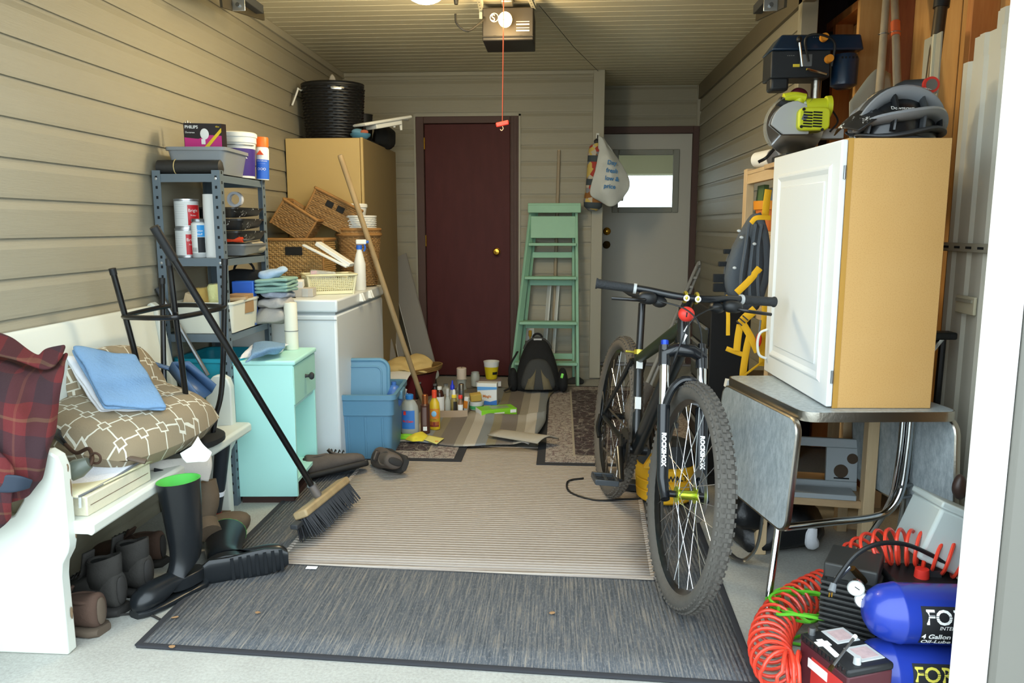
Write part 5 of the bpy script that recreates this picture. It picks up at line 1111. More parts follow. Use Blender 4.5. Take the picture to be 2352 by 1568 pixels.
bottle('silver_can', 'small silver aerosol can behind the red capped bottle', T + V(.06, .03, 0), [(.018, 0), (.019, .003), (.019, .15)], 'steel', (.0185, .15, .19), 'chrome_worn')
o = bottle('glue_bottle', 'brown bottle with red cap standing at the tray front', T + V(.062, -.035, 0), [(.016, 0), (.018, .003), (.018, .075), (.011, .095), (.010, .11)], mat('lbl_tan', '#8a6a50', .4), (.014, .108, .13), 'red_plastic', [(.01, .07, 'paper', -150, -30)])
o = thing('orange_tube', 'flat orange and white tube leaning in the tray corner', 'tube', T + V(.088, .01, 0), Euler((0, R(6), R(-20)))); MB().hexa([V(-.014, -.004, 0), V(.014, -.004, 0), V(.014, .004, 0), V(-.014, .004, 0), V(-.014, -.012, .11), V(.014, -.012, .11), V(.014, .012, .11), V(-.014, .012, .11)]).build('tube_body', 'white_plastic', o, bev=.003); MB().box((0, -.0095, .06), (.028, .004, .05), (R(4), 0, 0)).build('orange_band', 'label_orange', o)
# tub with sponge
o = thing('soap_tub', 'low white and green tub holding a yellow sponge', 'tub', (-.555, 4.97, G0)); MB().lathe([(.03, 0), (.045, .004), (.052, .055), (.054, .06), (.05, .06), (.043, .01), (0, .01)], 24).build('tub', 'white_plastic', o); MB().lathe([(.0463, .008), (.0498, .032)], 24, cap0=False, cap1=False).build('green_band', mat('band_green', '#4aa86a', .5), o)
tag(MB().box((-.56, 4.97, G0 + .084), (.075, .055, .05), (R(6), R(-5), R(15))).build('sponge', mat('sponge_yellow', '#b89a4a', .95, bump=.8, bs=90), None, bev=.006), 'yellow sponge block sitting on the white tub', 'sponge')
o = thing('eraser_box', 'white and blue cleaning pad box standing behind the tray', 'box', (-.495, 5.14, G0), R(-3)); MB().box((0, 0, .075), (.135, .07, .15)).build('carton_body', 'white_plastic', o, bev=.002)
MB().prism([(-.0675, .0), (.0675, .0), (.0675, .035), (.02, .022), (-.0675, .04)], .001, XZ, (0, -.0353, 0)).build('blue_wave', 'label_blue', o); MB().prism([(-.0675, .10), (.0675, .108), (.0675, .125), (-.0675, .125)], .001, XZ, (0, -.0353, 0)).build('blue_header', mat('lbl_sky', '#5a9ad8', .5), o); text('Magic', .026, (-.03, -.0365, .052), 'label_orange', o, bold=.0008)
o = thing('glove_box', 'lime green disposable glove box lying on the striped rug', 'box', G(1145, 958) + V(-.02, .07, 0), R(24)); MB().box((0, 0, .024), (.24, .12, .048)).build('carton_body', 'lime_green', o, bev=.002); MB().box((-.121, 0, .024), (.001, .118, .046)).build('white_end', 'paper', o); MB().box((.02, .0, .0485), (.12, .07, .001)).build('window', mat('glove_film', '#8aa07a', .3), o); MB().box((.095, -.0605, .03), (.04, .001, .02)).build('white_tab', 'paper', o); MB().box((.0, -.0605, .024), (.07, .001, .008)).build('white_print', 'paper', o)
# cups, candle, odds and ends by the door
G0 = .02
o = thing('yellow_cup', 'yellow plastic food cup with white rim before the maroon door', 'cup', (-.535, 5.86, .067)); MB().lathe([(.0, 0), (.04, 0), (.043, .003), (.056, .10), (.0, .10)], 28).build('yellow_wall', mat('cup_yellow', '#d8c21c', .5), o); MB().lathe([(.0565, .098), (.058, .12), (.062, .135), (.062, .14), (.054, .138), (.05, .1)], 28, cap0=False, cap1=False).build('rim', 'white_plastic', o); MB().grid([[V(.0515 * math.cos(R(-75) + R(50) * i / 6), .0515 * math.sin(R(-75) + R(50) * i / 6), z) for z in (.04, .06)] for i in range(7)]).build('print', 'ink', o)
o = thing('paperback', 'worn paperback lying under the yellow cup', 'book', (-.56, 5.84, G0 + .001), R(10)); MB().box((0, 0, .022), (.19, .14, .04)).build('pages', 'paper', o); MB().box((0, 0, .043), (.20, .15, .003)).build('cover', mat('cover_faded', '#9a8a8a', .6, var=.3, vs=20), o); MB().box((0, 0, .0015), (.20, .15, .003)).build('back_cover', 'cover_faded', o)
o = thing('pillar_candle', 'cream pillar candle on a glass holder', 'candle', (-.735, 5.60, G0)); MB().lathe([(.045, 0), (.045, .004), (.03, .05), (.04, .09), (.045, .095), (0, .095)], 20).build('glass_holder', 'clear_pet', o); MB().lathe([(.0, .096), (.036, .096), (.037, .175), (.033, .18), (0, .176)], 24).build('wax', mat('wax', '#d3c4b4', .5), o); MB().cyl((0, 0, .176), (.002, 0, .188), .0015, n=6).build('wick', 'ink', o)
o = thing('glass_jar', 'empty glass jar behind the pillar candle', 'jar', (-.655, 5.80, G0)); MB().lathe([(.03, 0), (.035, .004), (.035, .09), (.03, .1), (.03, .11), (.027, .11), (.031, .09), (.031, .008), (0, .008)], 20).build('jar', 'clear_pet', o); MB().torus((0, 0, .108), .0295, .0022, None, 20, 6).build('lip', 'clear_pet', o)
o = thing('snow_globe', 'small pink and white figurine on a dark base', 'ornament', (-.95, 5.62, G0)); MB().lathe([(.05, 0), (.05, .02), (.03, .03), (.022, .09), (0, .09)], 18).build('base', mat('dark_glass', '#2e2c2c', .2), o); MB().sup((0, 0, .125), (.042, .042, .045), nz=.004, ns=20).build('dome', mat('figure_white', '#c8cfc8', .4, var=.2, vs=20), o); MB().sup((-.012, 0, .175), (.032, .025, .02), nz=.012, ns=30).build('pink_flower', mat('figure_pink', '#c09a98', .7), o)
for i, (x, y, r, h, lab) in enumerate(((-1.0, 5.30, .028, .10, 'small smoky glass bottle beside the figurine'), (-.90, 5.38, .024, .07, 'squat dark glass jar before the figurine'), (-.83, 5.44, .03, .06, 'low clear dish left of the candle'))):
    o = thing('glass_bottle', lab, 'bottle', (x, y, G0 + .018)); MB().lathe([(0, 0), (r, 0), (r, h * .6), (r * .5, h * .85), (r * .5, h), (0, h)], 16).build('body', ('dark_glass', 'dark_glass', 'clear_pet')[i], o); MB().cyl((0, 0, h), (0, 0, h + .012), r * .55, n=12).build('stopper', 'mid_grey', o)
tag(sheet('newspaper', [[V(-.80, 5.06, .05), V(-.70, 5.07, .045), V(-.58, 5.12, .05)], [V(-.80, 5.2, .06), V(-.68, 5.22, .075), V(-.56, 5.26, .06)], [V(-.78, 5.34, .05), V(-.68, 5.36, .06), V(-.55, 5.40, .055)]], mat('newsprint', '#a9aaa6', .9, var=.25, vs=40), None, .002, 0, .004), 'crumpled newspaper sheet behind the small bottles', 'paper')
# red basket with chamois
rb = thing('red_basket', 'maroon tub with woven tan rim behind the bottles', 'basket', (-1.08, 5.42, G0)); MB().lathe([(.14, 0), (.16, .006), (.185, .17), (.19, .18), (.175, .18), (.15, .012), (0, .012)], 30, sx=1.0, sy=.8).build('tub', 'maroon', rb)
for k in range(3): MB().torus((.03, 0, .185 + .012 * k), .19 + .004 * k, .007, Matrix.Rotation(R(-8), 3, 'Y'), 40, 6, sy=.8).build('rim_coil', mat('rush', '#8a6a38', .9, bump=.6, bs=120), rb)
tag(sheet('chamois_cloth', [[V(-1.24, 5.30, .215), V(-1.14, 5.26, .235), V(-1.02, 5.26, .225), V(-.93, 5.30, .205)], [V(-1.25, 5.38, .255), V(-1.14, 5.36, .285), V(-1.02, 5.36, .275), V(-.92, 5.36, .23)], [V(-1.22, 5.47, .265), V(-1.12, 5.48, .29), V(-1.0, 5.48, .31), V(-.93, 5.44, .25)]], 'cloth_tan', None, .016, 2, .02, 14, 3), 'folded yellow chamois cloth on the maroon tub', 'cloth')
tag(MB().sup((-1.16, 5.29, .25), (.085, .04, .028), (.9, .9), nz=.012, ns=24).build('rolled_cloth', 'cloth_tan', None, ang=80), 'rolled end of yellow cloth at left of the maroon tub', 'cloth')
tag(sheet('white_sheet', [[V(-1.19, 5.33, .225), V(-1.12, 5.30, .228), V(-1.04, 5.29, .226)], [V(-1.19, 5.25, .232), V(-1.12, 5.235, .232), V(-1.04, 5.225, .23)], [V(-1.19, 5.17, .19), V(-1.13, 5.16, .185), V(-1.06, 5.15, .18)], [V(-1.2, 5.14, .11), V(-1.14, 5.12, .11), V(-1.075, 5.11, .10)]], 'paper', None, .003, 0, .004), 'white plastic sheet hanging beside the blue tote', 'sheet')
o = bin_open('grey_bin', 'small translucent grey bin right of the blue tote', 'bin', (-1.03, 4.72, .03), R(5), .16, .16, .14, mat('bin_grey', '#9aa09c', .4, alpha=.9), .003, .92, .006); MB().box((.0, .01, .13), (.12, .05, .06), (R(20), R(10), R(10))).build('blue_packet', 'paper', o); MB().box((.005, -.004, .165), (.11, .03, .014), (R(20), R(10), R(10))).build('blue_stripe', 'blue_bright', o); MB().tube([V(.03, -.04, .10), V(.06, -.05, .2)], .008, 8).build('brush_handle', 'white_plastic', o)
o = thing('yellow_cloth', 'crumpled yellow cloth with pale tag on the striped rug', 'cloth', (0, 0, 0)); sheet('cloth', [[gr(928, 1008, .04), gr(945, 1012, .045), gr(972, 1012, .04)], [gr(935, 1003, .05), gr(955, 1000, .07), gr(980, 1004, .045)], [gr(955, 995, .05), gr(968, 990, .06), gr(985, 1000, .045)]], mat('lemon_cloth', '#d8c83a', .9), o, .004, 0, .008, 20); sheet('tag', [[gr(974, 1010, .042), gr(1003, 1020, .042)], [gr(985, 1000, .045), gr(1020, 1007, .042)]], mat('tag_pale', '#d8d27a', .7), o, .003, 0); MB().box(gr(1003, 1013, .046), (.02, .01, .002)).build('orange_dot', 'label_orange', o)
tag(MB().tube(bez([gr(872, 968, .05), gr(884, 985, .04), gr(905, 978, .045), gr(914, 985, .04), gr(905, 993, .04), gr(880, 998, .038), gr(868, 992, .04)], 8), .006, 7).build('black_cable', 'black_plastic'), 'black cable loop beside the blue tote', 'cable')
# ================================================================ step ladder against the back wall
ld = thing('step_ladder', 'mint green wooden step ladder leaning on back wall', 'ladder', (0, 0, 0))
bl, brr = V(-.375, 5.93, .0), V(.135, 5.92, 0); tl, trr = V(-.225, 6.12, 1.395), V(.11, 6.12, 1.395)
def rail(a, b, w, t_, nm, m='ladder_green'):
    d = (b - a); mt = d.to_track_quat('Z', 'Y').to_matrix(); return MB().box((a + b) / 2, (w, t_, d.length), mt).build(nm, m, ld, bev=.003)
rail(bl, tl, .022, .06, 'front_rail'); rail(brr, trr, .022, .06, 'front_rail')
for i, u in enumerate((.13, .355, .605, .79)):
    a, b = bl.lerp(tl, u), brr.lerp(trr, u); MB().box((a + b) / 2 + V(0, -.01, 0), ((b - a).length, .10, .022)).build('step', 'ladder_green', ld, bev=.003)
a, b = bl.lerp(tl, .86), brr.lerp(trr, .86); MB().box((a + b) / 2 + V(0, -.02, .035), ((b - a).length - .01, .016, .17), (R(-7), 0, 0)).build('bucket_shelf', 'ladder_green', ld, bev=.003)
MB().box((tl + trr) / 2 + V(0, -.02, .012), (.41, .13, .024)).build('top_cap', 'ladder_green', ld, bev=.004); MB().box((tl + trr) / 2 + V(0, -.08, -.02), (.41, .018, .06)).build('cap_apron', 'ladder_green', ld, bev=.004)
r0, r1 = V(-.33, 6.06, .01), V(-.20, 6.17, 1.37); r2, r3 = V(.105, 6.06, .01), V(.09, 6.17, 1.37)
rail(r0, r1, .02, .03, 'rear_rail'); rail(r2, r3, .02, .03, 'rear_rail')
for u in (.15, .33, .58, .74): a, b = r0.lerp(r1, u), r2.lerp(r3, u); MB().box((a + b) / 2, ((b - a).length, .014, .045)).build('rear_slat', 'ladder_green', ld, bev=.002)
p = at(1284, 345, 6.2); o = thing('long_pole', 'weathered wooden pole standing behind the step ladder', 'pole', (0, 0, 0)); MB().tube([V(p.x, 6.222, p.z), V(p.x - .04, 6.21, 0)], .013, 10).build('shaft', 'oldwood', o); MB().tube([V(p.x, 6.222, p.z), V(p.x, 6.222, p.z + .004)], .010, 10).build('end', 'pine', o)
for (xa, xb, w, lab) in ((1262, 1247, .055, 'white trim board leaning behind ladder, left one'), (1282, 1268, .035, 'narrower white trim board leaning behind ladder, right one')):
    a, b = at(xa, 655, 6.195), at(xb, 850, 6.17); d = b - a; mt = d.to_track_quat('Z', 'Y').to_matrix(); tag(MB().box((a + b) / 2, (w, .012, d.length), mt).build('trim_board', 'white_plastic', None, bev=.002), lab, 'board')
a = at(1215, 762, 6.225); o = thing('wall_outlet', 'white wall outlet with yellow plug behind ladder', 'outlet', (a.x, 6.226, a.z)); MB().box((0, 0, 0), (.085, .008, .15)).build('plate', 'white_plastic', o, bev=.003); MB().box((.01, -.018, -.01), (.025, .03, .05)).build('yellow_plug', 'yellow_plastic', o, bev=.006); MB().tube(bez([V(.01, -.03, -.03), V(.012, -.035, -.1), V(.0, -.02, -.2), V(.01, -.02, -.3)], 6), .006, 6).build('yellow_cord', 'yellow_plastic', o)
# ================================================================ black backpack
bp = thing('backpack', 'black backpack with olive panels sitting before the step ladder', 'backpack', (-.165, 5.60, .024), Euler((R(-10), 0, R(4))))
sec = []; 
for z, w, d_ in ((.0, .165, .10), (.03, .175, .115), (.12, .165, .115), (.22, .14, .10), (.31, .11, .085), (.37, .08, .065), (.40, .045, .035)): sec.append(((0, .02 + z * .08, z), (w, 0, 0), (0, d_, 0), .75))
loft(MB(), sec, 24).build('main_body', 'black_fabric', bp, ang=80, sub=1)
loft(MB(), [((0, -.075 + z * .12, z), (w, 0, 0), (0, .05, 0), .8) for z, w in ((.01, .12), (.05, .135), (.14, .115), (.21, .085), (.25, .05))], 20).build('front_pocket', mat('bp_grey', '#3a3c3c', .9, bump=.4, bs=120), bp, ang=80, sub=1)
for sx in (-1, 1): MB().grid([[V(sx * (.035 + .065 * u) * (1 - .55 * v), -.128 + v * .03 + .012 * u, .02 + .15 * v) for u in (0, .5, 1)] for v in (0, .33, .66, 1)]).build('olive_panel', mat('olive', '#6a634e', .9, bump=.4, bs=120), bp, solid=.006, off=1)
MB().torus((0, .03, .30), .10, .012, XZ @ Matrix.Rotation(R(0), 3, 'X'), 24, 8, R(10), R(170)).build('zip_arc', 'bp_grey', bp); MB().torus((0, .06, .40), .035, .008, XZ, 16, 8, 0, PI).build('grab_handle', 'black_fabric', bp)
for sx in (-1, 1): MB().sup((sx * .185, -.01, .09), (.035, .08, .09), (.8, .8), nz=.008, ns=14).build('side_pocket', 'black_fabric', bp)
MB().box((.175, -.085, .12), (.02, .01, .035), (0, R(15), 0)).build('reflective_tab', mat('hivis', '#7fe05a', .5), bp, bev=.004); MB().box((0, .01, .39), (.06, .012, .012)).build('white_logo', 'light_grey', bp)
MB().tube(bez([V(-.15, .0, .3), V(-.21, -.05, .18), V(-.20, -.08, .05), V(-.25, -.1, .01)], 6), .012, 8, flat=(.4, 1)).build('strap', 'black_fabric', bp)
tag(MB().sup(gr(1318, 880) + V(0, .0, .02), (.09, .05, .025), (.8, .8), nz=.015, ns=18).build('dark_strap_pile', 'bp_grey', None, ang=80), 'small grey strap heap right of the black backpack', 'strap')
# ================================================================ hanging bags on the corner trim
hk = at(1373, 311, 6.2); o = thing('wall_hook', 'small white adhesive hook on the corner trim', 'hook', (hk.x, 6.214, hk.z)); MB().box((0, 0, 0), (.024, .006, .04)).build('plate', 'white_plastic', o, bev=.003); MB().tube(bez([V(0, -.003, -.005), V(0, -.02, -.014), V(0, -.016, .0)], 5), .003, 6).build('prong', 'white_plastic', o)
def _bagprint():
    t = NT('bag_print'); z = t.xyz(t.map())[2]; fl = t.node('ShaderNodeTexVoronoi', i_Vector=t.map(), i_Scale=26, feature='F1')
    base = t.ramp(t.xyz(fl.outputs['Color'])[0], [(0, '#8a5a2a'), (.25, '#b8b0a0'), (.45, '#a83a30'), (.6, '#7f8288'), (.8, '#c8b060')], 'CONSTANT')
    fr = t.math('FRACT', t.math('MULTIPLY', z, 5.6)); t.col(t.mix(t.math('LESS_THAN', fr, .27), base, '#3d474e')); t.set(Roughness=.8); reg('bag_print', t)
_bagprint()
o = thing('bag_dispenser', 'patterned fabric bag holder tube hanging on the corner trim', 'bag', (hk.x - .005, 6.15, hk.z - .03), Euler((0, R(3), 0)))
loft(MB(), [((0, 0, z), (w, 0, 0), (0, w * .75, 0), 1) for z, w in ((0, .012), (-.03, .02), (-.06, .055), (-.12, .066), (-.25, .064), (-.40, .066), (-.47, .075), (-.52, .07), (-.55, .035))], 20).build('tube', 'bag_print', o, ang=80)
MB().tube([V(0, 0, 0), V(.002, .03, .03)], .004, 6).build('loop', 'black_plastic', o); MB().sup((0, 0, -.02), (.026, .024, .02), nz=.006, ns=40).build('gathered_neck', 'dark_grey', o)
o = thing('grocery_bag', 'white plastic grocery bag with blue print hanging on hook', 'bag', (hk.x, 6.10, hk.z - .01)); mat('bag_white', '#c2c8c6', .45, bump=.5, bs=25)
sheet('bag_front', [[V(0, 0, 0), V(.015, -.01, -.005), V(.03, 0, -.01)], [V(.0, -.03, -.12), V(.07, -.05, -.12), V(.12, -.01, -.14)], [V(-.03, -.04, -.28), V(.09, -.08, -.26), V(.21, -.02, -.26)], [V(-.06, -.03, -.44), V(.08, -.09, -.42), V(.25, -.02, -.37)], [V(.02, -.01, -.50), V(.10, -.05, -.54), V(.20, -.01, -.49)]], 'bag_white', o, .004, 2, .012, 14)
sheet('bag_back', [[V(0, .01, 0), V(.03, .01, -.01)], [V(.0, .01, -.25), V(.2, .01, -.26)], [V(.0, .01, -.5), V(.2, .01, -.5)]], 'bag_white', o, .003, 0, .006)
Mt = Euler((R(90), R(-8), R(12))).to_matrix() @ Matrix.Rotation(R(-14), 3, 'Z')
for i, s_ in enumerate(('Day', 'fresh', 'low &', 'price')): text(s_, .046, (.065 - .008 * i, -.108, -.225 - .058 * i), 'ink_blue', o, Mt, bold=.001)

# ================================================================ drop-leaf chrome table
TZ = .675
A, B = V(.752, 2.36, 0), V(1.235, 2.40, 0)            # near corners of the top
dy_ = V(-.115, .58, 0)                                 # runs back along the table
tb = thing('drop_leaf_table', 'grey formica drop leaf table with chrome legs on the right', 'table', (0, 0, 0))
def slab(poly, z0, z1, m, nm, parent, bev=.003): return MB().prism([(p.x, p.y) for p in poly], z1 - z0, None, (0, 0, z0)).build(nm, m, parent, bev=bev)
def rc(A, B, C_, D, r=.05):
    P = [A, B, C_, D]; out = []
    for i in range(4):
        p, a, b = P[i], P[i - 1], P[(i + 1) % 4]; u, v = (a - p).normalized(), (b - p).normalized()
        for k in range(5): t_ = k / 4; out.append((p + u * r) * (1 - t_) ** 2 + p * 2 * t_ * (1 - t_) + (p + v * r) * t_ ** 2)
    return out
q = rc(A, B, B + dy_, A + dy_)
slab(q, TZ - .004, TZ, 'formica', 'table_top', tb); c = sum(q, V(0, 0, 0)) / len(q)
MB().rings([[V(*(c + (p - c) * s_).xy, z) for p in q] for s_, z in ((.985, TZ - .032), (1.012, TZ - .032), (1.016, TZ - .016), (1.012, TZ - .001), (.99, TZ - .001))], False, False).build('chrome_edge', 'chrome_worn', tb)
slab([c + (p - c) * .985 for p in q], TZ - .03, TZ - .005, mat('table_under', '#6a5a45', .8), 'underside', tb, 0)
def leaf(p0, p1, drop, inward, m_in=False):
    """hanging leaf under edge p0->p1"""
    e = (p1 - p0).normalized(); dn = (V(0, 0, -1) + inward).normalized(); n = e.cross(dn).normalized(); L = (p1 - p0).length
    M3 = Matrix((e, dn, n)).transposed(); poly = rrect(L, drop, .045, 4, L / 2, drop / 2)
    lf = MB().prism(poly, .02, M3, p0 - n * .01).build('drop_leaf', 'formica', tb, bev=.002)
    MB().tube([p0 + M3 @ V(x, y, 0) for x, y in poly], .0115, 8, closed=True, flat=(1, .55)).build('chrome_rim', 'chrome_worn', lf)
    return lf
leaf(V(A.x - .012, A.y + .0, TZ - .03), V(A.x - .012, A.y, TZ - .03) + V(dy_.x, dy_.y, 0) * .96, .36, V(-.07, -.03, 0))
leaf(V(B.x + .0, B.y + .01, TZ - .034), V(B.x + .0, B.y, TZ - .034) + V(dy_.x, dy_.y, 0) * .96, .36, V(.06, 0, 0))
o = at(2115, 1045, 2.62); MB().box(o, (.045, .02, .018), (0, R(-30), R(70))).build('leaf_bracket', 'rust', tb)
def chrome(pts, r=.0125, n=12): return MB().tube(bez(pts, 8), r, n).build('leg', 'chrome', tb)
chrome([V(.785, 2.62, TZ - .03), V(.765, 2.58, .45), V(.73, 2.50, .22), V(.698, 2.44, .06), V(.69, 2.425, .0)])
chrome([V(1.19, 2.60, TZ - .03), V(1.195, 2.62, .40), V(1.205, 2.68, .15), V(1.21, 2.72, .0)])
chrome([V(.735, 2.44, .27), V(.90, 2.50, .268), V(1.05, 2.55, .268), V(1.12, 2.57, .29), V(1.16, 2.585, .36), V(1.172, 2.59, .5), V(1.174, 2.59, TZ - .03)])
chrome([V(1.155, 2.60, TZ - .03), V(1.15, 2.60, .45), V(1.14, 2.62, .30), V(1.10, 2.70, .12), V(1.08, 2.78, 0)], .010)
for z in (.33, .37): MB().cyl((1.15, 2.575, z), (1.20, 2.60, z), .006, n=8).build('bolt', 'steel', tb)
# ================================================================ white wall cabinet standing on the table
wc = thing('kitchen_cabinet', 'white door kitchen wall cabinet standing on the table', 'cabinet', (.835, 2.415, TZ + .001), R(3))
w, L, h = .325, .62, .825
MB().bx(.018, w, 0, .016, 0, h).build('end_panel', 'particle_board', wc, bev=.001); MB().bx(.018, w, L - .016, L, 0, h).build('end_panel', 'particle_board', wc, bev=.001)
MB().bx(.018, w, .016, L - .016, 0, .016).build('bottom_panel', 'particle_board', wc); MB().bx(.018, w, .016, L - .016, h - .016, h).build('top_panel', 'particle_board', wc); MB().bx(w - .006, w, .016, L - .016, .016, h - .016).build('back_panel', 'particle_board', wc)
MB().bx(.018, .034, -.0008, .0, 0, h).build('edge_band', mat('edge_ochre', '#b88a3c', .6), wc)
dr = MB().bx(-.002, .017, -.002, L + .002, .004, h - .004).build('door', 'cab_white', wc, bev=.004)
yy = [(.065, .065), (.085, .085)]
def frame_ring(y0, y1, z0, z1, x0, x1, ins):
    o_ = [V(x0, y0, z0), V(x0, y1, z0), V(x0, y1, z1), V(x0, y0, z1)]; i_ = [V(x1, y0 + ins, z0 + ins), V(x1, y1 - ins, z0 + ins), V(x1, y1 - ins, z1 - ins), V(x1, y0 + ins, z1 - ins)]
    return o_, i_
mb = MB(); o1, i1 = frame_ring(.06, L - .06, .07, h - .07, -.0022, -.009, .010); o2, i2 = frame_ring(.075, L - .075, .085, h - .085, -.009, -.0022, .014)
mb.rings([o1, i1, [V(-.009, p.y, p.z) for p in o2], i2], False, False).build('panel_moulding', 'cab_white', dr, smooth=False)
MB().bx(-.006, -.001, .11, L - .11, .12, h - .12).build('raised_panel', 'cab_white', dr, bev=.004)
MB().tube(bez([V(-.003, L - .025, .055), V(-.03, L - .02, .07), V(-.038, L - .018, .115), V(-.03, L - .02, .155), V(-.003, L - .025, .17)], 6), .005, 8).build('bow_handle', 'white_plastic', dr)
for z in (.1, h - .1): MB().cyl((.01, -.004, z - .02), (.01, -.004, z + .02), .004, n=8).build('hinge', 'steel', dr)
CT = TZ + h + .002
# ================================================================ tall pine shelf in the bay
ps = thing('pine_shelf', 'tall raw pine shelf with orange pot beside the white cabinet', 'shelf', (0, 0, 0)); PX, PY0, PY1, PZ, PXB = .905, 3.40, 3.95, 1.52, 1.39
for (x, y) in ((PX, PY0), (PX, PY1), (PXB, PY0), (PXB, PY1)): MB().bx(x - .0, x + .038, y - .032, y + .032, 0, PZ).build('post', 'pine', ps, bev=.002)
for z in (1.49, 1.20, .86, .5): MB().bx(PX + .002, PXB + .036, PY0 + .033, PY1 - .033, z - .0, z + .018).build('shelf_plank', 'pine_y', ps, bev=.002); MB().bx(PX + .004, PX + .03, PY0 + .032, PY1 - .032, z - .045, z).build('edge_rail', 'pine_y', ps, bev=.002)
o = thing('flower_pot', 'orange plastic flower pot on the pine shelf', 'pot', (.985, 3.76, 1.219)); MB().lathe([(.0, 0), (.05, 0), (.068, .10), (.0, .10)], 24).build('pot', 'orange_plastic', o); MB().lathe([(.07, .098), (.076, .10), (.079, .14), (.07, .14), (.066, .1)], 24, cap0=False, cap1=False).build('rim', mat('pot_rim', '#e09028', .5), o)
for i, (hx, lab) in enumerate((('#4f6a3a', 'green book standing behind the orange pot'), ('#5a7488', 'blue grey book leaning behind the orange pot'), ('#7a2a3a', 'dark red book behind the orange pot rim'))):
    o = thing('shelf_book', lab, 'book', (.965 + .05 * i, 3.89 - .02 * i, 1.219), Euler((0, R(4 - 4 * i), 0))); MB().box((0, 0, .11 - .01 * i), (.026, .12, .22 - .02 * i)).build('cover', mat('bk' + str(i), hx, .6), o, bev=.002); MB().box((.0, .002, .11 - .01 * i), (.02, .121, .21 - .02 * i)).build('pages', 'paper', o)
o = thing('paper_cup', 'white rolled paper tube lying on the pine shelf top', 'paper roll', (.955, 3.78, PZ + .035), Euler((R(90), 0, R(24)))); MB().lathe([(.036, -.06), (.042, .06), (.038, .06), (.033, -.06)], 22, cap0=False, cap1=False).build('tube', 'paper', o); MB().lathe([(.0, .05), (.037, .05)], 22, cap0=False, cap1=False).build('inside', 'light_grey', o)
tag(MB().tube(bez([at(1742, 372, 3.5), at(1760, 362, 3.5), at(1778, 342, 3.45), at(1790, 330, 3.4)], 5), .007, 8, flat=(1, .5)).build('black_strap', 'black_plastic'), 'black strap trailing off the pine shelf top', 'strap')
# ================================================================ drill press on the pine shelf
dz = 1.51
dp = thing('drill_press', 'dark blue bench drill press on the tall pine shelf', 'drill press', (1.12, 3.62, dz)); mat('press_navy', '#152c44', .35, coat=.2); mat('press_black', '#20252a', .5)
P0 = lambda px, py, Y=3.6: at(px, py, Y) - V(1.12, 3.62, dz)
MB().bx(-.09, .09, -.10, .10, 0, .02).build('base_plate', 'press_black', dp, bev=.004)
a = P0(1876, 225); MB().cyl((a.x, 0, .02), (a.x, 0, .42), .022, n=16).build('column', 'chrome_worn', dp)
L_, R_, T_, M_, Bm = P0(1762, 130).x, P0(1975, 130).x, P0(1800, 84).z, P0(1800, 122).z, P0(1800, 190).z
MB().hexa([V(L_, -.09, M_), V(R_, -.07, M_), V(R_, .09, M_), V(L_, .09, M_), V(L_ + .05, -.06, T_), V(R_ - .01, -.05, T_), V(R_ - .01, .07, T_), V(L_ + .05, .07, T_)]).build('belt_cover', 'press_navy', dp, bev=.008)
MB().bx(L_ + .005, P0(1898, 150).x, -.075, .07, Bm + .01, M_).build('head', 'press_black', dp, bev=.006); MB().box((L_ + .05, -.02, Bm - .01), (.08, .08, .06)).build('quill_boss', 'press_black', dp, bev=.012)
x = P0(1938, 180).x; MB().lathe([(.03, Bm - .03), (.055, Bm - .015), (.058, M_ - .03), (.05, M_ - .012), (0, M_ - .012)], 22, (x, -.02, 0)).build('motor', 'press_navy', dp)
for k in range(5): MB().box((x - .03 + .015 * k, -.077, (Bm + M_) / 2 + .03), (.006, .004, .008)).build('motor_vent', 'hole_dark', dp)
for px, py in ((1879, 96), (1890, 144)): p = P0(px, py); MB().cyl((p.x, -.09, p.z), (p.x, -.115, p.z), .018, .016, 16).build('knob', mat('knob_orange', '#e0912a', .45), dp)
for (p, q) in (((1818, 105), (1828, 162)), ((1835, 170), (1882, 180))): a, b = P0(*p), P0(*q); MB().tube([V(a.x, -.13, a.z), V(b.x, -.11, b.z)], .0055, 8).build('feed_lever', 'chrome', dp)
p = P0(1818, 104); MB().sup((p.x, -.13, p.z), (.012, .012, .014), n=12, m=8).build('lever_ball', 'black_plastic', dp)
MB().tube(bez([V(P0(1845, 150).x, -.095, P0(1845, 150).z), V(P0(1835, 110).x, -.11, P0(1870, 100).z), V(P0(1865, 92).x, -.12, P0(1870, 92).z), V(P0(1900, 105).x, -.11, P0(1870, 110).z), V(P0(1898, 150).x, -.09, P0(1870, 160).z)], 6), .005, 6).build('power_cable', 'black_plastic', dp)
p = P0(1842, 145); MB().box((p.x, -.077, p.z), (.05, .003, .05)).build('spec_plate', 'mid_grey', dp); MB().box((P0(1820, 156).x, -.077, P0(1870, 156).z), (.028, .003, .012)).build('warning_label', 'label_yellow', dp); text('- - - -', .014, (P0(1800, 132).x, -.0765, P0(1870, 135).z), 'ink_white', dp); text('- - - - -', .016, (P0(1858, 90).x, -.075, P0(1870, 90).z - .008), 'light_grey', dp)
MB().sup((P0(1838, 195).x, -.0, Bm - .05), (.04, .03, .03), nz=.006, ns=20).build('red_switch', mat('dusty_red', '#6a2030', .6), dp)
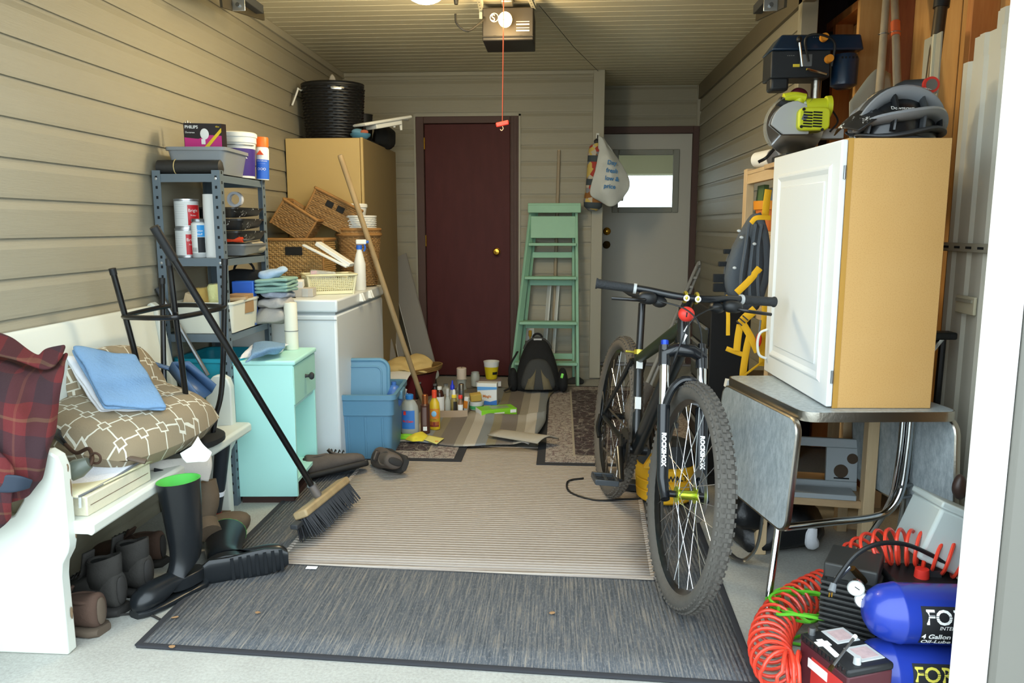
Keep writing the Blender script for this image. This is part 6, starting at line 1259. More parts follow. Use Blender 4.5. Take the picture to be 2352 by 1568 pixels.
# ================================================================ mitre saw
ms = thing('miter_saw', 'lime yellow compound miter saw on the shelf by the helmet', 'saw', (1.03, 3.30, CT)); Q = lambda px, py, Y=3.2: at(px, py, Y) - V(1.03, 3.30, CT)
MB().bx(-.14, .16, -.09, .12, 0, .03).build('base', 'press_black', ms, bev=.006)
c = Q(1838, 275); MB().lathe([(0, -.003), (.115, -.002), (.115, .002), (0, .003)], 40, (c.x, -.03, c.z - .02), XZ).build('blade', 'chrome', ms)
MB().rings([[V(c.x + r_ * math.cos(t_), y_, c.z - .015 + r_ * math.sin(t_)) for t_ in [R(60 + 160 * i / 20) for i in range(21)]] for r_, y_ in ((.118, -.055), (.125, -.03), (.118, .0))], False, False).build('blade_guard', mat('guard_clear', '#9aa0a0', .2, alpha=.55), ms)
MB().prism([(c.x - .10 + .1 * (1 - math.cos(t_)), c.z - .02 + .10 * math.sin(t_)) for t_ in [R(5 + 85 * i / 8) for i in range(9)]] + [(c.x + .05, c.z + .06), (c.x + .05, c.z - .05), (c.x - .05, c.z - .05)], .015, XZ, (0, -.04, 0)).build('upper_guard', 'light_grey', ms, bev=.003)
p, q = Q(1812, 218), Q(1862, 216); MB().tube(bez([V(p.x, -.03, p.z), V((p.x + q.x) / 2, -.03, p.z + .006), V(q.x, -.03, q.z - .004)], 5), .022, 14, flat=(.8, 1)).build('handle', 'lime', ms); MB().tube([V(q.x - .02, -.03, q.z), V(q.x - .03, -.03, q.z - .06), V(q.x - .01, -.03, q.z - .1)], .02, 12).build('handle_stem', 'lime', ms)
p, q = Q(1862, 240), Q(1922, 238); MB().tube([V(p.x, -.02, p.z), V(q.x - .02, -.02, q.z), V(q.x - .018, -.02, q.z), V(q.x, -.02, q.z)], [.036, .034, .042, .044], 20).build('motor_housing', 'lime', ms)
a, b = Q(1838, 245), Q(1908, 298); MB().prism(rrect(b.x - a.x, a.z - b.z, .022, 4, (a.x + b.x) / 2, (a.z + b.z) / 2), .05, XZ, (0, -.04, 0)).build('gear_case', 'lime', ms, bev=.006)
for i in range(2):
    for k in range(6): MB().box((Q(1872 + 23 * i, 0).x, -.092, Q(1870, 257 + 6.5 * k).z), (.034, .006, .005), (0, R(4), 0)).build('vent_slot', 'hole_dark', ms)
for px, py in ((1848, 250), (1842, 290), (1890, 297)): p = Q(px, py); MB().cyl((p.x, -.09, p.z), (p.x, -.095, p.z), .006, n=8).build('screw', 'hole_dark', ms)
MB().box((Q(1850, 268).x, -.091, Q(1870, 268).z), (.018, .003, .024), (0, R(20), 0)).build('badge', 'mid_grey', ms)
MB().tube([V(Q(1800, 235).x, -.02, Q(1870, 225).z), V(Q(1845, 243).x, -.02, Q(1870, 243).z)], [.03, .026], 12, flat=(.7, 1)).build('dust_chute', 'dark_grey', ms); MB().box((Q(1925, 290).x, .03, Q(1870, 300).z), (.12, .06, .04)).build('fence', 'light_grey', ms, bev=.004); MB().tube(bez([V(Q(1925, 270).x, -.02, Q(1870, 245).z), V(Q(1935, 270).x, -.05, Q(1870, 275).z), V(Q(1915, 290).x, -.06, Q(1870, 300).z)], 5), .004, 6).build('cord', 'black_plastic', ms)
# pine board the saw rests on
o = thing('support_board', 'plain pine board bridging cabinet and shelf under the saw', 'board', (0, 0, 0)); MB().bx(.86, 1.30, 3.15, 3.42, CT - .022, CT - .002).build('board', 'pine_x', o, bev=.002); MB().bx(.86, 1.30, 3.148, 3.152, CT - .022, CT - .002).build('front_edge', 'pine_x', o)
# ================================================================ bike helmet and headlamp
hm = thing('bike_helmet', 'grey and black mountain bike helmet with visor on the cabinet', 'helmet', (1.135, 2.74, CT), R(12))
mat('helm_grey', '#8d9196', .25, coat=.4); mat('helm_black', '#191b1e', .3, coat=.3); mat('helm_dark', '#3c3f42', .5)
def hp(th, ph, s_=1): return V(-.02 + .145 * s_ * math.cos(ph) * math.cos(th), .11 * s_ * math.cos(ph) * math.sin(th), .03 + .155 * s_ * math.sin(ph))
def ha(al, be, s_=1): return V(-.02 + .15 * s_ * math.cos(R(al)), .115 * s_ * math.sin(R(be)) * math.sin(R(al)), .035 + .155 * s_ * math.cos(R(be)) * math.sin(R(al)))
MB().rings([[hp(2 * PI * j / 28, R(-14 + 100 * i / 10), .93) for j in range(28)] for i in range(11)]).build('liner', 'helm_black', hm, ang=80)
for be, m_, w_ in ((-88, 'helm_dark', .022), (-62, 'helm_grey', .034), (-34, 'helm_grey', .030), (-6, 'helm_dark', .028), (22, 'helm_grey', .024), (50, 'helm_grey', .024), (80, 'helm_dark', .022)):
    MB().tube([ha(8 + 164 * i / 24, be + 6 * math.sin(i / 24 * 6.3 + be), 1.0) for i in range(25)], [w_ * (.45 + .55 * math.sin(PI * (i + 1) / 26)) for i in range(25)], 10, flat=(.42, 1)).build('shell_rib', m_, hm)
for al in (40, 78, 116, 150): MB().tube([ha(al + 5 * math.sin(be_ * .05), be_, .985) for be_ in range(-86, 87, 12)], .014, 8, flat=(.5, 1)).build('cross_bridge', 'helm_black' if al in (40, 116) else 'helm_dark', hm)
MB().tube([hp(R(-170 + 340 * i / 30), R(-8 + 4 * math.sin(i * .4)), 1.02) for i in range(31)], .018, 8, flat=(1, .5)).build('lower_band', 'helm_dark', hm)
sheet('visor', [[V(-.11, -.085, .10), V(-.13, 0, .135), V(-.11, .085, .10)], [V(-.16, -.09, .075), V(-.185, 0, .10), V(-.16, .09, .075)], [V(-.20, -.075, .045), V(-.225, 0, .062), V(-.20, .075, .045)]], 'splatter', hm, .006, 2)
text('Uvex', .026, ha(84, -34, 1.13), 'ink_white', hm, Euler((R(36), 0, R(4))).to_matrix()); text('Downtown', .017, ha(120, -60, 1.12), 'ink_white', hm, Euler((R(60), 0, R(-6))).to_matrix())
for sx in (-1, 1): MB().tube(bez([hp(R(90 * sx - 20), R(-8)), V(.0, .07 * sx, -.0), V(.03, .03 * sx, .0)], 5), .005, 6).build('strap', 'black_fabric', hm)
o = thing('headlamp', 'small lamp with red ring resting on the helmet top', 'lamp', at(2130, 198, 2.72) + V(0, 0, 0)); MB().cyl((0, -.03, 0), (0, .0, 0), .026, n=22).build('red_bezel', mat('bezel_red', '#c8342a', .35), o); MB().cyl((0, -.032, 0), (0, -.028, 0), .018, n=20).build('lens', 'steel', o); MB().tube([V(-.01, .0, 0), V(-.06, .03, .004), V(-.085, .03, -.005)], [.024, .022, .018], 12).build('lamp_body', 'dark_grey', o); MB().cyl((.012, .0, -.005), (.012, .02, -.005), .026, n=18).build('rear_cap', 'light_grey', o); MB().box((-.04, .0, -.045), (.03, .03, .07)).build('mount', 'black_plastic', o)
# ================================================================ long things against the bay wall
for i, (a, b, lab) in enumerate((((2035, 10, 3.42), (2018, 240, 3.28), 'pale wooden tool handle leaning in the bay, left one'), ((2055, 0, 3.46), (2062, 235, 3.30), 'pale wooden tool handle with orange tape in the bay'))):
    p, q = at(*a), at(*b); o = thing('garden_tool', lab, 'tool', (0, 0, 0)); d = (q - p).normalized(); MB().tube([p - d * .2, p, q, q + d * 1.0], [.014, .015, .0165, .017], 12).build('shaft', 'oldwood', o)
    if i: MB().cyl(p.lerp(q, .22), p.lerp(q, .36), .0185, n=12).build('orange_tape', mat('tape_orange', '#d8683a', .6), o)
    MB().torus(p.lerp(q, .30 + .02 * i), .019, .002, None, 16, 6).build('wire_tie', 'steel', o)
o = thing('black_pole', 'dark metal pipe with black end standing in the bay', 'pole', (0, 0, 0)); p, q = at(2163, 8, 3.02), at(2138, 200, 3.0); d = (q - p).normalized(); MB().tube([p - d * .02, q + d * 1.3], .0215, 16).build('pipe', mat('pipe_brown', '#4f463a', .35, .6), o); MB().tube([p - d * .25, p + d * .015], .027, 16).build('sleeve', 'black_plastic', o)
o = thing('vinyl_offcut', 'pale green plastic sheet offcut curved behind the handles', 'sheet', (0, 0, 0)); sheet('panel', [[at(1950, 235, 3.36), at(2010, 160, 3.40), at(2045, 170, 3.42)], [at(1950, 330, 3.34), at(2010, 300, 3.36), at(2060, 290, 3.38)]], 'siding_trim', o, .003, 0)
o = thing('vinyl_offcut', 'ribbed beige vinyl strip standing beside the dark pipe', 'sheet', (0, 0, 0)); MB().bx(1.33, 1.335, 2.93, 3.06, .9, 1.92).build('panel', 'siding_trim', o); MB().bx(1.322, 1.33, 2.97, 2.98, .9, 1.92).build('rib', 'soffit', o)
# stacked soffit panels
for i, (y0, y1, zt_, x, lab) in enumerate(((2.36, 2.84, 1.79, 1.375, 'nearest beige vinyl soffit panel standing at the right'), (2.30, 2.82, 1.87, 1.392, 'middle beige vinyl soffit panel standing at the right'), (2.22, 2.72, 1.93, 1.408, 'rearmost beige vinyl soffit panel standing at the right'))):
    o = thing('soffit_panel', lab, 'panel', (0, 0, 0), 0, 'vinyl soffit panels'); MB().bx(x, x + .003, y0, y1, .02, zt_).build('sheet', 'vinyl', o)
    for k in range(5): yq = y0 + .04 + k * .1; MB().hexa([V(x - .010, yq, .02), V(x, yq - .012, .02), V(x, yq + .042, .02), V(x - .010, yq + .03, .02), V(x - .010, yq, zt_), V(x, yq - .012, zt_), V(x, yq + .042, zt_), V(x - .010, yq + .03, zt_)]).build('rib', 'vinyl', o)
o = thing('slotted_rail', 'slotted white metal rail across the vinyl panels', 'rail', (0, 0, 0)); MB().bx(1.352, 1.36, 2.15, 2.92, 1.155, 1.185).build('rail', 'siding_trim', o, bev=.002)
for k in range(9): MB().bx(1.3505, 1.353, 2.2 + k * .075, 2.235 + k * .075, 1.166, 1.174).build('slot', 'hole_dark', o)
o = thing('bracket_plate', 'short beige bracket on the vinyl panels below the rail', 'bracket', (1.355, 2.66, .98)); MB().bx(-.004, .006, -.06, .06, -.03, .03).build('plate', 'soffit', o, bev=.003); MB().bx(-.010, -.003, -.05, .05, .01, .02).build('lip', 'siding_trim', o)
o = thing('folding_chair_frame', 'black folded chair frame behind the white cabinet', 'chair', (0, 0, 0)); MB().bx(1.22, 1.34, 2.66, 2.72, .86, .885).build('seat_edge', 'black_plastic', o, bev=.006); MB().tube([V(1.20, 2.64, .76), V(1.30, 2.68, .87)], .010, 8).build('brace', 'chrome', o); MB().tube([V(1.30, 2.70, .0), V(1.31, 2.70, .87)], .012, 8).build('leg', 'black_metal', o)
# ================================================================ grey backpack with yellow straps
hb = thing('hiking_backpack', 'grey hiking backpack with yellow straps hanging beside the cabinet', 'backpack', (.80, 3.28, 0)); mat('pack_grey', '#4a5056', .9, bump=.5, bs=70, var=.08)
K = lambda px, py, Y=3.22: at(px, py, Y) - V(.80, 3.28, 0)
_k = loft(MB(), [((K(px, py).x, 0, K(px, py).z), (w_, 0, 0), (0, .06, 0), .85) for px, py, w_ in ((1745, 488, .02), (1740, 510, .045), (1735, 545, .065), (1722, 600, .085), (1712, 650, .09), (1715, 690, .075), (1720, 720, .05))], 20)
_k.v = [p + V(MN.noise(p * 22), MN.noise(p * 22 + V(9, 0, 0)), 0) * .022 for p in _k.v]; _k.build('body', 'pack_grey', hb, ang=80, sub=2)
loft(MB(), [((K(px, py).x, -.03, K(px, py).z), (w_, 0, 0), (0, .05, 0), .85) for px, py, w_ in ((1715, 535, .02), (1705, 570, .04), (1695, 620, .05), (1690, 660, .045), (1695, 690, .03))], 18).build('front_pocket', 'pack_grey', hb, ang=80, sub=1)
for px, py, L_ in ((1672, 578, .04), (1660, 607, .05), (1648, 640, .04), (1648, 662, .05)): p = K(px, py); MB().box((p.x + .03, -.02, p.z), (.08, .02, .02 if py < 620 else .035)).build('side_strap', 'black_fabric', hb, bev=.003)
def strap_(pts, w_=.014, m_='yellow_strap', nm='strap'): MB().tube(bez([K(x, y, Y) for x, y, Y in pts], 6), w_, 8, flat=(.2, 1) if False else (1, .25)).build(nm, m_, hb)
for a_, b_ in ((1712, 1702), (1728, 1722), (1742, 1741)): MB().tube(bez([K(a_ + 8, 515, 3.15), K(a_, 570, 3.13), K(b_, 640, 3.125), K(b_ + 2, 700, 3.15)], 6), .007, 6).build('seam_fold', 'pack_grey', hb)
strap_([(1765, 435, 3.2), (1760, 470, 3.2), (1758, 495, 3.2)]); strap_([(1725, 512, 3.18), (1738, 500, 3.17), (1770, 500, 3.17)], .010)
strap_([(1745, 615, 3.12), (1720, 645, 3.12), (1692, 672, 3.12)]); strap_([(1735, 710, 3.12), (1712, 730, 3.12), (1700, 745, 3.12)], .018); strap_([(1700, 745, 3.12), (1695, 775, 3.12), (1692, 805, 3.12)]); strap_([(1706, 742, 3.115), (1725, 775, 3.115), (1740, 808, 3.115)]); strap_([(1722, 770, 3.12), (1715, 800, 3.12), (1708, 845, 3.12), (1706, 868, 3.12)]); strap_([(1760, 700, 3.13), (1757, 760, 3.13), (1752, 840, 3.13)], .017); strap_([(1672, 678, 3.12), (1665, 700, 3.12), (1672, 715, 3.12), (1672, 770, 3.12)], .008); strap_([(1752, 830, 3.10), (1725, 850, 3.08), (1700, 870, 3.07)], .005); strap_([(1668, 800, 3.14), (1700, 812, 3.13), (1715, 815, 3.13)], .01)
for k in range(3): p = K(1698 + 7 * k, 742 - 6 * k, 3.10); MB().box((p.x, p.y, p.z), (.03, .004, .005), (0, R(40), 0)).build('buckle_bar', 'black_plastic', hb)
p = K(1743, 780, 3.10); MB().sup(p, (.012, .010, .028), n=12, m=8).build('red_whistle', 'red_plastic', hb); MB().tube([p + V(0, 0, .028), K(1747, 735, 3.10)], .004, 6).build('whistle_cord', 'mid_grey', hb)
for px, py in ((1703, 545), (1697, 530), (1733, 560), (1687, 615)): p = K(px, py, 3.12); MB().sup(p, (.008, .006, .006), n=10, m=6).build('zip_pull', 'light_grey', hb)
MB().tube(bez([K(1740, 490, 3.18), K(1758, 540, 3.16), K(1762, 620, 3.16), K(1745, 690, 3.16)], 6), .014, 8, flat=(1, .35)).build('shoulder_strap', 'pack_grey', hb)
# ================================================================ tool chest, folding chair, vac
tc = thing('tool_chest', 'black metal tool chest with drawers behind the bicycle', 'tool chest', (0, 0, 0)); MB().bx(.70, .885, 3.62, 4.1, .05, .855).build('body', 'black_matte', tc, bev=.005); MB().bx(.71, .875, 3.64, 4.08, 0, .05).build('plinth', 'black_plastic', tc)
for k in range(7): z = .76 - k * .1; MB().bx(.693, .70, 3.64, 4.08, z - .082, z + .008).build('drawer', 'black_metal', tc, bev=.002); MB().bx(.684, .694, 3.66, 4.06, z - .004, z + .006).build('drawer_pull', 'mid_grey', tc)
fc = thing('lawn_chair', 'folded grey aluminium lawn chair leaning by the white door', 'chair', (0, 0, 0))
for dx, dy2 in ((0, 0), (.045, .05)): a, b = at(1600, 612, 6.6) + V(dx, dy2, 0), gr(1482, 892) + V(dx, dy2, .012); MB().tube(bez([a + V(.03, .01, .01), a, a.lerp(b, .5), b], 5), .014, 10).build('frame_tube', 'light_grey', fc)
a, b = at(1600, 612, 6.6), gr(1482, 892); MB().tube([a + V(.0, 0, 0), a + V(.045, .05, 0)], .012, 8).build('cross_bar', 'light_grey', fc); MB().tube([a.lerp(b, .45), a.lerp(b, .45) + V(.05, .05, .0)], .012, 8).build('cross_bar', 'light_grey', fc)
for k in range(6): p = a.lerp(b, .1 + .08 * k); MB().box(p + V(.022, .025, 0), (.04, .05, .02)).build('webbing', 'light_grey', fc)
vc = thing('shop_vacuum', 'yellow ribbed shop vacuum drum behind the bicycle wheel', 'vacuum', (.485, 3.42, .018)); MB().lathe([(.0, 0), (.12, 0), (.13, .01), (.135, .05), (.128, .055), (.135, .06), (.138, .10), (.13, .105), (.138, .11), (.14, .16), (.12, .17), (0, .17)], 30).build('drum', 'yellow_plastic', vc); MB().lathe([(.13, .17), (.13, .20), (.10, .26), (.0, .28)], 26).build('motor_head', 'dark_grey', vc); MB().hexa([V(-.12, -.135, .17), V(-.06, -.14, .17), V(-.06, -.11, .17), V(-.12, -.10, .17), V(-.06, -.135, .27), V(-.02, -.135, .29), V(-.02, -.11, .29), V(-.06, -.10, .27)]).build('latch_arm', 'yellow_plastic', vc, bev=.004); wrap_text('DEWALT', .034, .14, .115, R(-85), 'ink', vc, bold=.0012); MB().tube(bez([V(-.02, -.08, .25), V(-.10, -.10, .32), V(-.15, -.02, .40), V(-.10, .06, .50)], 8), .045, 14).build('hose', mat('hose_taupe', '#5f574e', .8, bump=.6, bs=30), vc)
tag(MB().bx(-.11, .11, -.035, .035, 0, .04).build('black_box', 'black_plastic', None, bev=.006), 'low black plastic box under the bicycle', 'box'); place(bpy.data.objects['black_box'], gr(1450, 1140) + V(.0, .05, .018), R(-18))
tag(MB().tube(bez([gr(1340, 1098, .02), gr(1305, 1105, .02), gr(1310, 1130, .02), gr(1370, 1148, .02), gr(1440, 1146, .02), gr(1500, 1142, .02)], 8), .005, 6).build('floor_cable', 'black_plastic'), 'thin black cable curling on the beige rug under pedal', 'cable')
tyr = thing('spare_tyre', 'dark spare tyre leaning behind the table leaf', 'tyre', (.78, 3.14, .0)); MB().torus((0, 0, .34), .20, .026, Euler((R(90), 0, R(50))).to_matrix(), 40, 10).build('tyre', 'tyre', tyr); MB().torus((0, 0, .34), .18, .012, Euler((R(90), 0, R(50))).to_matrix(), 40, 8).build('bead', 'rubber', tyr); tyr.location.z = -.113
# ================================================================ low rack under the table
rk = thing('low_rack', 'low raw wood rack under the drop leaf table', 'rack', (0, 0, 0))
for (x, y) in ((.77, 2.87), (1.135, 2.81), (.80, 3.16), (1.16, 3.12)): MB().bx(x - .02, x + .02, y - .032, y + .012, 0, .59).build('post', 'pine', rk, bev=.002)
for z in (.235, .57): MB().hexa([V(.75, 2.855, z - .03), V(1.155, 2.795, z - .03), V(1.18, 3.12, z - .03), V(.78, 3.17, z - .03), V(.75, 2.855, z), V(1.155, 2.795, z), V(1.18, 3.12, z), V(.78, 3.17, z)]).build('shelf_plank', 'pine_x', rk, bev=.002)
o = thing('appliance_panel', 'white plastic appliance front with round dial holes on the rack', 'panel', (.97, 2.93, .236), Euler((R(-6), 0, R(-8)))); mat('panel_white', '#a8b0b4', .5)
for x0, x1, z0, z1 in ((-.19, .17, .0, .035), (-.19, .17, .165, .20), (-.19, -.165, .035, .165), (.055, .17, .035, .165)): MB().bx(x0, x1, 0, .02, z0, z1).build('frame_piece', 'panel_white', o, bev=.003)
for x, z, r_ in ((.11, .075, .026), (.15, .125, .02)): MB().cyl((x, -.002, z), (x, .004, z), r_, n=20).build('dial_hole', mat('dial_brown', '#4a3a2a', .7), o)
MB().bx(.085, .14, -.003, .001, .045, .05).build('slot', 'hole_dark', o)
tag(MB().bx(-.19, .15, -.09, .0, 0, .02).build('white_tray', 'panel_white', None, bev=.003), 'flat white plastic tray in front of the appliance panel', 'tray'); place(bpy.data.objects['white_tray'], (.96, 2.905, .236), R(-8))
tag(MB().sup((0, 0, .09), (.05, .06, .09), (.8, .8)).build('black_pot', 'black_matte', None), 'rounded black pot beside the appliance panel on the rack', 'pot'); place(bpy.data.objects['black_pot'], (.855, 2.93, .262))
o = thing('black_sack', 'black plastic sack slumped on the floor under the table', 'sack', (.86, 3.0, 0)); MB().sup((0, 0, .08), (.20, .16, .09), (.8, .8), nz=.04, ns=9, n=28, m=16).build('sack', mat('sack_black', '#121417', .35, bump=.6, bs=25), o, ang=80); MB().sup((-.12, -.12, .16), (.07, .06, .09), nz=.03, ns=12).build('sack_neck', 'sack_black', o, ang=80)
tag(MB().tube(bez([gr(1868, 1212, .11), gr(1863, 1235, .07), gr(1868, 1258, .02)], 5), [.016, .018, .02, .022, .022, .022, .024, .026, .026, .024, .012], 10, flat=(1, .7)).build('sock', 'cloth_white'), 'white sock on the concrete under the table', 'sock')
o = thing('bent_runner', 'bent dark metal strip curving onto the concrete by table leg', 'strip', (0, 0, 0)); MB().tube(bez([V(.765, 2.80, .36), V(.755, 2.78, .20), V(.73, 2.74, .08), gr(1712, 1285, .02), gr(1690, 1282, .02), gr(1672, 1268, .025)], 8), .016, 8, flat=(.25, 1)).build('strip', 'steel', o); MB().box(gr(1671, 1268, .025), (.02, .012, .008)).build('pale_tip', 'white_plastic', o)
tag(sheet('lilac_cloth', [[at(1668, 1040, 2.9), at(1690, 1030, 2.95)], [at(1660, 1085, 2.88), at(1700, 1110, 2.93)], [at(1690, 1115, 2.9), at(1720, 1130, 2.95)]], mat('lilac', '#a8a6c8', .9), None, .01, 0, .01), 'pale lilac cloth peeking out behind the table leaf', 'cloth')
tag(MB().box(at(1681, 882, 2.98), (.05, .04, .03), (0, R(10), 0)).build('white_scrap', 'paper'), 'white card scrap at the far end of the table', 'card')
# ================================================================ air compressor
ac = thing('air_compressor', 'blue twin tank air compressor at the lower right', 'compressor', (0, 0, 0)); CYt = 1.955
def tank(zc, x0):
    prof = [(.0, 0), (.03, .003), (.055, .018), (.071, .045), (.077, .075), (.0785, .078), (.0785, .084), (.077, .087), (.077, .62), (.065, .66), (0, .67)]
    t_ = MB().lathe(prof, 36, (x0, CYt, zc), Matrix(((0, 0, 1), (1, 0, 0), (0, 1, 0)))).build('tank', 'royal_blue', ac)
    n = 14; MB().grid([[V(x, CYt - .0777 * math.cos(R(-40 + 80 * i / n)), zc + .0777 * math.sin(R(-40 + 80 * i / n))) for x in (x0 + .115, x0 + .5)] for i in range(n + 1)]).build('label', 'ink', t_)
    return t_
def ctext(s_, size, x, zoff, zc, m_, par, bold=0, shear=0):
    q = text(s_, size, (0, 0, 0), m_, par, Matrix.Identity(3), ext=0, bold=bold, shear=shear)
    for v in q.data.vertices: a_ = (zoff + v.co.y) / .0785; v.co = V(x + v.co.x, CYt - .0786 * math.cos(a_), zc + .0786 * math.sin(a_))
z1_, z2_ = .236, .079
t1, t2 = tank(z1_, .805), tank(z2_, .795)
ctext('FORCE', .052, .928, .010, z1_, 'ink_white', t1, .001); ctext('INTERNATIONAL', .014, .962, -.004, z1_, 'ink_white', t1, 0, .2); ctext('4 Gallon Twin Tank', .021, .922, -.032, z1_, 'ink_white', t1, .0006); ctext('Oil-Lube Air Compressor', .021, .924, -.052, z1_, 'ink_white', t1, .0006)
ctext('FORCE', .052, .912, .010, z2_, mat('ink_gold', '#c9bf4a', .6), t2, .001); ctext('INTERNATIONAL', .014, .945, -.004, z2_, 'ink_gold', t2, 0, .2)
for zc in (z1_, z2_):
    for k in range(4): MB().grid([[V(x, CYt - .0789 * math.cos(a_), zc + .0789 * math.sin(a_)) for x in (.925, 1.12)] for a_ in ((.016 + .005 * k) / .0785, (.0175 + .005 * k) / .0865)]).build('label_line', 'ink', t1 if zc == z1_ else t2)
hd = thing('compressor_head', 'black finned compressor engine with two gauges behind the tanks', 'engine', (.845, 2.14, -.0), R(-28)); hd.scale = (1, 1, .88)
for k in range(11): MB().box((0, 0, .10 + k * .018), (.15, .16, .009)).build('cooling_fin', mat('fin_grey', '#3c3d3c', .5, .4), hd, bev=.002)
MB().box((0, 0, .20), (.12, .13, .21)).build('cylinder', 'black_plastic', hd); MB().box((0, 0, .32), (.14, .15, .05)).build('head_cover', 'fin_grey', hd, bev=.006); MB().box((0, 0, .045), (.1, .1, .09)).build('crankcase', 'black_plastic', hd)
for px, py in ((1966, 1348), (1982, 1376)): 
    p = at(px, py, 1.99); o = thing('pressure_gauge', ('rear' if px == 1966 else 'front') + ' round white pressure gauge above the blue tank', 'gauge', p, R(-20)); MB().lathe([(0, 0), (.020, 0), (.022, .004), (.022, .018), (0, .018)], 22, (0, .01, 0), XZ).build('case', 'chrome', o); MB().lathe([(0, 0), (.019, 0), (.019, .002), (0, .002)], 20, (0, -.008, 0), XZ).build('dial', 'ink_white', o); MB().box((.003, -.0112, .002), (.014, .001, .002), (0, R(30), 0)).build('needle', 'ink', o)
o = thing('motor_box', 'black pressure switch box behind the upper blue tank', 'box', (1.02, 2.13, .0)); MB().bx(-.09, .10, -.06, .08, .0, .265).build('housing', 'black_plastic', o, bev=.01); MB().cyl((.0, -.02, .265), (.0, -.02, .29), .02, .018, 16).build('red_knob', 'red_plastic', o); MB().box((.03, 0, .275), (.05, .04, .02)).build('manifold', 'steel', o)
p0, p1 = at(1958, 1305, 2.05), at(1985, 1335, 2.06); o = thing('brass_fitting', 'brass hose coupling lying on the compressor engine', 'fitting', (0, 0, 0)); MB().cyl(p0, p1, .009, .011, 10).build('coupling', 'dark_brass', o); MB().tube([at(1950, 1300, 2.04), at(1920, 1330, 2.03)], .008, 10).build('nozzle', 'steel', o)
# ---- coiled red hose
def coil(center, r, turns, tr, lab, nm='coiled_air_hose', m_='red_hose', sq=1):
    C = bez(center, 10); n = turns * 22; N = len(C) - 1; pts = []
    for i in range(n + 1):
        u = i / n * N; k = min(int(u), N - 1); p = C[k].lerp(C[k + 1], u - k); t_ = (C[k + 1] - C[k]).normalized(); a_ = V(0, 0, 1); s_ = t_.cross(a_).normalized(); up = s_.cross(t_); th = 2 * PI * turns * i / n
        pts.append(p + s_ * r * math.cos(th) * sq + up * r * math.sin(th))
    return tag(MB().tube(pts, tr, 7).build(nm, m_), lab, 'hose')
coil([gr(1838, 1548, .075), gr(1790, 1540, .07), gr(1768, 1490, .065), gr(1778, 1440, .065), gr(1812, 1395, .065), gr(1862, 1365, .07), gr(1905, 1345, .08)], .056, 21, .0052, 'coiled red air hose curling beside the battery')
coil([V(.88, 2.28, .22), V(.94, 2.22, .30), V(1.02, 2.17, .325), V(1.10, 2.12, .32), V(1.20, 2.08, .30)], .05, 15, .0052, 'coiled red air hose draped over the compressor')
random.seed(11); mb = None
for k in range(7):
    c = gr(1850, 1392, .02 + .016 * k); pts = []
    for i in range(14):
        t_ = 2 * PI * i / 14; pts.append(c + V((.10 + random.uniform(-.02, .02)) * math.cos(t_ + k), (.085 + random.uniform(-.02, .02)) * math.sin(t_ + k), .006 * math.sin(3 * t_ + k) + .006))
    mb = (mb or MB()); mb.tube(bez(pts, 4, True), .0048, 6, closed=True)
mb.tube(bez([gr(1870, 1450, .015), gr(1810, 1470, .008), gr(1840, 1480, .008), gr(1870, 1484, .008)], 6), .0048, 6)
o = thing('extension_cord', 'bright green extension cord coiled behind the red hose', 'cord', (0, 0, 0)); b = mb.build('coils', 'green_cord', o); b['kind'] = 'stuff'
o = thing('black_power_lead', 'black power lead arching over the compressor with grey plug', 'cord', (0, 0, 0)); MB().tube(bez([at(1912, 1348, 2.0), at(1930, 1318, 2.02), at(1968, 1272, 2.04), at(2020, 1248, 2.06), at(2080, 1250, 2.08), at(2140, 1275, 2.10), at(2200, 1310, 2.1)], 8), .0065, 8).build('lead', 'black_plastic', o); MB().tube([at(1915, 1340, 2.0), at(1910, 1358, 1.99)], [.008, .010], 10).build('plug', 'mid_grey', o); 
for px in (1905, 1911): MB().tube([at(px, 1360, 1.985), at(px - 1, 1370, 1.985)], .002, 6).build('plug_pin', 'brass', o)
# ---- battery
bt = thing('car_battery', 'black car battery with red sides at the bottom edge', 'battery', (.745, 1.905, 0), R(20)); bt.scale = (.84, .84, .84); MB().box((0, 0, .085), (.16, .22, .17)).build('case', mat('batt_maroon', '#4a1a22', .5), bt, bev=.006); MB().box((0, 0, .18), (.165, .225, .025)).build('lid', 'black_plastic', bt, bev=.008)
for y in (-.045, .06): MB().box((.03, y, .1935), (.085, .08, .004)).build('cell_cover', 'light_grey', bt, bev=.002); MB().box((.03, y, .196), (.06, .055, .001)).build('cover_label', mat('lbl_pinkgrey', '#b8a0a0', .6, var=.3, vs=60), bt)
MB().box((-.055, .01, .1935), (.02, .10, .002), (0, 0, R(-6))).build('sticker', 'paper', bt); MB().box((-.055, .035, .1937), (.045, .025, .002), (0, 0, R(-6))).build('sticker_wide', 'paper', bt)
MB().cyl((-.05, .095, .19), (-.05, .095, .215), .012, .010, 12).build('terminal', 'steel', bt); MB().cyl((-.03, -.085, .19), (-.03, -.085, .215), .012, .010, 12).build('terminal', 'light_grey', bt)
MB().box((-.0805, -.02, .10), (.002, .14, .09)).build('side_label', mat('batt_red', '#b8322e', .4), bt); MB().box((-.0815, .02, .12), (.002, .09, .03)).build('white_stripe', 'paper', bt)
for k in range(12): MB().box((-.083, -.1 + k * .018, .185), (.004, .008, .014)).build('vent_tooth', 'black_plastic', bt)
o = thing('small_brush', 'thin stick tool lying across the car battery', 'tool', (0, 0, 0)); p, q = gr(1965, 1460, .225), gr(1912, 1530, .20); MB().tube([p, p.lerp(q, .15), q], [.005, .0035, .0035], 8).build('shaft', 'steel', o); MB().tube([p, p.lerp(q, .1)], .0055, 8).build('tip', 'white_plastic', o); MB().tube([q, q.lerp(p, -.1)], .006, 8).build('brush', 'dark_brass', o)
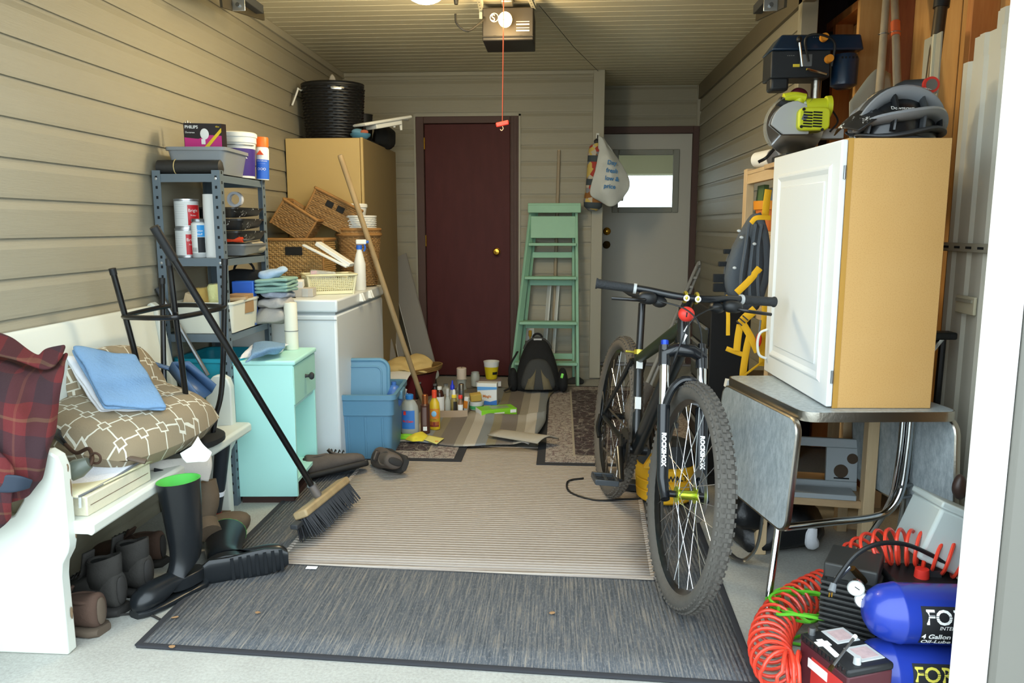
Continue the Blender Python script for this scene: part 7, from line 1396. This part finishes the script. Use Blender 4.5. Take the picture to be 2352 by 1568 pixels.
# ---- translucent tub
o = thing('clear_storage_box', 'translucent plastic storage box tilted against the table leaf', 'box', at(2165, 1225, 2.20), Euler((R(-8), R(22), R(-8)))); MB().bx(-.075, .16, -.10, .12, -.085, .075).build('box_shell', 'frosted', o, bev=.01); MB().bx(-.08, .165, -.105, .125, .072, .092).build('lid', 'frosted', o, bev=.005); MB().bx(-.07, .155, -.095, .115, .02, .024).build('inner_ledge', 'frosted', o); MB().bx(.05, .062, -.104, -.100, -.08, .07).build('rib', mat('frost_rib', '#d8e0dc', .3, alpha=.8), o); MB().bx(.08, .14, .0, .06, -.07, .0).build('blue_contents', 'pale_blue', o)
tag(MB().sup(at(2205, 1118, 2.32), (.022, .022, .04), nz=.004, ns=30).build('brown_jar', mat('jar_brown', '#3a2a24', .4, var=.4, vs=30)), 'small brown jar above the translucent storage box', 'jar')

# ================================================================ mountain bike, leaning slightly to the right
Cr, Cf = V(.222, 3.457, .017), V(.371, 2.415, .012); fw = Cf - Cr; WB = V(fw.x, fw.y, 0).length
bk = thing('mountain_bike', 'dark mountain bike with green hub leaning beside the table', 'bicycle', Cr, Euler((R(5), 0, math.atan2(fw.y, fw.x))))
# local: x forward, y = rider's left, z up
# leaning towards rider's left (+y): rotation about x must be negative
bk.rotation_euler = Euler((R(-6.2), 0, math.atan2(fw.y, fw.x)))
WR, TR = .365, .029
mat('frame_black', '#14181a', .3, coat=.4, var=.2, vs=30); mat('frame_green', '#1e2a1a', .45, var=.5, vs=60); mat('fork_black', '#16191d', .25, coat=.3); mat('stanchion', '#d8dadc', .12, 1); mat('hub_green', '#a8b83a', .25, .8); mat('spoke', '#d0d4d8', .25, 1); mat('gold', '#c8b84a', .3, .8); mat('grip', '#26282a', .7, bump=.6, bs=150)
def wheel(cx, parent, hubm, drive=False):
    w = thing_part('wheel', parent, (cx, 0, WR))
    MY = Matrix(((1, 0, 0), (0, 0, 1), (0, 1, 0)))
    ty = MB().torus((0, 0, 0), WR - TR, TR, MY, 72, 14).build('tyre', 'tyre_dust' if drive else 'tyre', w)
    mb = MB(); n = 84
    for i in range(n):
        a = 2 * PI * i / n; c, s_ = math.cos(a), math.sin(a)
        for k, (phi, off) in enumerate(((-62, .5), (-28, 0), (0, .5), (28, 0), (62, .5))):
            aa = a + off * 2 * PI / n; r = WR - TR + TR * math.cos(R(phi)) * 1.0; y = TR * math.sin(R(phi)); cc, ss = math.cos(aa), math.sin(aa)
            q = Matrix(((cc, 0, -ss), (0, 1, 0), (ss, 0, cc))) @ Matrix.Rotation(R(-phi), 3, 'Z')
            mb.box(V(r * cc, y, r * ss) + q @ V(.0018, 0, 0), (.006, .010, .013), q)
    kb = mb.build('tread_knobs', 'tyre_dust' if drive else 'tyre', ty, smooth=False); kb['kind'] = 'stuff'
    rs = []
    for r, y in ((WR - .055, -.012), (WR - .047, -.015), (WR - .047, .015), (WR - .055, .012), (WR - .072, .0)): rs.append([V(r * math.cos(2 * PI * i / 64), y, r * math.sin(2 * PI * i / 64)) for i in range(64)])
    MB().rings(rs, False, False, True).build('rim', 'black_metal', w)
    h = MB().tube([V(0, -.034, 0), V(0, -.028, 0), V(0, -.027, 0), V(0, .027, 0), V(0, .028, 0), V(0, .034, 0)], [.026, .026, .015, .015, .026, .026], 20).build('hub', hubm, w); MB().cyl((0, -.058, 0), (0, .058, 0), .011, n=12).build('axle', 'black_metal', h)
    for i in range(28):
        side = 1 if i % 2 else -1; a = 2 * PI * i / 28; b = a + (R(48) if (i // 2) % 2 else -R(48)) ; r = WR - .068
        MB().tube([V(.024 * math.cos(b), side * .030, .024 * math.sin(b)), V(r * math.cos(a), side * .002, r * math.sin(a))], .0013, 5, cap=False).build('spoke', 'spoke', w)
    MB().rings([[V(r * math.cos(2 * PI * i / 40), y, r * math.sin(2 * PI * i / 40)) for i in range(40)] for r, y in ((.06, .040), (.085, .040), (.085, .042), (.06, .042))], False, False, True).build('brake_rotor', 'steel', w)
    return w
def thing_part(name, parent, loc):
    m = MB().cyl((0, -.03, 0), (0, .03, 0), .006, n=8); o = m.build(name, 'black_metal', parent); o.location = loc; return o
rw = wheel(0, bk, 'black_metal', True); fwh = wheel(WB, bk, 'hub_green')
HA = R(67); sd_ = V(-math.cos(HA), 0, math.sin(HA)); nf = V(math.sin(HA), 0, math.cos(HA))
S0 = V(WB, 0, WR) - nf * .042
crown = S0 + sd_ * .475; ht0 = crown + sd_ * .02; ht1 = crown + sd_ * .135
BB = V(.40, 0, .325); ST = V(.245, 0, .70); SC = V(.185, 0, .905)
def T(a, b, r, m, nm, n=14, r2=None, flat=None): return MB().tube([a, a.lerp(b, .5), b], [r, (r + (r2 or r)) / 2, r2 or r], n, flat=flat).build(nm, m, bk)
T(ht0, ht1, .024, 'frame_black', 'head_tube', r2=.022); T(ht1 - sd_ * .03, ST + V(.02, 0, -.02), .026, 'frame_green', 'top_tube', r2=.020); T(ht0 + sd_ * .03, BB, .030, 'frame_black', 'down_tube', r2=.028); T(BB, ST, .020, 'frame_black', 'seat_tube'); T(ST, SC, .0150, 'fork_black', 'seatpost')
MB().cyl(ST - (SC - ST).normalized() * .008, ST + (SC - ST).normalized() * .012, .023, n=16).build('seat_clamp', 'gold', bk); MB().box(ST + V(.0, -.035, .002), (.012, .05, .010)).build('clamp_lever', 'gold', bk, bev=.003)
MB().cyl(BB + V(0, -.04, 0), BB + V(0, .04, 0), .024, n=18).build('bottom_bracket', 'black_metal', bk)
for s_ in (-1, 1):
    a = V(0, s_ * .065, WR); T(a, BB + V(-.07, s_ * .03, .0), .010, 'frame_black', 'chain_stay', 10, .013); T(a, ST + V(.0, s_ * .025, -.03), .009, 'frame_black', 'seat_stay', 10, .011)
# saddle
sdl = MB(); loft(sdl, [(SC + V(x, 0, .035 + dz_), (0, w_, 0), (0, 0, h_), .8) for x, w_, h_, dz_ in ((-.13, .055, .012, .01), (-.12, .07, .02, .01), (-.06, .062, .022, .004), (.02, .032, .02, .0), (.10, .022, .018, .0), (.14, .014, .01, -.004))], 16); sdl.build('saddle', 'black_matte', bk, ang=80); MB().tube([SC + V(-.1, .02, .015), SC + V(.09, .02, .01)], .004, 6).build('saddle_rail', 'steel', bk); MB().tube([SC + V(-.1, -.02, .015), SC + V(.09, -.02, .01)], .004, 6).build('saddle_rail', 'steel', bk)
# fork
for s_ in (-1, 1):
    y = s_ * .066; top = crown + V(0, y, 0) + sd_ * .03; low = S0 + V(0, y, 0) + sd_ * .285; ax_ = V(WB, y, WR)
    MB().tube([top - sd_ * .07, top], .021, 16).build('fork_crown_leg', 'fork_black', bk); MB().tube([low - sd_ * .05, top - sd_ * .05], .0165, 16).build('stanchion', 'stanchion', bk)
    MB().tube([low + sd_ * .0, low + sd_ * .012, low - sd_ * .02, S0 + V(0, y, 0) + sd_ * .05, ax_ + V(0, 0, -.02)], [.0175, .0215, .0215, .019, .015], 16).build('fork_lower', 'fork_black', bk)
    MB().cyl(top, top + sd_ * .018, .014, n=14).build('fork_cap', mat('cap_bluemetal', '#2a4ac8', .3, .6) if s_ < 0 else 'black_metal', bk)
    Mt_ = Matrix((sd_ * -1 * 1, V(0, -1 if True else 1, 0), nf)).transposed(); Mt_ = Matrix(((-sd_).to_tuple(), V(0, 1, 0).to_tuple(), nf.to_tuple())).transposed()
    text('ROCKSHOX', .020, S0 + V(0, y, 0) + sd_ * .20 + nf * .0214 - V(0, .010, 0), 'ink_white', bk, Mt_, bold=.0012)
MB().tube([crown + V(0, -.075, .0), crown + V(0, -.03, .02), crown + V(0, .03, .02), crown + V(0, .075, .0)], [.02, .024, .024, .02], 12).build('crown', 'fork_black', bk)
lw = S0 + sd_ * .285; MB().tube(bez([lw + V(0, -.066, 0), lw + V(.012, -.05, .07), lw + V(.015, -.02, .105), lw + V(.015, .02, .105), lw + V(.012, .05, .07), lw + V(0, .066, 0)], 6), .013, 10).build('fork_arch', 'fork_black', bk)
MB().prism([(-.005, .045), (.009, .02), (.002, .018), (.008, -.02), (-.006, .008), (.001, .012)], .001, Matrix((V(0, -1, 0).to_tuple(), sd_.to_tuple(), nf.to_tuple())).transposed(), ht0.lerp(ht1, .35) + nf * .0245).build('head_logo', 'ink_white', bk)
# stem and bar
stm = ht1 + sd_ * .03; bc = stm + V(.055, 0, .05); T(ht1, stm + sd_ * .012, .018, 'black_metal', 'steerer_spacer'); MB().tube([stm - sd_ * .004, bc], [.019, .017], 14).build('stem', 'black_metal', bk)
BW_ = .318
bar = bez([bc + V(-.055, -BW_, .012), bc + V(-.025, -.17, .010), bc + V(0, -.05, 0), bc + V(0, .05, 0), bc + V(-.025, .17, .010), bc + V(-.055, BW_, .012)], 6)
MB().tube(bar, .0125, 14).build('handlebar', 'fork_black', bk)
for s_ in (-.02, .02): MB().torus(bc + V(.002, s_, 0), .017, .005, Matrix(((1, 0, 0), (0, 0, 1), (0, 1, 0))), 20, 8).build('bar_clamp', 'gold', bk); MB().torus(bc + V(.020, s_, -.002), .008, .0032, YZ, 16, 6).build('clamp_ring', 'ink_white', bk)
for s_ in (-1, 1):
    e, i_ = bar[0 if s_ < 0 else -1], bar[7 if s_ < 0 else -8]; d = (i_ - e).normalized(); MB().tube([e - d * .004, e, e + d * .004, e + d * .125], [.019, .019, .0162, .0158], 14).build('grip', 'grip', bk); MB().cyl(e + d * .126, e + d * .136, .018, n=14).build('lock_ring', 'light_grey', bk)
    m = e + d * .17; MB().sup(m + V(.02, 0, -.025), (.028, .035, .022), (.8, .8), n=14, m=8).build('brake_body', 'black_plastic', bk); MB().tube(bez([m + V(.03, 0, -.028), m + V(.055, -d.y * .03, -.032), m + V(.06, -d.y * .09, -.034), m + V(.05, -d.y * .13, -.036)], 5), .006, 8).build('brake_lever', 'black_metal', bk); MB().sup(m + V(.005, d.y * .05, -.035), (.03, .028, .02), n=12, m=8).build('shifter', 'black_plastic', bk)
    MB().tube(bez([m + V(.03, d.y * .04, -.03), m + V(.09, d.y * .12, -.045), bc + V(.08, -s_ * .02, -.09), crown + V(.06, -s_ * .05, -.02), low + V(.02, -s_ * .01, 0) if s_ < 0 else ht0 + V(.02, -.03, 0)], 8), .0028, 6).build('cable', 'black_plastic', bk)
MB().sup(bc + V(.035, -.018, -.055), (.024, .028, .026), n=20, m=14).build('bell', 'red_plastic', bk); MB().box(bc + V(.0575, -.024, -.055), (.004, .004, .016)).build('bell_slot', 'ink', bk)
# drive train on rider's right (-y)
dc = BB + V(0, -.052, 0); MYr = Matrix(((1, 0, 0), (0, 0, 1), (0, 1, 0)))
MB().rings([[dc + V(r * (1 + (.03 if (i % 2 and r > .07) else 0)) * math.cos(2 * PI * i / 64), y, r * (1 + (.03 if (i % 2 and r > .07) else 0)) * math.sin(2 * PI * i / 64)) for i in range(64)] for r, y in ((.045, -.003), (.085, -.003), (.085, .003), (.045, .003))], False, False, True).build('chainring', mat('ring_dark', '#3a3632', .4, .7), bk)
for k in range(4): a = R(45 + 90 * k); MB().tube([dc, dc + V(.065 * math.cos(a), 0, .065 * math.sin(a))], .010, 8, flat=(.5, 1)).build('spider_arm', 'black_metal', bk)
pa = V(.145, 0, -.09); 
for s_ in (-1, 1):
    c0 = BB + V(0, s_ * .072, 0); c1 = c0 + pa * (1 if s_ < 0 else -1) + V(0, s_ * .012, 0); MB().tube([c0, c1], [.016, .012], 10, flat=(.7, 1)).build('crank_arm', 'black_metal', bk)
    pc = c1 + V(0, s_ * .065, 0); pd = MB().cyl(c1, pc + V(0, s_ * .045, 0), .008, n=10).build('pedal', 'black_metal', bk)
    for (c_, d_) in ((V(.045, 0, 0), (.012, .09, .022)), (V(-.045, 0, 0), (.012, .09, .022)), (V(0, .042, 0), (.09, .010, .020)), (V(0, -.042, 0), (.09, .010, .020)), (V(0, 0, 0), (.09, .012, .018))): MB().box(pc + c_, d_).build('cage_bar', mat('pedal_grey', '#4a4e52', .4, .6), pd, bev=.002)
rs = []
for k in range(7): r = .05 - .0045 * k; MB().rings([[V(r_ * math.cos(2 * PI * i / 28), -.036 - .004 * k + dy3, WR + r_ * math.sin(2 * PI * i / 28)) for i in range(28)] for r_, dy3 in ((.016, 0), (r, 0), (r, .0018), (.016, .0018))], False, False, True).build('sprocket', 'ring_dark', bk)
rd = V(.0, -.075, WR); MB().tube(bez([rd, rd + V(.03, -.012, -.05), rd + V(.06, -.006, -.09)], 5), .012, 8).build('derailleur', 'black_metal', bk)
for q in (rd + V(.03, .01, -.065), rd + V(.075, .012, -.115)): MB().lathe([(0, -.004), (.02, -.004), (.02, .004), (0, .004)], 18, q, MYr).build('jockey_wheel', 'ring_dark', bk)
MB().tube([dc + V(0, 0, .086), V(0, -.05, WR + .04)], .0042, 6).tube([dc + V(0, 0, -.086), rd + V(.09, .012, -.13), rd + V(.055, .012, -.12), rd + V(.03, .01, -.045), V(0, -.05, WR - .038)], .0042, 6).build('chain', mat('chain_steel', '#6a645c', .45, .8), bk)
MB().box(ST.lerp(BB, .52) + V(.018, -.004, 0), (.012, .024, .05), (0, R(-22), 0)).build('tube_sticker', 'ink_white', bk); MB().box(ST.lerp(BB, .12) + V(.022, -.003, 0), (.006, .026, .03), (0, R(-22), 0)).build('tube_badge', 'ink_white', bk)
MB().tube(bez([V(-.04, -.07, WR + .10), V(.0, -.07, WR + .06), V(.02, -.075, WR + .0)], 5), .003, 6).build('cable', 'black_plastic', bk)
